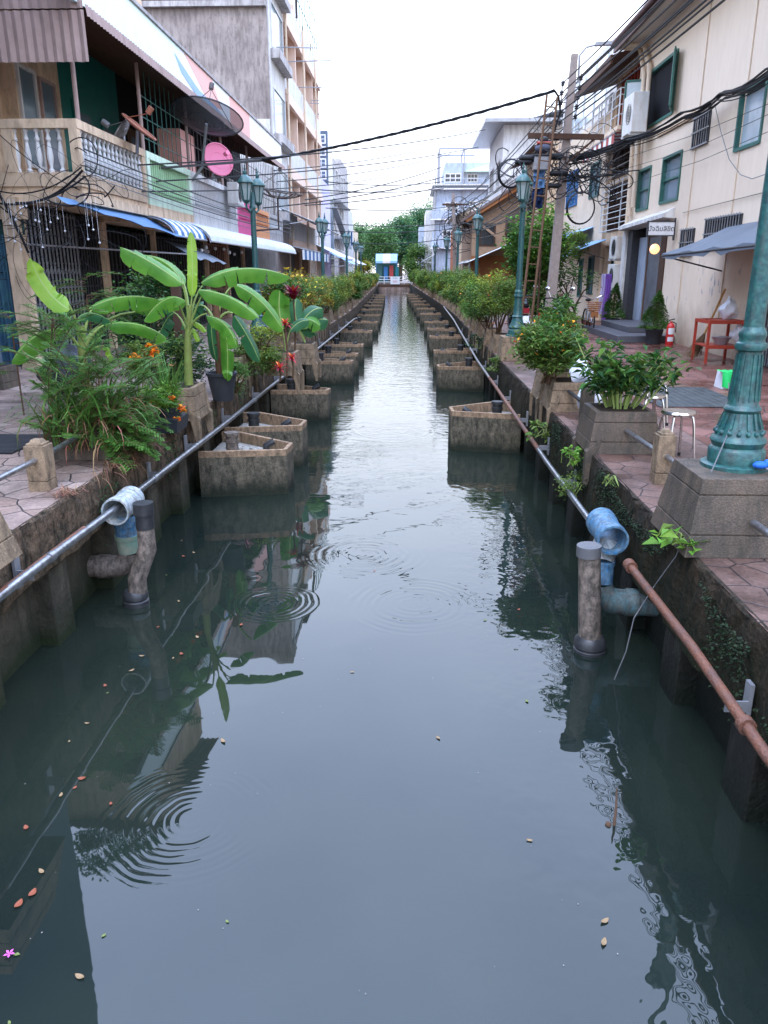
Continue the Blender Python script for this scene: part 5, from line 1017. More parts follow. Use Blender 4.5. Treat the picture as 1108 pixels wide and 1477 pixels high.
# tall dirty building and the peach balconies
T = thing('peach_apartment_house', 'tall peach apartment house with stacked recessed balconies and a stained grey end wall', 'building', (-6,45,P))
X = -6.0; ya, yb, zt = 35.6, 54.0, 15.3; ym = 39.6
mb = MB(); mb.box(-18,X-1.4,ya+.1,yb,P,zt); mb.build('wall','peach',T)
mb = MB(); mb.box(-18,X-.003,ya,ya+.1,P,zt+1.2); mb.box(-7.4,X-.003,ya+.1,ym,P,zt+1.2); mb.box(-18,-7.4,ya+.1,ym,zt,zt+1.2); mb.build('end_wall','dirty_concrete',T)
mb = MB(); mb.box(-18,X-.02,ya-.03,ya-.002,P,8.8) ; mb.build('white_band','white_wall',T)
mb = MB(); mb.box(X-.002,X+.06,ya+.1,ym,4.8,zt+.2); mb.build('front_panel','white_wall',T)
for i, z in enumerate((5.3,8.4,11.6,14.2)):
    window(T,X+.06,1,ya+.6,ym-.4,z,z+1.75,fm='metal_white',gm='glass',nv=3,nh=1,dep=.02,proud=.05)
    mb = MB(); mb.box(X+.06,X+.45,ya+.3,ym-.1,z-.45,z-.1); mb.build('window_ledge','dirty_concrete_pale',T)
sl = [4.2,7.5,10.75,14.0]
for z in sl:
    mb = MB(); mb.box(X-1.4,X+.12,ym,yb,z-.18,z); mb.build('floor_slab','peach',T)
    mb = MB(); mb.box(X-.05,X+.07,ym,yb,z,z+(.95 if z < 14 else .75)); mb.build('balcony_parapet','white_wall',T)
    mb = MB(); mb.box(X+.0,X+.16,ym+.1,yb-.1,z-.5,z-.18); mb.build('slab_band','peach',T)
for i, y in enumerate((ym+.05,43.6,47.2,50.6,yb-.25)):
    mb = MB(); mb.box(X-1.4,X+.02,y,y+.22,P,zt); mb.build('party_wall','peach',T)
mb = MB(); mb.tube([(X+.2,45.4,14.6),(X+.2,45.4,P)],.06,8); mb.tube([(X+.2,50.7,14.6),(X+.2,50.7,4)],.05,8); mb.tube([(X+.2,39.5,14.6),(X+.2,39.5,4)],.05,8); mb.build('downpipe','cream_c',T)
for z in sl[:3]:
    for y in (41.4,45.2,48.8,52.2):
        mb = MB(); mb.box(X-1.42,X-1.36,y-.7,y+.5,z+.02,z+2.1); mb.build('balcony_door','brown_sheet',T)
mb = MB() # glass screen on the roof
for i in range(9): y = 45+1.1*i; mb.box(X-.04,X+.0,y-.03,y+.03,14.75,17.2)
for z in (14.8,16,17.2): mb.box(X-.03,X-.01,45,53.8,z-.03,z+.03)
mb.build('roof_screen_frame','teal_frame',T)
mb = MB(); mb.quad((X-.02,45,14.8),(X-.02,53.8,14.8),(X-.02,53.8,17.2),(X-.02,45,17.2)); gm_ = mat('clear_screen',(.65,.8,.82),.1); gm_.node_tree.nodes['Principled BSDF'].inputs['Alpha'].default_value = .3; M['clear_screen'] = gm_; mb.build('roof_screen','clear_screen',T)
mb = MB(); mb.box(X-1.5,X+.1,40.5,44.5,17.0,17.1); mb.beam((X+.05,44.4,14.9),(X+.05,44.4,17),.12,.12); mb.beam((X-1.4,40.6,14.9),(X-1.4,40.6,17),.12,.12); mb.build('roof_shelter','iron_dark',T)
for k, (u, v, L_) in enumerate(((398,68,1.9),(412,89,2.1),(431,126,2.6),(448,145,2.9),(447,149,2.9),(455,165,3.1))):
    p = atx(u, v, X+.1); mb = MB(); mb.cyl(p,p+Vector((L_,.1,.0+(.06 if k%2 else -.02))),.022,n=6); one(mb,'bamboo_pole','metal_gray','thin pole sticking out over the canal from the peach house, %s from the left'%['first','second','third','fourth','fifth','sixth'][k],'pole',p,'poles sticking out of the peach house')
TT = bpy.data.objects['peach_apartment_house']
for i in range(5):
    x0 = -17.4+2.1*i; mb = MB(); mb.box(x0,x0+1.9,35.50,35.598,13.15,14.7); f = mb.build('window','rust_roof',TT); mb = MB(); mb.box(x0+.06,x0+.92,35.49,35.499,13.22,14.63); mb.box(x0+.98,x0+1.84,35.49,35.499,13.22,14.63); mb.build('pane','glass_dark',f)
mb = MB(); mb.box(-18,-6.0,35.4,35.6,12.9,13.1); mb.build('sill_band','dirty_concrete_pale',TT)
g = random.Random(77); AB = bpy.data.objects['apartment_block']
for z in (4.9,7.7,10.6):
    mb = MB()
    for i in range(26): mb.cyl((2.0+.26*i,84.32,z+.12),(2.0+.26*i,84.32,z+1.0),.02,n=4)
    mb.cyl((2.0,84.32,z+1.0),(8.6,84.32,z+1.0),.03,n=5); mb.build('balcony_railing','metal_gray',AB)
for k,(x,z) in enumerate(((3.0,5.9),(5.2,8.9),(6.9,5.8),(2.9,8.9),(7.1,8.8))): mb = MB(); mb.box(x,x+.7,84.6,84.95,z-.7,z-.1); mb.build('wall_unit','ac_white' if k%2 else 'rust_roof',AB,bevel=.02)
mb = MB(); mb.tube([(2.35,84.9,12),(2.35,84.9,P)],.07,6); mb.build('drain_stack','metal_gray',AB); mb = MB(); mb.tube([(5.1,84.9,11),(5.1,84.9,P)],.07,6); mb.build('drain_stack','metal_gray',AB)
# tall neighbour just outside the left edge of the picture; it shows in the water
T = thing('corrugated_building', 'tall building clad in blue grey sheet at the very left edge of the picture', 'building', (-6.4,8,P))
mb = MB(); mb.box(-15,-6.4,2,12.0,P,14.5); mb.build('wall','blue_cladding',T); mb = MB(); mb.corr((-6.36,2,P+.1),(0,9.9,0),(0,0,13),90,.02); mb.build('cladding','blue_cladding',T)
# beyond
T = house('lilac painted house end beyond the peach apartments',-6.1,54.3,61,8.6,'lilac',s=1,wins=[(55,57,4.6,6)],gm='glass_dark')
T = house('dark glass stair tower with grid windows above the lilac house',-6.2,61.2,64.5,12.4,'tower_glass',s=1,wins=[],front=[(-7.3,-6.4,z,z+.5) for z in (9.2,10.0,10.8,11.6)],fm='metal_white',gm='tower_glass',depth=1.6,name='stair_tower')
T = house('stained grey concrete shophouse block with a stair on its side',-6.35,65,76,11.3,'dirty_concrete_pale',s=1,wins=[(66+2.6*i,67.6+2.6*i,z,z+1.4) for i in range(4) for z in (4.4,7,9.3)],front=[(-8.4,-7.2,8,9.2),(-8.4,-7.2,5,6.2)])
mb = MB(); mb.beam((-6.2,65,7.5),(-5.6,72,4.6),.5,.12); mb.box(-6.3,-5.7,66,76,8.0,8.12); mb.box(-6.3,-5.7,66,76,5.2,5.32); mb.build('outer_stair','metal_gray',T)
T = house('weathered concrete house with a raised roof box further down the left row',-6.7,77,86,12.6,'dirty_concrete_pale',s=1,wins=[(78+2.6*i,79.6+2.6*i,z,z+1.4) for i in range(3) for z in (4.4,7.2,10)],front=[(-8.6,-7.6,9,10.4)])
T = house('small white house with a blue window far down the left row',-7.0,88,97,9.2,'white_wall',s=1,wins=[(89,91,5.5,7,'stripe_blue'),(93,95,5.5,7)],front=[(-8.4,-7.4,6.2,7.4)],fm='stripe_blue')
T = house('last pale house on the left bank near the footbridge',-7.3,99,110,7.6,'cream_c',s=1,wins=[(100,102,4.6,6),(105,107,4.6,6)])
# awnings and fronts under those houses
striped('striped_awning','blue and white striped awning below the peach house',36.2,47.5,-5.9,-4.9,3.9,3.65,('stripe_white','stripe_blue'),15,1,.45)
for k, (a, b) in enumerate(((36,41.5),(41.6,47.5),(47.6,53.8))):
    T = thing('shop_shutter',['closed blue grey folding shutter under the peach house','brown wooden shop front under the peach house','pale shop front under the far end of the peach house'][k],'shop front',(-6.3,(a+b)/2,P)); grille(T,(-6.1,a,P),(-6.1,b,P),P,3.6,int((b-a)/.2),['grille_gray','timber','white_wall'][k],'leaf',['grille_gray','wood','cream_old'][k])
def leanto(label, y0, y1, x_in, x_out, z_in, z_out, m):
    t = thing('lean_to_awning',label,'awning',(x_in,y0,z_out)); mb = MB(); mb.corr((x_in,y0,z_in),(0,y1-y0,0),(x_out-x_in,0,z_out-z_in),int((y1-y0)/.3),.02); mb.build('sheet',m,t); mb = MB(); mb.cyl((x_out,y0,z_out),(x_out,y1,z_out),.025,n=5)
    for y in (y0+.1,y1-.1): mb.cyl((x_out,y,z_out),(x_in,y,z_out-.2),.02,n=5)
    mb.build('frame','metal_white',t)
leanto('tin awning with white struts hanging above the striped awning of the peach house',37,50,-5.9,-4.6,5.4,4.9,'dirty_concrete_pale')
leanto('white lean-to awning in front of the lilac house',50,60,-6.0,-4.3,4.3,3.5,'white_sheet')
leanto('blue plastic lean-to beyond the white awning',60.2,66,-6.1,-4.4,4.0,3.2,'awn_blue')
leanto('far white lean-to awning on the left bank',70,82,-6.3,-4.6,4.1,3.3,'white_sheet')
leanto('far white lean-to awning on the right bank',78,90,2.3,1.0,4.3,3.6,'white_sheet')
# footbridge, kiosk
yb = 108.5; bx = bend(yb)
T = thing('footbridge','far footbridge with white railings crossing the canal','footbridge',(bx-.4,yb,P)); mb = MB(); mb.box(bx-3.6,bx+2.7,yb-.8,yb+.8,.62,1.0); mb.build('deck','wood_dark',T)
for s_ in (-.75,.75):
    mb = MB(); 
    for z in (1.3,1.62,1.95): mb.cyl((bx-3.6,yb+s_,z),(bx+2.7,yb+s_,z),.03,n=6)
    for i in range(8): x = bx-3.6+.9*i; mb.cyl((x,yb+s_,1),(x,yb+s_,1.95),.03,n=6)
    mb.build('railing','metal_white',T)
t = thing('notice_board','white notice board with red Thai lettering on the far footbridge railing','sign',(bx-.3,yb-.85,1.1)); sx_ = aty(570,410,yb-.85).x
mb = MB(); mb.box(sx_-.62,sx_+.62,yb-.9,yb-.86,1.02,2.0); mb.build('board','plastic_white',t); text_obj('ห้ามทิ้ง',.24,'cable',t,(sx_,yb-.91,1.80),(PI/2,0,0)); text_obj('ขยะ',.42,'red_gloss',t,(sx_,yb-.91,1.38),(PI/2,0,0))
T = thing('kiosk','far kiosk with a pale blue and white striped canopy behind the footbridge','kiosk',(-3.8,117,P)); kx0 = aty(542,380,117).x; kx1 = aty(573,380,117).x
for i in range(3):
    a = kx0+(kx1-kx0)*i/3; mb = MB(); mb.quad((a,117,4.1),(a+(kx1-kx0)/3,117,4.1),(a+(kx1-kx0)/3,118.2,5.1),(a,118.2,5.1)); mb.quad((a,117,4.1),(a+(kx1-kx0)/3,117,4.1),(a+(kx1-kx0)/3,117,3.8),(a,117,3.8)); mb.build('canopy',['awn_blue','soffit','awn_blue'][i],T)
mb = MB(); [mb.cyl((x,117.1,P),(x,117.1,4.1),.05,n=6) for x in (kx0+.05,)]; mb.build('post','stripe_blue',T); mb = MB(); mb.cyl((kx1-.05,117.1,P),(kx1-.05,117.1,4.1),.05,n=6); mb.build('post','stripe_blue',T); mb = MB(); mb.box(kx0,kx1,119,119.1,P,4.9); mb.build('back_panel','teal_dark',T)
for k,(m,l) in enumerate((('post_green','green banner hanging in the far kiosk'),('stripe_blue','dark blue banner hanging in the far kiosk'),('stripe_red','dull red banner hanging in the far kiosk'),('teal_panel','teal cabinet standing in the far kiosk'))):
    x = kx0+.35+k*.82; mb = MB(); mb.box(x,x+.55,117.6,117.8,1.4,3.5-.2*(k%2)); one(mb,'banner',m,l,'banner',(x,117.6,1.4),'coloured panels in the kiosk')
# ------------------------------------------------------------------ banana plants
def petiole(par, a, b, c, r=.016):
    mb = MB(); a, b, c = Vector(a), Vector(b), Vector(c); pts = [a*(1-t_)**2+b*2*t_*(1-t_)+c*t_*t_ for t_ in (0,.25,.5,.75,1)]; mb.tube(pts, [r*1.5,r*1.1,r,r*.8,r*.6], 8); mb.build('stalk','stem_green',par,smooth=True)
def A(u, v, y): return aty(u, v, y)
Y = 8.6
T = thing('banana_plant','young banana plant with one upright lime leaf growing behind the grassy planter','banana plant',(A(118,520,Y).x,Y,P))
b0 = A(118,505,Y); mb = MB(); mb.tube([(b0.x,Y,P),(b0.x,Y,P+.25),tuple(b0),tuple(A(118,470,Y))],[.06,.055,.045,.03],10); mb.build('stem','pseudostem',T,smooth=True)
for (p, bl, w_, m, sd, sp, fo) in [
    ([(118,490,0),(108,455,-.05),(100,440,-.1)], [(101,447,-.1),(62,425,-.15),(44,372,-.25)], .27,'banana_lime',1,1,.15),
    ([(117,505,0),(100,478,-.1),(88,474,-.2)], [(92,475,-.2),(50,470,-.35),(17,521,-.55)], .24,'banana_green',2,1,.5),
    ([(120,490,0),(126,455,.05),(132,447,.1)], [(128,445,.1),(175,418,.25),(228,432,.45)], .22,'banana_green',3,3,.6),
    ([(121,505,0),(135,475,0),(150,469,.05)], [(152,468,.05),(200,458,.1),(240,487,.15)], .20,'banana_green',4,2,.6),
    ([(120,495,0),(150,452,.3),(195,450,.6)], [(190,447,.6),(225,425,.7),(268,434,.9)], .22,'banana_green',5,2,.5),
    ([(116,492,0),(112,470,0),(108,458,0)], [(110,462,0),(125,440,0),(158,462,.2)], .16,'banana_dark',6,1,.6),
    ([(122,510,0),(135,500,0),(150,499,0)], [(146,500,0),(160,497,0),(158,522,0)], .08,'banana_lime',7,1,.6)]:
    q = [A(u,v,Y+d) for u,v,d in p]; petiole(T,*q); banana_leaf(T,[A(u,v,Y+d) for u,v,d in bl],w_*.86,m,sd,fo*.9,sp+3)
Y = 9.0
T = thing('banana_plant','tall slim banana plant with a rolled upright leaf in a stone planter','banana plant',(A(273,560,Y).x,Y,P))
b0 = A(272,545,Y); stone_box(T, b0.x-.24, b0.x+.16, Y-.32, Y+.32, P, 1.42, .045, 'stone', True, 'planter', 1)
mb = MB(); mb.tube([(b0.x,Y,1.3),tuple(b0),tuple(A(271,490,Y)),tuple(A(274,440,Y))],[.055,.05,.04,.026],12); mb.build('stem','pseudostem',T,smooth=True)
for (p, bl, w_, m, sd, sp, fo) in [
    ([(274,460,0),(276,440,0),(277,425,0)], [(277,428,0),(279,380,0),(275,333,.02)], .14,'banana_lime',11,0,.2),
    ([(272,470,0),(270,425,-.05),(262,408,-.1)], [(264,410,-.1),(215,372,-.15),(173,356,-.25)], .26,'banana_green',12,1,.4),
    ([(273,460,0),(272,420,.2),(262,402,.4)], [(266,410,.4),(240,366,.5),(200,368,.7)], .24,'banana_green',13,1,.5),
    ([(274,465,0),(280,425,.1),(292,412,.2)], [(290,408,.2),(345,372,.35),(417,398,.5)], .26,'banana_green',14,1,.5),
    ([(274,470,0),(282,445,-.05),(292,425,-.1)], [(286,418,-.1),(335,420,-.2),(372,458,-.3)], .25,'banana_green',15,1,.5),
    ([(274,475,0),(282,455,-.1),(298,452,-.15)], [(298,455,-.15),(330,460,-.25),(342,500,-.3)], .19,'banana_green',16,1,.6),
    ([(272,478,0),(262,440,-.15),(250,428,-.3)], [(268,434,-.3),(240,415,-.4),(208,462,-.45)], .2,'banana_green',17,2,.6),
    ([(272,485,0),(262,455,.1),(250,450,.2)], [(252,452,.2),(240,452,.3),(226,492,.35)], .16,'banana_dark',18,2,.6),
    ([(273,480,0),(276,468,-.05),(278,462,-.05)], [(277,464,-.05),(288,465,-.05),(297,478,-.1)], .08,'banana_lime',19,0,.5),
    ([(272,490,0),(275,478,-.05),(279,474,-.05)], [(277,474,-.05),(284,480,-.05),(286,492,-.1)], .08,'banana_lime',20,0,.5)]:
    q = [A(u,v,Y+d) for u,v,d in p]; petiole(T,*q,.012); banana_leaf(T,[A(u,v,Y+d) for u,v,d in bl],w_*.8,m,sd,fo,sp+3)
Y = 10.2
T = thing('banana_plant','banana plant with a brown dry trunk and torn hanging leaves in a black plastic pot','banana plant',(A(320,560,Y).x,Y,P))
b0 = A(321,560,Y); mb = MB(); mb.lathe((b0.x,Y,P),[(.13,0),(.19,.33),(.205,.335),(.205,.37),(.18,.37),(.17,.32),(.001,.32)],24); mb.build('pot','pot_black',T,smooth=True)
mb = MB(); mb.tube([(b0.x,Y,P+.3),tuple(A(318,520,Y)),tuple(A(314,470,Y)),tuple(A(312,440,Y))],[.075,.07,.055,.04],12); mb.build('stem','dry_stem',T,smooth=True)
for (p, bl, w_, m, sd, sp, fo) in [
    ([(313,460,0),(320,425,0),(335,412,.1)], [(338,410,.1),(378,425,.1),(407,474,.15)], .27,'banana_green',21,2,.4),
    ([(313,465,0),(325,445,0),(336,452,0)], [(338,455,0),(360,485,0),(374,520,.0)], .22,'banana_dark',22,2,.5),
    ([(313,470,0),(318,455,-.1),(326,470,-.15)], [(324,468,-.15),(330,500,-.2),(328,548,-.2)], .22,'banana_green',23,1,.7),
    ([(313,470,0),(300,440,.1),(290,440,.2)], [(292,440,.2),(275,440,.3),(262,472,.35)], .2,'banana_dark',24,2,.6),
    ([(312,470,0),(306,455,-.1),(304,460,-.15)], [(305,460,-.15),(304,490,-.2),(312,520,-.2)], .14,'banana_dark',25,1,.7)]:
    q = [A(u,v,Y+d) for u,v,d in p]; petiole(T,*q); banana_leaf(T,[A(u,v,Y+d) for u,v,d in bl],w_*.8,m,sd,fo,sp)
# broad-leaved plants further along
def broad(label, Y, base, lv, planter=None):
    b = A(*base, Y); T = thing('broadleaf_plant',label,'plant',(b.x,Y,P)); stone_box(T,b.x-.28,b.x+.24,Y-.3,Y+.3,P,1.42,.045,'stone',True,'planter',1)
    for i,(bl,w_,m) in enumerate(lv):
        q = [A(u,v,Y+d) for u,v,d in bl]; petiole(T,(b.x,Y,1.42),(b+q[0])/2,q[0],.012); banana_leaf(T,q,w_,m,30+i,.3,1)
    return T
broad('broad pale leaf standing upright beside the maroon plant',13.0,(412,500),[([(408,475,0),(400,445,0),(404,418,0)],.34,'banana_green'),([(418,478,0),(430,460,0),(446,462,.1)],.18,'banana_dark')])
broad('low plant with large glossy blue-green leaves beside the yellow croton bush',14.6,(440,492),[([(432,470,0),(450,440,0),(466,445,.2)],.34,'banana_dark'),([(434,472,0),(455,455,0),(474,462,.2)],.3,'banana_dark'),([(430,470,0),(422,445,0),(428,430,.1)],.28,'banana_dark'),([(432,474,0),(445,470,0),(456,482,.0)],.26,'banana_dark'),([(430,474,0),(440,450,-.1),(462,470,-.1)],.28,'banana_green')])
def rosette(label, x, y, z0, z, r, m, n=22, potted=True, cat='plant', up=.5, wd=.07):
    T = thing('rosette_plant',label,cat,(x,y,z0)); mb = MB(); mb.tube([(x,y,z0),(x+.02,y,(z0+z)/2),(x,y,z)],.016,6); mb.build('stem','stem_brown',T,smooth=True)
    mb = MB(); g = random.Random(int(x*100)); 
    for i in range(n): blade_mesh(mb,(x,y,z-.04*(i/n)),2*PI*i*.382+g.uniform(-.2,.2),r*g.uniform(.8,1.15),wd,up*(.4+1.3*i/n),g.uniform(.5,1.2),6)
    mb.build('leaf_rosette',m,T,smooth=True); return T
rosette('maroon cordyline rosette on a thin stem beside the broad pale leaf',A(423,430,13.2).x,13.2,P+.35,A(423,428,13.2).z,.28,'leaf_red',26,wd=.075)
for k,(u,v,y) in enumerate(((411,466,12.4),(403,530,11.9),(421,516,12.2))):
    p = A(u,v,y); rosette(['red bromeliad at the top of the pale green shrub','red bromeliad low in front of the pale green shrub','red bromeliad to the right of the pale green shrub'][k],p.x,y,P+.02,p.z,.16,'flower_red',20,up=.9,wd=.035)
# ------------------------------------------------------------------ shrubs in stone planters along both banks
def shrub(label, side, y, zc, rad, m, n=1800, size=.07, seed=1, x=None, fl=None, w_=.5, planter=True, m2=None, group=None, ncl=14, asp=.45, zt=1.42, d=.32, pm='stone', name='potted_shrub'):
    Xe = (XL if side < 0 else XR)+bend(y); xc = x if x is not None else Xe+side*.12
    T = thing(name,label,'potted shrub',(xc,y,P),group)
    if planter: stone_box(T,min(Xe,Xe+side*w_),max(Xe,Xe+side*w_),y-d,y+d,P,zt,.05,pm,True,'planter',-side if y < 24 else 0)
    c = (xc,y,zc); mb = MB(); g = random.Random(seed)
    stems(mb,(xc,y,zt-.05 if planter else P),[(xc+rad[0]*.7*g.uniform(-1,1),y+rad[1]*.7*g.uniform(-1,1),zc+rad[2]*g.uniform(-.3,.7)) for _ in range(9)],.014); mb.build('stems','stem_brown',T)
    pts = crown_pts(c,rad,n,seed,ncl); leaves('foliage',m,T,pts,size,seed,asp)
    if m2: leaves('new_leaves',m2,T,crown_pts((c[0],c[1],c[2]+rad[2]*.25),rad,n//4,seed+5,ncl),size,seed+5,asp)
    if fl: 
        pts = crown_pts((c[0],c[1],c[2]+rad[2]*.15),[r*1.08 for r in rad],fl[1],seed+9,ncl,shell=.85); leaves('flowers',fl[0],T,pts,fl[2] if len(fl) > 2 else .05,seed,.9)
    return T
# right bank
p = A(895,550,7.5)
T = thing('potted_shrub','leafy dark green shrub in the big stone planter behind the steel stools','potted shrub',(2.02,7.5,P)); stone_box(T,1.68,2.36,7.15,7.82,P,1.44,.06,'stone_dark',True,'planter',-1)
mb = MB(); g = random.Random(4); pts = []
for i in range(34):
    a = g.uniform(0,2*PI); l = g.uniform(.3,.62); tx = 2.02+math.cos(a)*g.uniform(.1,.48); ty = 7.5+math.sin(a)*.32; tz = 1.45+l*g.uniform(.6,1.0)
    if i > 28: tx = 2.02+g.uniform(.3,.55); tz = 1.9
    if i == 0: tx, tz = 1.62, 2.08
    q = [(2.02+(tx-2.02)*.35,7.5+(ty-7.5)*.4,1.42),(2.02+(tx-2.02)*.7,(ty+7.5)/2,(1.42+tz)/2+.05),(tx,ty,tz)]; mb.tube(q,[.009,.007,.004],5)
    for _ in range(15): f = g.uniform(.35,1.05); aa = Vector(q[1]).lerp(Vector(q[2]),max(0,(f-.35)/.65)); pts.append((aa.x+g.gauss(0,.035),aa.y+g.gauss(0,.035),aa.z+g.gauss(0,.03)))
mb.build('stems','stem_green',T); leaves('foliage','leaf_green',T,pts,.125,4,.36,.55,.3)
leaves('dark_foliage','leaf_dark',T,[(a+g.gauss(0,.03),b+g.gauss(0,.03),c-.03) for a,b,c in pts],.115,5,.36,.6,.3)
shrub('bushy shrub with small orange flowers in a planter beside the white sacks',1,9.75,1.78,(.48,.42,.36),'leaf_mid',3200,.085,41,x=1.72,m2='leaf_green',fl=('flower_orange',34,.045),w_=.55,ncl=18,zt=1.40,asp=.33)
T = shrub('tall loose shrub with small orange flowers rising beside the front bushy one',1,10.6,1.88,(.36,.36,.44),'leaf_mid',2400,.085,42,x=1.98,m2='leaf_green',fl=('flower_orange',20,.045),w_=.55,ncl=16,asp=.33)
ord_r = ['closest behind the second lamp post','next beyond the second lamp post']
rs = [16.9,18.6,21.0,23.0,25.4,28.0,30.8,33.8,36.8,40,43.5,47.5,52,57,62.5,68.5,75,82,90,98]
for k, y in enumerate(rs):
    g = random.Random(70+k); f = .5 if y < 24 else .6; n = 4200 if y < 24 else (3200 if y < 45 else 1900)
    shrub('green planter shrub on the right bank past the second lamp, %s'%ORDN[k],1,y,1.92+g.uniform(-.1,.2)+.002*y,(g.uniform(.5,.75),g.uniform(.45,.65)+.005*y,g.uniform(.45,.68)+.002*y),['leaf_mid','leaf_green','leaf_mid','leaf_lime'][k%4],n,.06 if y < 25 else (.08 if y < 50 else .12),100+k,m2='leaf_yellow' if k%3 == 0 else 'leaf_mid',fl=('flower_orange',16,.07) if k%4 == 1 else None,w_=.45,group='planter shrubs along the right bank',ncl=9)
# left bank
shrub('pale green fine leaved shrub below the torn banana leaves',-1,12.7,1.45,(.46,.60,.42),'leaf_mid',4200,.055,51,x=-2.45,m2='leaf_yellow',ncl=16,asp=.4)
shrub('fern like dark shrub hanging over the canal edge beside the black pot',-1,10.9,1.25,(.3,.3,.28),'leaf_fern',1500,.05,52,x=-2.5,planter=False)
shrub('croton bush with yellow and orange leaves beside the big glossy leaves',-1,16.8,2.0,(.65,.8,.66),'leaf_green',3600,.085,53,x=-2.75,m2='leaf_croton',fl=('flower_yellow',60,.09),ncl=16)
shrub('green and yellow croton bush behind the first one on the left bank',-1,18.9,2.05,(.6,.8,.66),'leaf_mid',3000,.09,54,m2='leaf_croton',fl=('flower_yellow',60,.09),ncl=14)
ls = [21.2,23.4,25.4,28.4,30.6,33,36,39.5,43,47,51.5,56.5,62,68,75,83,92,101]
for k, y in enumerate(ls):
    g = random.Random(170+k); n = 3200 if y < 35 else 2000
    shrub('planter shrub on the left bank past the croton bushes, %s'%ORDN[k],-1,y,1.95+g.uniform(-.15,.2),(g.uniform(.42,.65),g.uniform(.5,.75)+.006*y,g.uniform(.42,.7)),['leaf_mid','leaf_croton','leaf_green','leaf_mid'][k%4],n,.065 if y < 35 else .11,200+k,m2='leaf_yellow' if k%2 else 'leaf_mid',fl=('flower_yellow',30,.09) if k%3 == 1 else None,w_=.45,group='planter shrubs along the left bank',ncl=9)
for k,(y) in enumerate((12.4,13.9,20.1,22.3)):
    T = thing('stone_planter','bare stone planter on the left canal edge, %s'%ORDN[k],'planter',(XL,y,P),'bare stone planters on the left bank'); stone_box(T,XL-.45,XL-.02,y-.28,y+.28,P,1.40,.05,'stone',True,'block',1)
# planter by the grassy clump
T = thing('potted_shrub','overgrown planter of grass and feathery mimosa spilling over the left canal edge','planter',(-2.95,7.2,P))
stone_box(T,-3.35,-2.72,6.75,7.65,P,1.42,.05,'stone_dark',True,'planter',0)
g = random.Random(11); mb = MB(); c0 = Vector((-3.0,7.0,1.3))
for i in range(300):
    b = (g.uniform(-3.3,-2.68),g.uniform(6.55,7.7),g.uniform(1.15,1.42)); blade_mesh(mb,b,g.uniform(0,2*PI),g.uniform(.35,.85),.016,g.uniform(.05,.7),g.uniform(.6,2.4),6)
mb.build('grass_blades','leaf_grass',T)
mb = MB()
for i in range(190):
    b = (g.uniform(-3.2,-2.62),g.uniform(6.5,7.5),g.uniform(1.15,1.45)); blade_mesh(mb,b,g.uniform(0,2*PI),g.uniform(.3,.6),.012,g.uniform(.4,1.1),g.uniform(1.2,2.6),6)
mb.build('dry_blades','leaf_dry',T)
def fern(T, starts, seed, m='leaf_fern', ln=(.35,.7), name='feathery_leaves'):
    g = random.Random(seed); vs = []; st = MB()
    for (b, az, el, L_) in starts:
        p = Vector(b); d = Vector((math.cos(az)*math.cos(el),math.sin(az)*math.cos(el),math.sin(el))); pts = [p.copy()]
        n = 16
        for i in range(n):
            d = (d+Vector((0,0,-.045))).normalized(); p = p+d*L_/n; pts.append(p.copy())
            if i < 3: continue
            side = d.cross(Vector((0,0,1))).normalized()
            for s in (-1,1):
                q = (side*s+d*.5+Vector((0,0,g.uniform(-.15,.2)))).normalized(); l2 = g.uniform(.06,.12)*(1.2-abs(i-8)/14)
                m_ = 7
                for k in range(1,m_+1):
                    c = p+q*l2*k/m_; o = q.cross(Vector((0,0,1))).normalized()
                    for s2 in (-1,1):
                        a = c; e_ = c+o*s2*.022+q*.006; f_ = c+o*s2*.012+q*.009; h_ = c+o*s2*.012-q*.004
                        vs += [a,f_,e_,h_]
        st.tube(pts,.004,4,False)
    mb = MB(); mb.v = [tuple(v) for v in vs]; mb.f = [(i,i+1,i+2,i+3) for i in range(0,len(vs),4)]
    mb.build(name,m,T); st.build('fern_stalks','stem_brown',T)
fern(T,[((g.uniform(-3.25,-2.7),g.uniform(6.5,7.6),g.uniform(1.2,1.95)),g.uniform(0,2*PI),g.uniform(.2,1.2),g.uniform(.3,.5)) for _ in range(100)],12)
fern(T,[((-2.78,g.uniform(6.6,7.6),g.uniform(1.1,1.5)),g.uniform(-.9,.5),g.uniform(-.3,.4),g.uniform(.3,.5)) for _ in range(40)],13,name='trailing_leaves')
T = thing('sapling','thin feathery leaved sapling standing in front of the folding grilles','sapling',(A(72,600,7.9).x,7.9,P)); bb = A(72,560,7.9); tp = A(76,455,7.9)
mb = MB(); mb.tube([(bb.x,7.9,P),tuple(bb),tuple(tp)],[.018,.015,.009],7); mb.build('trunk','stem_brown',T)
st = [(tuple(tp-Vector((0,0,g.uniform(0,.35)))),g.uniform(0,2*PI),g.uniform(.1,.9),g.uniform(.35,.6)) for _ in range(26)]; fern(T,st,15)
T = thing('mimosa_shrub','small feathery mimosa with pale green tips behind the banana plant','shrub',(A(130,520,9.6).x,9.6,P)); bb = A(125,430,9.6); mb = MB(); mb.tube([(bb.x+.05,9.6,P),(bb.x,9.6,bb.z)],.012,6); mb.build('trunk','stem_brown',T)
fern(T,[((bb.x,9.6,bb.z-g.uniform(-.25,.3)),g.uniform(-1.2,1.2) if i%2 else g.uniform(2,4.2),g.uniform(.0,.6),g.uniform(.4,.75)) for i in range(26)],16)
T = thing('mimosa_shrub','low feathery mimosa growing by the left edge in front of the blue gate','shrub',(A(20,520,9).x,9,P)); bb = A(18,480,9); mb = MB(); mb.tube([(bb.x,9,P),tuple(bb)],.01,6); mb.build('trunk','stem_brown',T)
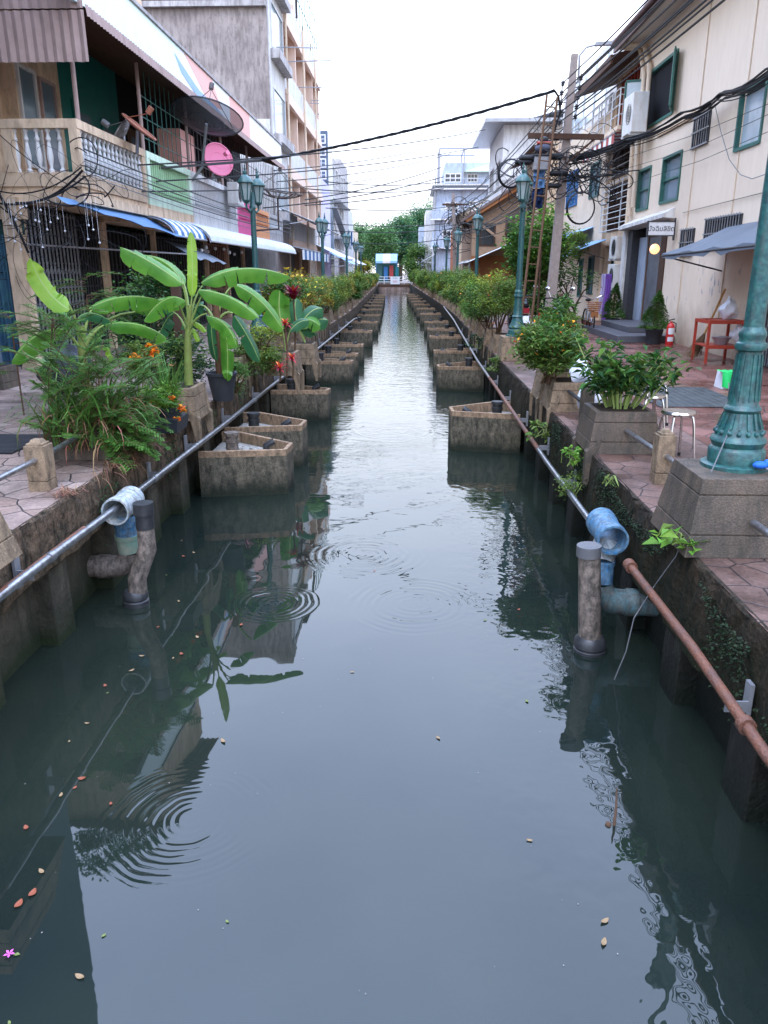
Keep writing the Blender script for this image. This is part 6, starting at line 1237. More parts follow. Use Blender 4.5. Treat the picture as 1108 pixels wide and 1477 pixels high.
fern(T,[((bb.x,9,bb.z-g.uniform(-.2,.5)),g.uniform(0,2*PI),g.uniform(.0,.5),g.uniform(.3,.55)) for i in range(20)],17)
# potted plants on the coping
def pot_plant(name_, label, x, y, kind, z0=P):
    T = thing(name_,label,'potted plant',(x,y,z0)); return T
p = A(240,545,8.2); T = pot_plant('lemongrass_clump','clump of tall thin green grass blades left of the slim banana plant',p.x,8.2,'grass')
mb = MB(); mb.lathe((p.x,8.2,P),[(.10,0),(.14,.22),(.15,.25),(.13,.25),(.001,.22)],16); mb.build('pot','pot_black',T,smooth=True); mb = MB(); g = random.Random(21)
for i in range(130): blade_mesh(mb,(p.x+g.gauss(0,.04),8.2+g.gauss(0,.04),P+.2),g.uniform(0,2*PI),g.uniform(.4,.75),.011,g.uniform(.0,.45),g.uniform(.1,1.1),6)
mb.build('grass_blades','leaf_grass',T)
p = A(205,520,8.5); T = pot_plant('marigold_plant','orange flowered shrub between the two banana plants',p.x,8.5,'f'); mb = MB(); mb.lathe((p.x,8.5,P),[(.12,0),(.16,.26),(.17,.29),(.15,.29),(.001,.25)],16); mb.build('pot','terracotta',T,smooth=True)
leaves('foliage','leaf_mid',T,crown_pts((p.x,8.5,p.z+.02),(.24,.22,.2),900,22,10),.06,22,.35); mb = MB()
leaves('flowers','flower_orange',T,crown_pts((p.x+.02,8.45,p.z+.1),(.2,.18,.12),160,23,6,shell=.8,spread=.14),.05,23,.9)
stems_ = MB(); stems(stems_,(p.x,8.5,P+.25),[(p.x+g.uniform(-.15,.15),8.5+g.uniform(-.15,.15),p.z) for _ in range(6)],.007); stems_.build('stems','stem_green',T)
T = thing('marigold_plant','low marigold with orange flowers in a black tray on the canal edge','potted plant',(-2.62,8.2,P)); mb = MB(); mb.taper(-2.80,-2.48,7.98,8.38,P+.0,P+.15,-.02); mb.build('tray','pot_black',T)
leaves('foliage','leaf_lime',T,crown_pts((-2.68,8.15,P+.32),(.27,.26,.24),1500,24,12),.05,24,.35); leaves('flowers','flower_orange',T,crown_pts((-2.58,8.05,P+.25),(.24,.2,.2),70,25,5,shell=.8,spread=.1),.045,25,.9)
stems_ = MB(); stems(stems_,(-2.66,8.15,P+.1),[(-2.66+g.uniform(-.15,.15),8.15+g.uniform(-.15,.15),P+.35) for _ in range(6)],.006); stems_.build('stems','stem_green',T)
# weeds rooted in the walls
def weed(label, x, y, z, r, n, size, m, seed, asp=.5):
    T = thing('wall_weed',label,'weed',(x,y,z),'weeds rooted in the canal walls'); mb = MB(); g = random.Random(seed); tops = [(x+g.uniform(-r,r),y+g.uniform(-r,r),z+g.uniform(.0,r*1.4)) for _ in range(7)]
    stems(mb,(x,y,z),tops,.005,4); mb.build('stems','stem_green',T); pts = [(Vector(t_)+Vector((g.gauss(0,r*.22),g.gauss(0,r*.22),g.gauss(0,r*.2)))) for t_ in tops for _ in range(n//7)]; leaves('foliage',m,T,[tuple(q) for q in pts],size,seed,asp); return T
q = atx(975,785,1.64); weed('broad leaved weed growing from the foot of the big lamp pedestal',1.62,q.y,q.z,.10,35,.10,'leaf_lime',31,.62)
q = atx(828,700,1.6); weed('bright feathery weed hanging from the right wall above the blue tee',1.6,q.y,q.z-.12,.14,500,.03,'leaf_mid',32); q = atx(826,670,1.62); weed('pointed leaved weed just above the feathery one on the right wall',1.6,q.y,q.z,.1,50,.08,'leaf_lime',33)
q = atx(780,625,1.6); weed('yellow green weed on the right wall below the bushy shrub',1.6,q.y,q.z-.05,.12,70,.09,'leaf_mid',34); q = atx(712,530,1.6); weed('weed on the right wall near the second lamp pedestal',1.58,q.y,q.z-.05,.16,120,.08,'leaf_mid',35)
q = atx(690,500,1.6); weed('weed on the right wall far beyond the second lamp pedestal',1.58,q.y,q.z-.05,.2,120,.09,'leaf_dark',36)
q = atx(880,700,1.67); weed('tiny weed under the broken paving edge on the right',1.66,q.y,q.z,.05,30,.03,'leaf_mid',37)
T = thing('moss_growth','dark leafy moss covering the right wall beside the rusty pipe','moss',(1.68,4,.7)); T['kind'] = 'stuff'; g = random.Random(38)
pts = [(1.685-abs(g.gauss(0,.008)),g.uniform(2.6,9.5),0) for _ in range(6500)]; pts = [(a,b,.98-abs(g.gauss(0,.17))+.06*math.sin(b*3.1)) for a,b,c in pts]; pts = [q for q in pts if q[2] > .46 and math.sin(q[1]*2.3)+math.sin(q[1]*5.1+1)+math.sin(q[2]*9+q[1]) > .0]
leaves('leaf_mat','moss_leaf',T,pts,.02,38,.7)
T = thing('moss_growth','sparse moss tufts and dry roots on the left wall face','moss',(-2.58,6,.8)); T['kind'] = 'stuff'
pts = [(-2.585+abs(g.gauss(0,.008)),g.uniform(5.6,12),.95-abs(g.gauss(0,.16))) for _ in range(1600)]; pts = [q for q in pts if math.sin(q[1]*3.3)+math.sin(q[1]*7.1+1) > .5]; leaves('leaf_mat','leaf_dark',T,pts,.025,39,.6)
mb = MB()
for i in range(90): a = g.uniform(6.2,7.4); blade_mesh(mb,(-2.62+g.uniform(-.12,.04),a,P+.01+g.uniform(-.05,.03)),g.uniform(-1.2,1.2),g.uniform(.12,.35),.007,g.uniform(.5,1.4),g.uniform(1,2.8),5)
for i in range(90): blade_mesh(mb,(-2.66+g.gauss(0,.06),5.62+g.gauss(0,.07),P+.01),g.uniform(0,2*PI),g.uniform(.06,.14),.005,g.uniform(.8,1.4),g.uniform(.2,1),4)
mb.build('dry_roots','leaf_dry',T)
# conical topiary shrubs by the door, bare frangipani, climbing foliage
def cone_bush(label, x, y, zb, h, r, seed):
    T = thing('topiary_shrub',label,'potted shrub',(x,y,zb),'clipped conical shrubs by the doorway'); mb = MB(); mb.lathe((x,y,zb),[(.15,0),(.2,.3),(.21,.31),(.21,.34),(.18,.34),(.001,.3)],18); mb.build('pot','pot_black',T,smooth=True)
    g = np.random.default_rng(seed); n = 3600; t_ = g.uniform(0,1,n)**1.4; a = g.uniform(0,2*PI,n); rr = r*(1-t_)**.75*np.sqrt(g.uniform(.35,1.0,n))*(1+.15*np.sin(a*5+t_*9)); pts = np.stack([x+rr*np.cos(a),y+rr*np.sin(a),zb+.36+t_*h],1); leaves('foliage','leaf_green',T,pts,.055,seed,.55); 
    mb = MB(); mb.cyl((x,y,zb+.3),(x,y,zb+.3+h*.8),.02,n=6); mb.build('trunk','stem_brown',T); return T
cone_bush('clipped conical shrub in a black pot in front of the grey steps',5.72,18.75,P,.85,.36,61); cone_bush('clipped conical shrub in a black pot beside the purple cloth',5.85,23.2,P,.95,.34,62)
T = thing('frangipani_tree','bare branched frangipani with leaf tufts beside the orange bicycle','small tree',(5.0,24.3,P)); mb = MB(); g = random.Random(63); tips = []
def br(p, d, L_, r, k):
    q = p+d*L_; mb.tube([p,(p+q)/2+Vector((g.uniform(-.04,.04),0,g.uniform(-.02,.04))),q],[r,r*.9,r*.75],7)
    if k == 0: tips.append(q); return
    for s in (-1,1): nd = (d+Vector((s*g.uniform(.3,.7),g.uniform(-.5,.5),g.uniform(.0,.4)))).normalized(); br(q,nd,L_*g.uniform(.65,.85),r*.7,k-1)
br(Vector((5.0,24.3,P)),Vector((-.1,0,1)).normalized(),.55,.05,3); br(Vector((5.1,24.3,P)),Vector((-.5,0,.8)).normalized(),.6,.04,3); mb.build('trunk','bark',T,smooth=True)
leaves('foliage','leaf_green',T,[tuple(t_+Vector((g.gauss(0,.13),g.gauss(0,.13),g.gauss(.05,.16)))) for t_ in tips for _ in range(42)],.12,64,.4)
def tree(name_, label, x, y, z0, c, rad, m, n, size, seed, ncl=26, tr=.12, m2=None, asp=.5, group=None):
    T = thing(name_,label,'tree',(x,y,z0),group); mb = MB(); mb.tube([(x,y,z0),(x+.1,y,(z0+c[2])/2),(c[0],c[1],c[2]+rad[2]*.3)],[tr*1.3,tr,tr*.4],8); g = random.Random(seed)
    for i in range(7): a = 2*PI*i/7; mb.tube([(x,y,(z0+c[2])/2+.1*i*rad[2]*.3),(c[0]+math.cos(a)*rad[0]*.6,c[1]+math.sin(a)*rad[1]*.6,c[2]+g.uniform(-.3,.5)*rad[2])],[tr*.5,tr*.15],6)
    mb.build('trunk','bark',T,smooth=True); leaves('crown',m,T,crown_pts(c,rad,n,seed,ncl,spread=.3),size,seed,asp)
    if m2: leaves('light_leaves',m2,T,crown_pts((c[0],c[1],c[2]+rad[2]*.2),rad,n//3,seed+3,ncl,spread=.3),size,seed+3,asp)
    return T
tree('papaya_tree','leafy tree with bright drooping leaves behind the second right lamp post',4.0,23.5,P,(3.6,23.5,3.2),(1.0,1.2,1.25),'leaf_green',5200,.17,71,22,.07,'leaf_lime',.35)
tree('garden_shrub','dense green shrub in a clay pot behind the motorcycles',3.65,22.3,P,(3.7,22.3,1.75),(.5,.5,.65),'leaf_green',2400,.09,72,14,.03,'leaf_mid')
tree('garden_shrub','reddish green shrub against the cream corner house',4.75,26.2,P,(4.75,26.2,1.6),(.5,.6,.5),'leaf_dark',1800,.09,73,12,.03,'leaf_dry')
tree('creeper','creeper spilling over the blue metal awning of the corner house',5.6,27.6,2.9,(5.5,27.6,3.5),(.55,.6,.5),'leaf_mid',1500,.09,74,12,.02,'leaf_yellow')
tree('garden_shrub','dark leafy bush behind the curved awning of the left row',-4.4,12.6,P,(-4.2,13.0,2.0),(.9,.8,.75),'leaf_dark',3000,.09,75,16,.03,'leaf_green')
tree('garden_shrub','tangled dark bush among the banana plants',-3.6,10.6,P,(-3.4,10.8,1.5),(.8,.5,.45),'leaf_dark',2200,.07,76,14,.02,'leaf_mid')
tree('garden_tree','round green tree on the right bank beside the far footbridge',.9,98,P,(1.0,99,3.4),(2.3,3,2.6),'leaf_green',4200,.30,77,24,.15,'leaf_mid')
tree('garden_tree','low yellow green tree on the left bank before the footbridge',-5.6,92,P,(-5.5,92,2.6),(1.2,2,1.3),'leaf_yellow',1500,.25,78,14,.1,'leaf_croton')
for k,(x,y) in enumerate(((-5.9,13.9),(-6.9,14.0))): tree('roof_shrub',['leafy shrub growing on the tin roof above the corner shophouse','second shrub on the tin roof further back'][k],x,y,8.7,(x,y,9.5+.2*k),(.7,.6,.6),'leaf_green',1500,.1,110+k,10,.03)
for k,(x,y,z,r,m) in enumerate(((-9.0,138,5.4,(3.2,3.5,4.2),'leaf_far'),(-5.2,134,5.6,(3.2,3.5,3.9),'leaf_far'),(-2.0,140,6.6,(3.4,3.5,4.4),'leaf_far_haze'),(1.2,146,8.0,(3.6,4,5.2),'leaf_far_haze'),(4.2,150,9.0,(3.6,4,6.0),'leaf_far_haze'),(-12.5,142,5.2,(3.4,3.5,4.4),'leaf_far_haze'),(7.5,140,6,(3.4,3.5,4.8),'leaf_far'))):
    tree('canal_tree',['pale green tree at the far left of the trees closing the canal','broad green tree behind the far kiosk','haze-tinted tree just right of the far kiosk','tall haze-tinted tree behind the far footbridge','tallest tree beside the tall pale block','tree hidden behind the left houses at the canal end','tree hidden behind the right houses at the canal end'][k],x,y,P,(x,y,z+.7),(r[0]*1.05,r[1],r[2]),m,7000,.42,90+k,40,.3,'leaf_far',group='trees closing the end of the canal')
# ------------------------------------------------------------------ satellite dishes
def dish(label, c, r, look, m, solid=True, ribs=12, depth=.18, post=None):
    T = thing('satellite_dish',label,'satellite dish',c,'satellite dishes on the left row'); c = Vector(c); d = Vector(look).normalized(); u = d.orthogonal().normalized(); w_ = d.cross(u); n = 28; k = 6; mb = MB()
    P3 = lambda rr, a: c+(u*math.cos(a)+w_*math.sin(a))*rr*r+d*depth*r*2*(rr*rr)
    if solid:
        vs = [P3(i/k,2*PI*j/n) for i in range(k+1) for j in range(n)]; mb.add(vs,[(i*n+j,i*n+(j+1)%n,(i+1)*n+(j+1)%n,(i+1)*n+j) for i in range(k) for j in range(n)]); o = mb.build('reflector',m,T,smooth=True)
    else:
        for a in range(ribs): mb.tube([P3(i/k,2*PI*a/ribs) for i in range(k+1)],.022,5)
        o = mb.build('ribs',m,T)
    mb = MB(); mb.tube([P3(1,2*PI*j/n) for j in range(n+1)],.02,6); mb.tube([P3(.5,2*PI*j/n) for j in range(n+1)],.008 if solid else .014,5); mb.build('rim',m,T,smooth=True)
    f = c+d*r*1.0; mb = MB(); 
    for a in ((0,2.1,4.2) if r > .6 else (2.1,)): mb.cyl(P3(.95,a),f,.009,n=5)
    mb.cyl(f,f+d*.14,.06,n=10); mb.build('feed_arm',m if solid else 'dark_wire',T,smooth=True)
    if post: mb = MB(); mb.tube([c]+[Vector(q) for q in post],.035,8); mb.build('mount',m if not solid else 'metal_gray',T,smooth=True)
    return T
dish('small orange brown dish on the cream balcony rail',(-5.35,16.3,5.32),.36,(.75,.0,.95),'orange_dish',post=[(-5.5,16.6,4.95)],depth=.08)
dish('grey upturned dish just below the orange brown one',(-5.75,16.6,5.25),.32,(-.7,-.1,.5),'metal_gray',post=[(-5.7,16.5,4.9)],depth=.1)
dish('large black mesh dish tilted over the green balcony',(-5.0,20.4,6.1),.86,(.12,.35,1),'black_mesh',post=[(-5.3,20.9,5.2),(-5.6,21,4.9)],depth=.1)
dish('bright pink dish in front of the pink screen',(-5.25,22.4,5.55),.42,(.7,-.75,.25),'pink_dish',post=[(-5.5,22.6,5.1)],depth=.07)
dish('big skeletal wire dish on a post beside the first left lamp',(-4.65,28.4,5.1),.85,(.15,-.1,1),'dark_wire',False,post=[(-4.65,28.4,4.1),(-5.5,28.4,4.05)],depth=.13)
# ------------------------------------------------------------------ utility pole, crossarm, insulators, street light, ladder
PX, PY = 3.62, 20.5
T = thing('utility_pole','weathered square concrete utility pole standing behind the flowering shrubs on the right','utility pole',(3.5,PY,P)); b0 = A(793,450,PY); t0 = A(829,78,PY)
bt = b0+(b0-t0)*((b0.z-P)/(t0.z-b0.z)); mb = MB()
def sq(c, h): return [(c[0]-h,c[1]-h,c[2]),(c[0]+h,c[1]-h,c[2]),(c[0]+h,c[1]+h,c[2]),(c[0]-h,c[1]+h,c[2])]
mb.hexa(sq(bt,.125),sq(t0,.075)); mb.build('shaft','pole_concrete',T,bevel=.012)
ca = A(818,198,PY); mb = MB(); mb.beam((ca.x-.95,PY-.12,ca.z+.02),(ca.x+.85,PY-.12,ca.z-.02),.09,.12); mb.beam((ca.x-.75,PY-.12,ca.z),(ca.x,PY-.1,ca.z-.5),.04,.05); mb.beam((ca.x+.7,PY-.12,ca.z),(ca.x,PY-.1,ca.z-.6),.04,.05); mb.build('crossarm','wood_dark',T)
ins = []
for s, us in ((1,(838,836,834,832,830)),(-1,(812,810,809,808,807))):
    for i in range(5): q = A(us[i]+(0 if s > 0 else 0), 112+i*14+(8 if s < 0 else 0), PY); ins.append(q); mb = MB(); mb.lathe((q.x,q.y,q.z-.06),[(.02,0),(.05,.02),(.03,.05),(.055,.07),(.03,.10),(.01,.12)],10); mb.cyl(q,(PX+.0,PY,q.z),.012,n=4); mb.build('insulator','iron_dark',T,smooth=True)
mb = MB(); mb.cyl((ins[0].x,PY,ins[0].z+.1),(ins[4].x,PY,ins[4].z-.1),.012,n=5); mb.cyl((ins[5].x,PY,ins[5].z+.1),(ins[9].x,PY,ins[9].z-.1),.012,n=5); mb.build('bracket','iron_dark',T)
sl_ = [A(835,105,PY),A(836,80,PY),A(846,68,PY),A(862,64,PY)]; 
t = thing('street_light','grey curved street light arm at the top of the utility pole','street light',sl_[0]); mb = MB(); mb.tube([sl_[0]-Vector((0,0,.2))]+sl_,.025,8); mb.build('arm','metal_gray',t,smooth=True); mb = MB(); mb.beam(sl_[3]-Vector((.05,0,0)),sl_[3]+Vector((.32,0,.02)),.14,.07); mb.build('head','metal_gray',t)
LY = 19.9; T = thing('ladder','long bamboo ladder leaning up to the cables beside the utility pole','ladder',(A(760,470,LY).x,LY,P)); 
la, lb = A(752,430,LY), A(789,137,LY); ra, rb_ = A(768,420,LY), A(804,140,LY)
ext = lambda a, b: a+(a-b)*((a.z-P)/(b.z-a.z)); la0, ra0 = ext(la,lb), ext(ra,rb_); la0.y = ra0.y = LY-.5
for a, b in ((la0,lb),(ra0,rb_)): mb = MB(); mb.cyl(a,b,.033,.026,n=8); mb.build('rail','wood',T,smooth=True)
for i in range(14): f = (i+.7)/14.3; mb = MB(); mb.cyl(la0.lerp(lb,f),ra0.lerp(rb_,f),.014,n=6); mb.build('rung','wood',T)
lf = lambda f: la0.lerp(lb,f).lerp(ra0.lerp(rb_,f),.5)
# ------------------------------------------------------------------ boxes and sheets hung by the ladder below the crossarm
BY = LY+.25; a_, b_ = A(770,226,BY), A(795,246,BY)
T = thing('cable_box','grey cable distribution box strapped beside the ladder under the crossarm','cable box',(a_.x,BY,b_.z)); mb = MB(); mb.box(a_.x,b_.x-.08,BY-.12,BY+.12,b_.z,a_.z); mb.build('housing','metal_gray',T,bevel=.02); mb = MB(); mb.box(a_.x-.02,b_.x-.06,BY-.14,BY+.14,a_.z+.002,a_.z+.04); mb.build('lid','iron_dark',T,bevel=.01)
T = thing('cable_box','rounded pale splice cover with a dark red band just under the crossarm','cable box',tuple(A(784,215,BY))); c = A(784,214,BY); mb = MB(); mb.ball(c,.19,14,(1.1,.7,.55)); mb.build('cover','shirt',T,smooth=True); mb = MB(); mb.cyl((c.x-.17,BY-.05,c.z+.11),(c.x+.2,BY-.05,c.z+.11),.035,n=10); mb.build('band','red_paint',T,smooth=True); mb = MB(); mb.ball((c.x,BY,c.z+.19),.085,10,(1.3,.8,.8)); mb.build('cap','iron_dark',T,smooth=True)
for k,(u0,u1,v0,v1,m,l) in enumerate(((770,785,246,271,'tarp_blue','faded blue sheet hanging below the grey cable box'),(768,782,272,300,'denim','dark blue crumpled sheet hanging lowest beside the ladder'))):
    p_, q_ = A(u0,v0,BY), A(u1,v1,BY); mb = MB(); vs = []
    for i in range(9):
        for j in range(9): vs.append((p_.x+(q_.x-p_.x)*i/8+.012*math.sin(j*1.7),BY+.045*math.sin(i*1.5+j*.8)+.02*math.sin(j*2.3),p_.z+(q_.z-p_.z)*j/8))
    mb.add(vs,[(i*9+j,i*9+j+1,(i+1)*9+j+1,(i+1)*9+j) for i in range(8) for j in range(8)]); one(mb,'hanging_sheet',m,l,'sheet',(p_.x,BY,q_.z),'sheets hung beside the ladder',smooth=True)
for k,(u,v,r_) in enumerate(((800,226,.13),(806,250,.1),(762,228,.12),(756,234,.1),(797,268,.09))):
    c = A(u,v,BY); mb = MB(); mb.tube([c-Vector((.22,0,.02)),c-Vector((.15,0,0)),c+Vector((.15,0,0)),c+Vector((.22,0,.02))],[.02,r_*.6,r_*.6,.02],12); one(mb,'splice_closure','cable','black splice closure in the cable clutter, %s'%['right of the crossarm brace','right of the pole','left of the ladder','furthest left','lowest beside the pole'][k],'splice closure',tuple(c),'black splice closures on the cables',smooth=True)
# ------------------------------------------------------------------ wires
def sag(a, b, s, n=16): a = Vector(a); b = Vector(b); return [a.lerp(b,i/n)-Vector((0,0,s*4*(i/n)*(1-i/n))) for i in range(n+1)]
def wire(pts, r, label, m='cable', group='overhead wires', name='cable'):
    mb = MB(); mb.tube(pts,r,5,False); return one(mb,name,m,label,'cable',tuple(pts[0]),group)
for i, q in enumerate(ins[:5]): wire(sag((q.x,q.y,q.z),(q.x+.5,-4,q.z+.25),.25,20),.017,'power line right of the utility pole running towards the camera, %s from the top'%['first','second','third','fourth','fifth'][i])
for i, q in enumerate(ins[5:]): wire(sag((q.x,q.y,q.z),(q.x+.55,-4,q.z+.25),.3,20),.014,'power line left of the utility pole running towards the camera, %s from the top'%['first','second','third','fourth','fifth'][i])
for i, q in enumerate(ins[::2]): wire(sag((q.x,q.y,q.z),(q.x-1.2,60,q.z+.2),.5,16),.016,'power line running away from the utility pole, %s from the top'%['first','second','third','fourth','fifth'][i])
g = random.Random(44); K = A(818,232,PY)
k0 = [K, atx(905,206,5.3), atx(985,170,5.95), atx(1040,140,6.05), atx(1108,108,6.05), atx(1180,72,6.05)]
for i in range(9):
    zz = [.10,.07,.045,.02,-.01,.05,.0,-.04,-.09][i]; o = [Vector((g.gauss(0,.05),g.gauss(0,.05),zz+g.gauss(0,.015))) for _ in k0]; pts = []
    for a, b, oa, ob in zip(k0,k0[1:],o,o[1:]): pts += [a.lerp(b,f)+oa.lerp(ob,f)-Vector((0,0,.08*math.sin(PI*f))) for f in (0,.25,.5,.75)]
    wire(pts+[k0[-1]+o[-1]],.022 if i < 5 else .012,['topmost','second from the top','third from the top','middle','fifth from the top','thin upper','thin middle','thin lower','lowest'][i]+' black cable of the thick bundle along the cream building','cable','cables bundled along the cream building')
for k,(a,b,c) in enumerate((((838,250),(1000,195),(1108,150)),((838,262),(1000,215),(1108,165)),((900,268),(1010,232),(1108,190)))): wire([atx(*a,5.8),atx(*b,6.2),atx(*c,6.2)],.006,['upper','middle','lower'][k]+' thin wire below the thick bundle on the cream building','cable')
wire([atx(1031,150,6.2),atx(1040,190,6.2),atx(1052,230,6.2),atx(1068,252,6.2),atx(1085,258,6.2),atx(1108,250,6.2)],.008,'wire hanging in a loop below the thick bundle','cable_gray'); wire([atx(985,307,6.27),atx(1020,298,6.27),atx(1060,288,6.27),atx(1108,276,6.27)],.006,'thin wire tacked to the wall above the tarpaulin awning','cable')
main = [A(125,245,13.9),A(215,243,17)]; a = Vector((-5.45,14.0,4.42)); b = A(800,131,19.9)
for i in range(3): pts = sag(A(378,231,24),b,.12,24); pts = [p+Vector((0,0,.025*math.sin(j*1.9+i*2.1))) for j,p in enumerate(pts)]; wire([A(210,244,18.0)]+pts,.022,['upper','middle','lower'][i]+' strand of the thick twisted cable crossing the canal','cable','strands of the thick cable crossing the canal')
wire([b,A(806,140,20),A(808,160,20.2),A(800,190,20.3)],.025,'thick cable end looping down beside the ladder top')
sp = [((200,238,17),(700,187,34)),((215,262,18),(690,212,36)),((205,276,17),(560,254,42)),((395,246,26),(650,205,44)),((400,262,27),(650,222,44)),((400,276,28),(610,268,48)),((440,288,34),(640,240,50)),((440,296,34),(640,268,50)),((440,272,36),(640,272,52)),((470,300,44),(650,298,60)),((470,322,44),(650,322,60)),((470,332,46),(655,330,58)),((500,350,52),(640,345,58)),((470,262,40),(640,262,48)),((380,300,30),(640,255,46))]
for k,(q,r_) in enumerate(sp): wire(sag(A(*q),A(*r_),.18,14),.016 if q[2] < 30 else .024,'thin wire strung across the canal, number %s counted from the nearest'%['one','two','three','four','five','six','seven','eight','nine','ten','eleven','twelve','thirteen','fourteen','fifteen'][k])
# cables along the left fascias and tangles
for k in range(6):
    z = 4.25+.08*k; wire(sag((-5.5,13.9,z),(-5.42+.03*k,36,z-.1+.1*(k%2)),.12,18),.014 if k%2 else .008,'cable running along the left balcony fronts, %s from the bottom'%['first','second','third','fourth','fifth','sixth'][k],'cable' if k%2 else 'cable_gray')
def tangle(label, c, r, n, seed, wr=.012, flat=(1,.4,.7), m='cable'):
    g = random.Random(seed); mb = MB(); c = Vector(c)
    for i in range(n):
        p = c+Vector((g.gauss(0,r*.3)*flat[0],g.gauss(0,r*.3)*flat[1],g.gauss(0,r*.3)*flat[2])); pts = [p.copy()]; d = Vector((g.uniform(-1,1)*flat[0],g.uniform(-.5,.5)*flat[1],g.uniform(-.8,.8)*flat[2])).normalized(); crv = Vector((g.gauss(0,.22),g.gauss(0,.1),g.gauss(0,.22)))
        for j in range(20):
            if j%7 == 0: crv = Vector((g.gauss(0,.2),g.gauss(0,.08),g.gauss(0,.2)))
            q = (c-p); d = (d+crv+Vector((q.x/flat[0],q.y/flat[1],q.z/flat[2]))*.16/r).normalized(); p = p+d*r*.13; pts.append(p.copy())
        mb.tube(pts,wr*g.uniform(.35,1.1),5,False)
    return one(mb,'cable_tangle',m,label,'cables',tuple(c))
tangle('tangle of black cables at the corner of the cream balcony',(-5.6,13.72,4.12),.42,10,1,.013)
tangle('thin tangled wires hanging in front of the folding grille',(-6.3,13.7,3.5),.9,26,2,.006,(1.3,.3,.5))
for k,(a_,b_,s_,r_) in enumerate((((-7.6,13.8,4.2),(-5.5,13.75,4.3),.45,.02),((-7.6,13.78,4.25),(-5.5,13.72,4.35),.35,.012),((-7.4,13.76,3.9),(-5.45,13.7,4.2),.25,.016),((-7.0,13.8,5.0),(-5.6,13.8,4.0),.1,.008),((-7.2,13.75,4.3),(-6.6,13.75,3.0),-.15,.022),((-7.3,13.75,4.1),(-6.3,13.75,3.4),.15,.01))): wire(sag(a_,b_,s_,14),r_,['thick black cable sagging in a deep loop across the cream balcony front','thinner black cable sagging beside the deep loop','black cable along the foot of the cream balcony','thin wire slanting over the balusters','black cable curling down to the pillar of the blue gate','thin wire curling under the cream balcony'][k])
mb = MB(); g = random.Random(8)
T = thing('string_lights','small hanging bulbs on the wires in front of the folding grille','string lights',(-6,13.6,3.5)); 
for i in range(22): x = g.uniform(-6.9,-5.3); z = g.uniform(3.0,3.75); mb.ball((x,13.65,z),.02,6); mb.cyl((x,13.65,z),(x,13.65,3.85),.0025,n=4)
mb.build('bulb','plastic_white',T,smooth=True)
tangle('large knot of cables around the utility pole crossarm',(PX+.35,PY-.25,4.9),.62,40,4,.014,(1.6,.4,.45)); tangle('tangle of cables left of the utility pole around the cable box',(PX-.65,PY+.3,4.85),.5,26,5,.013,(1.3,.4,.6))
tangle('tangle of cables above the crossarm left of the pole',(PX-.25,PY+.2,5.9),.4,16,6,.009,(.6,.4,1.2))
tangle('tangle of wires under the dark canopy beyond the narrow shophouse',(5.0,24.2,5.75),.8,26,7,.011,(1.2,.5,.5))
tangle('cable tangle on the far pole in front of the pale block',(2.9,47,5.2),1.2,40,8,.02,(.6,.6,1)); 
for (u,v,y,r) in ((737,250,20,.30),(838,300,24,.42)):
    c = A(u,v,y); mb = MB(); 
    for k in range(4): mb.tube([(c.x+(r+.012*k)*math.cos(2*PI*j/24)*.9,c.y+.02*k,c.z+(r+.008*k)*math.sin(2*PI*j/24)) for j in range(25)],.012,5)
    one(mb,'cable_coil','cable','round coil of black cable hung beside the second right lamp post' if u < 800 else 'loose loop of cable hung on the wall right of the utility pole','cable coil',tuple(c))
T = thing('utility_pole','leaning far utility pole crowded with cables in front of the tall pale block','utility pole',(2.6,47,P)); mb = MB(); mb.hexa(sq((2.6,47,P),.13),sq((2.3,47,6.9),.08)); mb.build('shaft','pole_concrete',T); mb = MB(); mb.beam((1.7,46.9,6.3),(3.2,46.9,6.3),.08,.1); mb.build('crossarm','wood_dark',T)
for k in range(12): y0 = 30+g.uniform(0,6); wire(sag((PX+g.uniform(-.6,.6),PY+.2,5.0+g.uniform(-.5,.6)),(2.5+g.uniform(-.4,.4),47,5.2+g.uniform(-.8,1.2)),.35+.2*g.random(),14),.014,'cable slung between the near and far utility poles','cable','cables slung between the two utility poles')
wire([tuple(A(955,500,5.9)),tuple(A(1008,590,5.3)),tuple(A(960,760,4.4)),tuple(atx(905,870,1.45)),tuple(atx(912,960,1.4)),tuple(atx(890,1045,1.42))],.0035,'x') if False else None
wire([(2.02,4.98,2.02),(1.98,4.75,1.80),(1.78,4.60,1.35),(1.69,4.62,.98),(1.62,4.75,.72),(1.50,4.72,.50),(1.47,4.72,.25),(1.42,4.75,.02)],.004,'thin dark wire running from the big lamp post down over the wall to the water','cable_gray',None)
wire([(2.16,4.63,1.56),(2.18,4.50,1.54),(2.17,4.38,1.42),(2.2,4.36,1.3),(2.4,4.38,1.22)],.010,'short grey cable hanging from the lamp post foot','cable_gray',None)
mb = MB(); mb.ball((2.13,4.62,1.575),.03,8,(1.6,1,.8)); mb.ball((2.17,4.62,1.585),.022,8,(1.2,1,1.2)); one(mb,'tape_wrap','blue_tape','bit of blue tape wrapped on the cable at the big lamp foot','tape',(2.13,4.62,1.575),smooth=True)
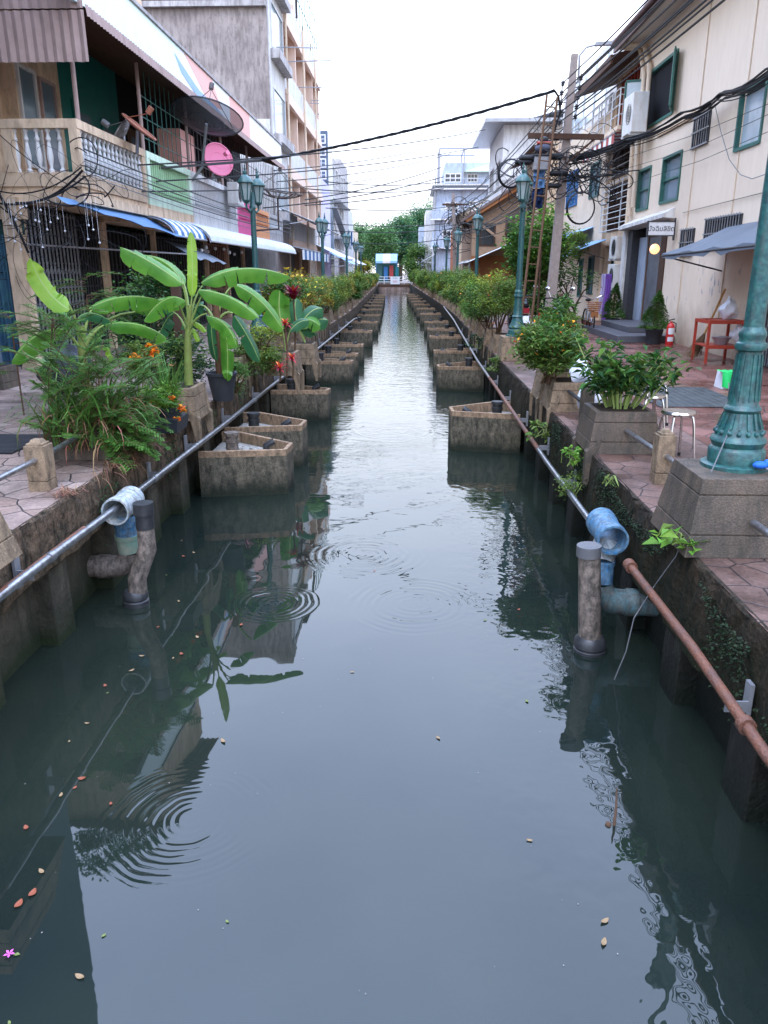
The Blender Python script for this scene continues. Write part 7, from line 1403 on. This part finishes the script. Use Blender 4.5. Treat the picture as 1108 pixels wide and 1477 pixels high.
# ------------------------------------------------------------------ things on the pavements
def stool(label, x, y, z, leg=True):
    T = thing('steel_stool',label,'stool',(x,y,z),'round stainless steel stools'); mb = MB(); mb.lathe((x,y,z),[(.001,.445),(.12,.447),(.145,.45),(.152,.44),(.152,.425),(.14,.418),(.001,.43)],28,False); mb.build('seat','steel',T,smooth=True)
    for i in range(4): a = PI/4+PI/2*i+.2; ca_, sa_ = math.cos(a), math.sin(a); mb = MB(); mb.tube([(x+ca_*.08,y+sa_*.08,z+.42),(x+ca_*.13,y+sa_*.13,z+.40),(x+ca_*.145,y+sa_*.145,z+.34),(x+ca_*.185,y+sa_*.185,z+.01)],.0115,8); o = mb.build('leg','steel',T,smooth=True); mb = MB(); mb.cyl((x+ca_*.185,y+sa_*.185,z),(x+ca_*.184,y+sa_*.184,z+.03),.015,n=8); mb.build('rubber_foot','rubber',o)
    return T
stool('round steel stool in front, beside the leafy planter',2.42,6.98,P); stool('lower steel stool of the pair half hidden behind the leafy planter',2.45,7.95,P); stool('steel stool stacked on top behind the leafy planter',2.47,7.97,P+.14)
def sack(label, c, r, seed, m='plastic_bag', n='sack', cat='sack'):
    g = np.random.default_rng(seed); mb = MB(); mb.ball((0,0,0),1,18); V = np.array(mb.v); ph = g.uniform(0,6,6); k = 1+.16*np.sin(V[:,0]*5+ph[0])*np.sin(V[:,2]*4+ph[1])+.12*np.sin(V[:,1]*7+ph[2]+V[:,2]*3); V[:,:2] *= np.where(V[:,2:3] > .1, 1-.75*(V[:,2:3]-.1), 1); V[:,2] = np.where(V[:,2] < 0, V[:,2]*.85, V[:,2]*1.15); V = V*k[:,None]*np.array(r)+np.array(c); mb.v = [tuple(q) for q in V]; return one(mb,n,m,label,cat,(c[0],c[1],c[2]-r[2]),smooth=True)
sack('upright white woven sack leaning on the bushy planter',(2.10,8.98,P+.27),(.14,.14,.29),1); sack('white plastic bag lying on top of the white sack',(1.99,9.12,P+.52),(.13,.12,.13),2,n='plastic_bag',cat='plastic bag')
T = thing('floor_grating','dark steel floor grating set in the wet red pavement','grating',(3.7,10.6,P)); mb = MB()
gx0,gx1,gy0,gy1 = 3.15,4.3,9.8,11.45
for i in range(24): y = gy0+(gy1-gy0)*i/23; mb.box(gx0,gx1,y-.004,y+.004,P+.012,P+.028)
for i in range(12): x = gx0+(gx1-gx0)*i/11; mb.box(x-.005,x+.005,gy0,gy1,P+.014,P+.024)
mb.build('bars','grille_gray',T); mb = MB(); mb.quad((gx0,gy0,P+.008),(gx1,gy0,P+.008),(gx1,gy1,P+.008),(gx0,gy1,P+.008)); mb.build('pit','interior',T)
T = thing('floor_grating','dark drain grating in the left pavement by the edge of the picture','grating',(-4.2,7.4,P)); mb = MB()
for i in range(14): y = 7.0+.06*i; mb.box(-4.9,-3.75,y-.015,y+.015,P+.006,P+.02)
mb.build('bars','iron_dark',T); mb = MB(); mb.quad((-4.9,6.95,P+.005),(-3.75,6.95,P+.005),(-3.75,7.85,P+.005),(-4.9,7.85,P+.005)); mb.build('pit','interior',T)
for k,(x,y,r,l) in enumerate(((-3.4,5.6,.16,'round dark drain cover behind the left bollard'),(-3.9,9.0,.25,'dark oval drain cover behind the grass clump'))): mb = MB(); mb.cyl((x,y,P+.002),(x,y,P+.02),r,n=20); one(mb,'drain_cover','iron_dark',l,'drain cover',(x,y,P))
# red stand
T = thing('red_stand','red painted metal stand with a lower shelf under the tarpaulin awning','stand',(5.85,15.1,P)); X0,X1,Y0,Y1 = 5.50,6.12,14.75,15.45; mb = MB()
for x in (X0,X1):
    for y in (Y0,Y1): mb = MB(); mb.box(x-.022,x+.022,y-.022,y+.022,P,P+.78); mb.build('leg','red_paint',T)
mb = MB(); mb.box(X0-.025,X1+.025,Y0-.025,Y0+.025,P+.72,P+.785); mb.box(X0-.025,X1+.025,Y1-.025,Y1+.025,P+.72,P+.785); mb.box(X0-.024,X0+.024,Y0,Y1,P+.721,P+.784); mb.box(X1-.024,X1+.024,Y0,Y1,P+.721,P+.784); mb.box(X0+.2,X1-.024,Y0+.025,Y1-.025,P+.76,P+.775); mb.build('top_frame','red_paint',T)
mb = MB(); mb.box(X0,X1,Y0,Y1,P+.30,P+.325); mb.box(X0-.023,X1+.023,Y0-.024,Y0+.024,P+.27,P+.33); mb.build('shelf','red_paint',T)
mb = MB(); mb.lathe((5.86,15.05,P+.327),[(.10,0),(.17,.13),(.185,.14),(.17,.145),(.001,.12)],20); one(mb,'basin','basin','grey basin on the lower shelf of the red stand','basin',(5.86,15.05,P+.327),smooth=True)
sack('white plastic bag standing on top of the red stand',(6.0,15.2,P+.95),(.16,.16,.2),3,n='plastic_bag',cat='plastic bag'); sack('clear plastic bag hanging under the top of the red stand',(6.1,14.9,P+.55),(.13,.12,.17),4,n='plastic_bag',cat='plastic bag')
T = thing('broom','broom with an orange bamboo handle leaning on the cream wall behind the red stand','broom',(5.6,15.5,P)); a = Vector((5.55,15.5,P+.05)); b = Vector((6.22,16.1,2.36)); mb = MB(); mb.cyl(a.lerp(b,.28),b,.022,n=8); mb.build('handle','bamboo',T,smooth=True)
mb = MB(); g = random.Random(5); top = a.lerp(b,.36)
for i in range(120): e_ = a+Vector((g.gauss(-.05,.07),g.gauss(0,.06),g.uniform(-.02,.03))); mb.tube([top,top.lerp(e_,.5)+Vector((g.gauss(0,.02),g.gauss(0,.02),0)),e_],[.012,.006,.004],4,False)
mb.build('bristles','bristle',T)
T = thing('red_crate_box','small box with a bright green cloth draped over it on the wet pavement','box',(4.72,11.55,P)); mb = MB(); mb.taper(4.55,4.92,11.4,11.75,P,P+.24,.02); mb.build('box_body','plastic_white',T)
mb = MB(); vs = []; nn_ = 10
for i in range(nn_+1):
    f = i/nn_; 
    for j in range(7): h = j/6; z = P+.26 if j < 2 else P+.26-.22*(h-.16)/.84; vs.append((4.50+.33*f,11.36-.05*h+.03*math.sin(i*1.9)*h if j > 1 else 11.6-.24*j,z+.01*math.sin(i*2.2)))
mb.add(vs,[(i*7+j,i*7+j+1,(i+1)*7+j+1,(i+1)*7+j) for i in range(nn_) for j in range(6)]); mb.build('cloth','cloth_green',T,smooth=True)
T = thing('fire_extinguisher','red fire extinguisher with white labels beside the black pot of the clipped shrub','fire extinguisher',(5.98,18.4,P)); mb = MB(); mb.lathe((5.98,18.4,P),[(.085,0),(.09,.02),(.09,.42),(.07,.48),(.03,.51),(.03,.55)],20); mb.build('cylinder','red_gloss',T,smooth=True)
mb = MB(); vs = []
for z in (.26,.40): vs += [(5.98+.092*math.cos(-2.4+.22*j),18.4+.092*math.sin(-2.4+.22*j),P+z) for j in range(8)]
mb.add(vs,[(j,j+1,j+9,j+8) for j in range(7)]); vs = []
for z in (.10,.20): vs += [(5.98+.092*math.cos(-2.4+.22*j),18.4+.092*math.sin(-2.4+.22*j),P+z) for j in range(8)]
mb.add(vs,[(j,j+1,j+9,j+8) for j in range(7)]); mb.build('label','plastic_white',T); mb = MB(); mb.beam((5.93,18.4,P+.57),(6.05,18.4,P+.60),.03,.02); mb.tube([(6.0,18.4,P+.54),(6.08,18.36,P+.5),(6.08,18.34,P+.3)],.012,6); mb.build('valve','rubber',T)
# purple cloths
for k,(m,x,l) in enumerate((('purple',5.78,'deep purple cloth hanging in front of the teal door'),('lavender',5.68,'pale lavender cloth hanging left of the purple one'))):
    mb = MB(); vs = []; yy = 24.2+k*.1
    for i in range(9):
        for j in range(8): f = j/7; vs.append((x+(.17-.03*f)*(i/8)+.02*math.sin(f*6), yy+.04*math.sin(i*2+f*2), 2.62-f*1.45*(1 if k == 0 else .8)))
    mb.add(vs,[(i*8+j,i*8+j+1,(i+1)*8+j+1,(i+1)*8+j) for i in range(8) for j in range(7)]); one(mb,'hanging_cloth',m,l,'cloth',(x,yy,1.2),'cloths hung by the doorway',smooth=True)
# bicycle (parked facing the camera)
T = thing('bicycle','bicycle with a bright orange front basket parked facing the camera by the frangipani','bicycle',(5.05,22.3,P)); x, y = 4.98, 22.0
def wheel(par, c, r, nm='wheel'):
    mb = MB(); mb.tube([(c[0],c[1]+r*math.cos(2*PI*j/28),c[2]+r*math.sin(2*PI*j/28)) for j in range(29)],.022,8); w_ = mb.build(nm,'rubber',par,smooth=True); mb = MB()
    for j in range(14): mb.cyl(c,(c[0],c[1]+r*math.cos(2*PI*j/14),c[2]+r*math.sin(2*PI*j/14)),.003,n=3)
    mb.cyl((c[0]-.04,c[1],c[2]),(c[0]+.04,c[1],c[2]),.02,n=8); mb.build('spokes','chrome',w_)
wheel(T,(x,y,P+.31),.30); wheel(T,(x+.03,y+1.02,P+.31),.30)
mb = MB(); mb.tube([(x-.05,y,P+.31),(x-.05,y+.06,P+.62),(x,y+.12,P+.72),(x+.05,y+.06,P+.62),(x+.05,y,P+.31)],.014,6); mb.tube([(x,y+.12,P+.72),(x,y+.15,P+.85)],.016,6); mb.tube([(x,y+.14,P+.75),(x,y+.55,P+.33),(x,y+.62,P+.85)],.017,6); mb.tube([(x,y+.58,P+.35),(x,y+1.02,P+.31),(x,y+.62,P+.7)],.012,6); mb.build('frame','metal_white',T,smooth=True)
mb = MB(); mb.tube([(x-.30,y+.26,P+.98),(x-.24,y+.14,P+1.0),(x,y+.14,P+.9),(x+.24,y+.14,P+1.0),(x+.30,y+.26,P+.98)],.013,6); mb.build('handlebar','chrome',T,smooth=True)
mb = MB(); bz = P+.62
for k in range(5): z = bz+.055*k; s = .13+.012*k; mb.tube([(x-s,y-.16-s*.4,z),(x+s,y-.16-s*.4,z),(x+s,y+.05,z),(x-s,y+.05,z),(x-s,y-.16-s*.4,z)],.010,4)
for k in range(11): f = k/10; mb.tube([(x-.13+.26*f,y-.21,bz),(x-.178+.356*f,y-.235,bz+.22)],.008,4)
mb.box(x-.13,x+.13,y-.2,y+.03,bz-.005,bz); mb.build('basket','flower_orange' if False else 'wood_orange',T); mb = MB(); mb.ball((x,y+.62,P+.88),.09,8,(1,1.4,.5)); mb.build('saddle','rubber',T,smooth=True)
mb = MB(); mb.box(x-.1,x+.1,y-.27,y-.25,P+.44,P+.6); mb.build('mudguard','wood_orange',T)
# motorcycles
def moto(label, x, y, rz, plate=True):
    T = thing('motorcycle',label,'motorcycle',(x,y,P),'motorcycles parked on the right bank'); 
    for yy, r in ((0,.28),(1.22,.28)):
        mb = MB(); mb.tube([(x,y+yy+r*math.cos(2*PI*j/24),P+r+.03+r*math.sin(2*PI*j/24)) for j in range(25)],.045,8); w_ = mb.build('wheel','rubber',T,smooth=True); mb = MB(); [mb.cyl((x,y+yy,P+.31),(x,y+yy+r*math.cos(2*PI*j/8),P+.31+r*math.sin(2*PI*j/8)),.006,n=4) for j in range(8)]; mb.cyl((x-.06,y+yy,P+.31),(x+.06,y+yy,P+.31),.06,n=12); mb.build('rim','chrome',w_)
    mb = MB(); mb.hexa([(x-.09,y-.25,P+.55),(x+.09,y-.25,P+.55),(x+.14,y+.5,P+.4),(x-.14,y+.5,P+.4)],[(x-.05,y-.38,P+.78),(x+.05,y-.38,P+.78),(x+.13,y+.5,P+.7),(x-.13,y+.5,P+.7)]); mb.hexa([(x-.06,y+.5,P+.25),(x+.06,y+.5,P+.25),(x+.1,y+.95,P+.45),(x-.1,y+.95,P+.45)],[(x-.12,y+.5,P+.5),(x+.12,y+.5,P+.5),(x+.13,y+1.0,P+.95),(x-.13,y+1.0,P+.95)]); mb.build('body','moto_black',T,bevel=.03)
    mb = MB(); mb.hexa([(x-.12,y-.35,P+.78),(x+.12,y-.35,P+.78),(x+.12,y+.5,P+.70),(x-.12,y+.5,P+.70)],[(x-.09,y-.36,P+.86),(x+.09,y-.36,P+.86),(x+.1,y+.45,P+.78),(x-.1,y+.45,P+.78)]); mb.build('seat','rubber',T,bevel=.02)
    mb = MB(); mb.tube([(x-.34,y+.78,P+1.02),(x-.2,y+.9,P+1.03),(x,y+.95,P+.98),(x+.2,y+.9,P+1.03),(x+.34,y+.78,P+1.02)],.016,6); mb.build('handlebar','rubber',T,smooth=True)
    for s in (-1,1): mb = MB(); mb.cyl((x+s*.22,y+.9,P+1.03),(x+s*.3,y+.88,P+1.2),.008,n=5); mb.ball((x+s*.31,y+.87,P+1.24),.055,8,(1.2,.4,.9)); mb.build('mirror','chrome',T,smooth=True)
    mb = MB(); mb.box(x-.12,x+.12,y-.41,y-.37,P+.62,P+.74); mb.build('tail_light','moto_red',T)
    mb = MB(); mb.hexa([(x-.11,y-.52,P+.38),(x+.11,y-.52,P+.38),(x+.11,y-.515,P+.38),(x-.11,y-.515,P+.38)],[(x-.11,y-.45,P+.55),(x+.11,y-.45,P+.55),(x+.11,y-.445,P+.55),(x-.11,y-.445,P+.55)]); mb.build('number_plate','plastic_white',T)
    mb = MB(); mb.tube([(x+.15,y+.6,P+.28),(x+.17,y+.2,P+.26),(x+.18,y-.35,P+.38)],[.03,.04,.05],8); mb.build('exhaust','chrome',T,smooth=True)
    T.rotation_euler.z = rz; return T
moto('dark motorcycle with red tail light and white number plate beside the second right lamp post',3.2,18.6,-.45); moto('dark motorcycle behind the first one, mostly hidden by the lamp post',2.95,20.9,-.1); moto('dark motorcycle parked furthest back under the leafy tree',3.0,23.0,.0)
# black bag, pots and small things on the left
sack('big dark blue bag lying behind the young banana plant',(A(95,505,10.4).x,10.4,P+.35),(.34,.3,.33),7,'pot_black','storage_bag','bag'); 
q = A(240,480,11.5); mb = MB(); mb.lathe((q.x,11.5,P),[(.15,0),(.22,.3),(.24,.32),(.2,.32),(.001,.25)],18); one(mb,'clay_pot','terracotta','wide clay pot behind the orange flowers','pot',(q.x,11.5,P),smooth=True)
T = thing('concrete_planter','low cracked concrete planter by the left edge in front of the blue gate','planter',(-4.6,8.3,P)); q = atz(5,560,P); stone_box(T,q.x-.45,q.x+.12,q.y-.2,q.y+.3,P,P+.32,.03,'stone_dark',True,'block',0)
for k,(x,y) in enumerate(((3.8,21.5),(5.3,24.0),(4.7,24.9))): mb = MB(); mb.lathe((x,y,P),[(.14,0),(.2,.26),(.22,.28),(.18,.28),(.001,.24)],16); one(mb,'clay_pot','terracotta',['clay pot beside the motorcycles','low clay pot behind the bicycle','clay pot against the cream corner house'][k],'pot',(x,y,P),smooth=True)
mb = MB(); mb.box(3.35,3.39,21.3,21.34,P,3.3); mb.beam((-4.0+.4,10.8,P),(-4.0+.4,10.8,2.6),.1,.1) if False else None
one(mb,'timber_post','wood_dark','thin dark timber post behind the motorcycles','post',(3.37,21.3,P))
q = A(262,520,11.2); mb = MB(); mb.box(q.x-.06,q.x+.06,11.14,11.26,P,2.55); one(mb,'timber_post','wood_dark','dark timber post standing behind the slim banana plant','post',(q.x,11.2,P))
# ------------------------------------------------------------------ things floating on the water
def fl_leaf(mat_, seed, L_=.05, wd=.02, curl=.006):
    g = random.Random(seed); mb = MB(); n = 6; vs = []
    for i in range(n+1): t_ = i/n; w_ = wd*math.sin(PI*min(1,t_*.95+.05))**.8; z = .004+curl*(abs(t_-.5)*2)**2; vs += [(L_*(t_-.5),-w_,z+curl*.4),(L_*(t_-.5),0,z),(L_*(t_-.5),w_,z+curl*.4)]
    mb.add(vs,[(3*i+j,3*i+j+1,3*i+j+4,3*i+j+3) for i in range(n) for j in (0,1)]); return tag(mb.build('floating_leaf',mat_,None,(0,0,0)),'x','leaf')
mk('leaf_fallen_orange',(.24,.09,.035),.6,rand=.3); mk('leaf_fallen_tan',(.26,.17,.09),.6); mk('leaf_fallen_green',(.14,.17,.05),.6)
spots = [(348,902,0),(262,944,0),(228,905,0),(205,947,1),(250,950,1),(126,1044,1),(152,990,0),(155,1000,2),(190,968,1),(118,1124,0),(108,1137,0),(88,1148,1),(160,1160,0),(38,1195,0),(47,1290,0),(27,1306,0),(60,1258,1),(115,1410,1),(328,1330,2),(150,1350,2),(764,1213,1),(748,880,0),(508,970,1),(632,1065,1),(872,1330,1),(871,1361,1),(285,920,1),(262,780,1),(280,798,1),(265,803,0),(240,830,2),(258,868,1),(100,1070,1),(322,1070,1),(700,895,2),(470,770,1),(760,1012,2),(14,1476,2),(540,824,0),(640,690,1)]
protos = [fl_leaf('leaf_fallen_orange',1,.055,.017,.008),fl_leaf('leaf_fallen_tan',2,.05,.012,.006),fl_leaf('leaf_fallen_green',3,.04,.012,.004)]; used = [True]*3; g = random.Random(3)
for u,v,k in spots:
    q = atz(u,v,0); o = place(protos[k],used[k],(q.x,q.y,.001),g.uniform(0,2*PI),['fallen orange brown leaf floating on the dark canal water','pale tan leaf scrap floating on the dark canal water','yellow green leaf floating on the dark canal water'][k],'leaves floating on the canal',g.uniform(.45,.95)); used[k] = False
q = atz(14,1378,0); T = thing('floating_flower','small pink purple flower floating in the lower left corner of the water','flower',(q.x,q.y,0)); mb = MB()
for i in range(5): a = 2*PI*i/5; mb.add([(q.x,q.y,.008),(q.x+.014*math.cos(a-.4),q.y+.014*math.sin(a-.4),.012),(q.x+.024*math.cos(a),q.y+.024*math.sin(a),.012),(q.x+.014*math.cos(a+.4),q.y+.014*math.sin(a+.4),.012)],[(0,1,2,3)])
mb.build('petals','pink_flower',T); mb = MB(); mb.add([(q.x+.012,q.y,.005),(q.x+.03,q.y+.012,.006),(q.x+.045,q.y+.002,.005),(q.x+.03,q.y-.006,.006)],[(0,1,2,3)]); mb.build('leaf','leaf_fallen_green',T)
q = atz(886,1190,0); mb = MB(); mb.tube([(q.x,q.y,-.1),(q.x,q.y,.0),(q.x+.01,q.y+.03,.08),(q.x+.015,q.y+.07,.17)],[.008,.008,.006,.003],6); mb.ball((q.x-.03,q.y,0.0),.018,6); one(mb,'driftwood_stick','stem_brown','thin stick poking out of the water at the lower right','stick',(q.x,q.y,0))
g = random.Random(5)
T = thing('float_specks','tiny specks of dust and scum scattered over the water','floating specks',(0,8,0)); T['kind'] = 'stuff'; mb = MB()
for i in range(170): a = g.uniform(-2.3,1.4); b = g.uniform(2.2,11); s = g.uniform(.001,.0035); mb.quad((a-s,b-s,.003),(a+s,b-s*.6,.003),(a+s*.7,b+s,.003),(a-s*.5,b+s*.8,.003))
mb.build('speck','rubble',T)
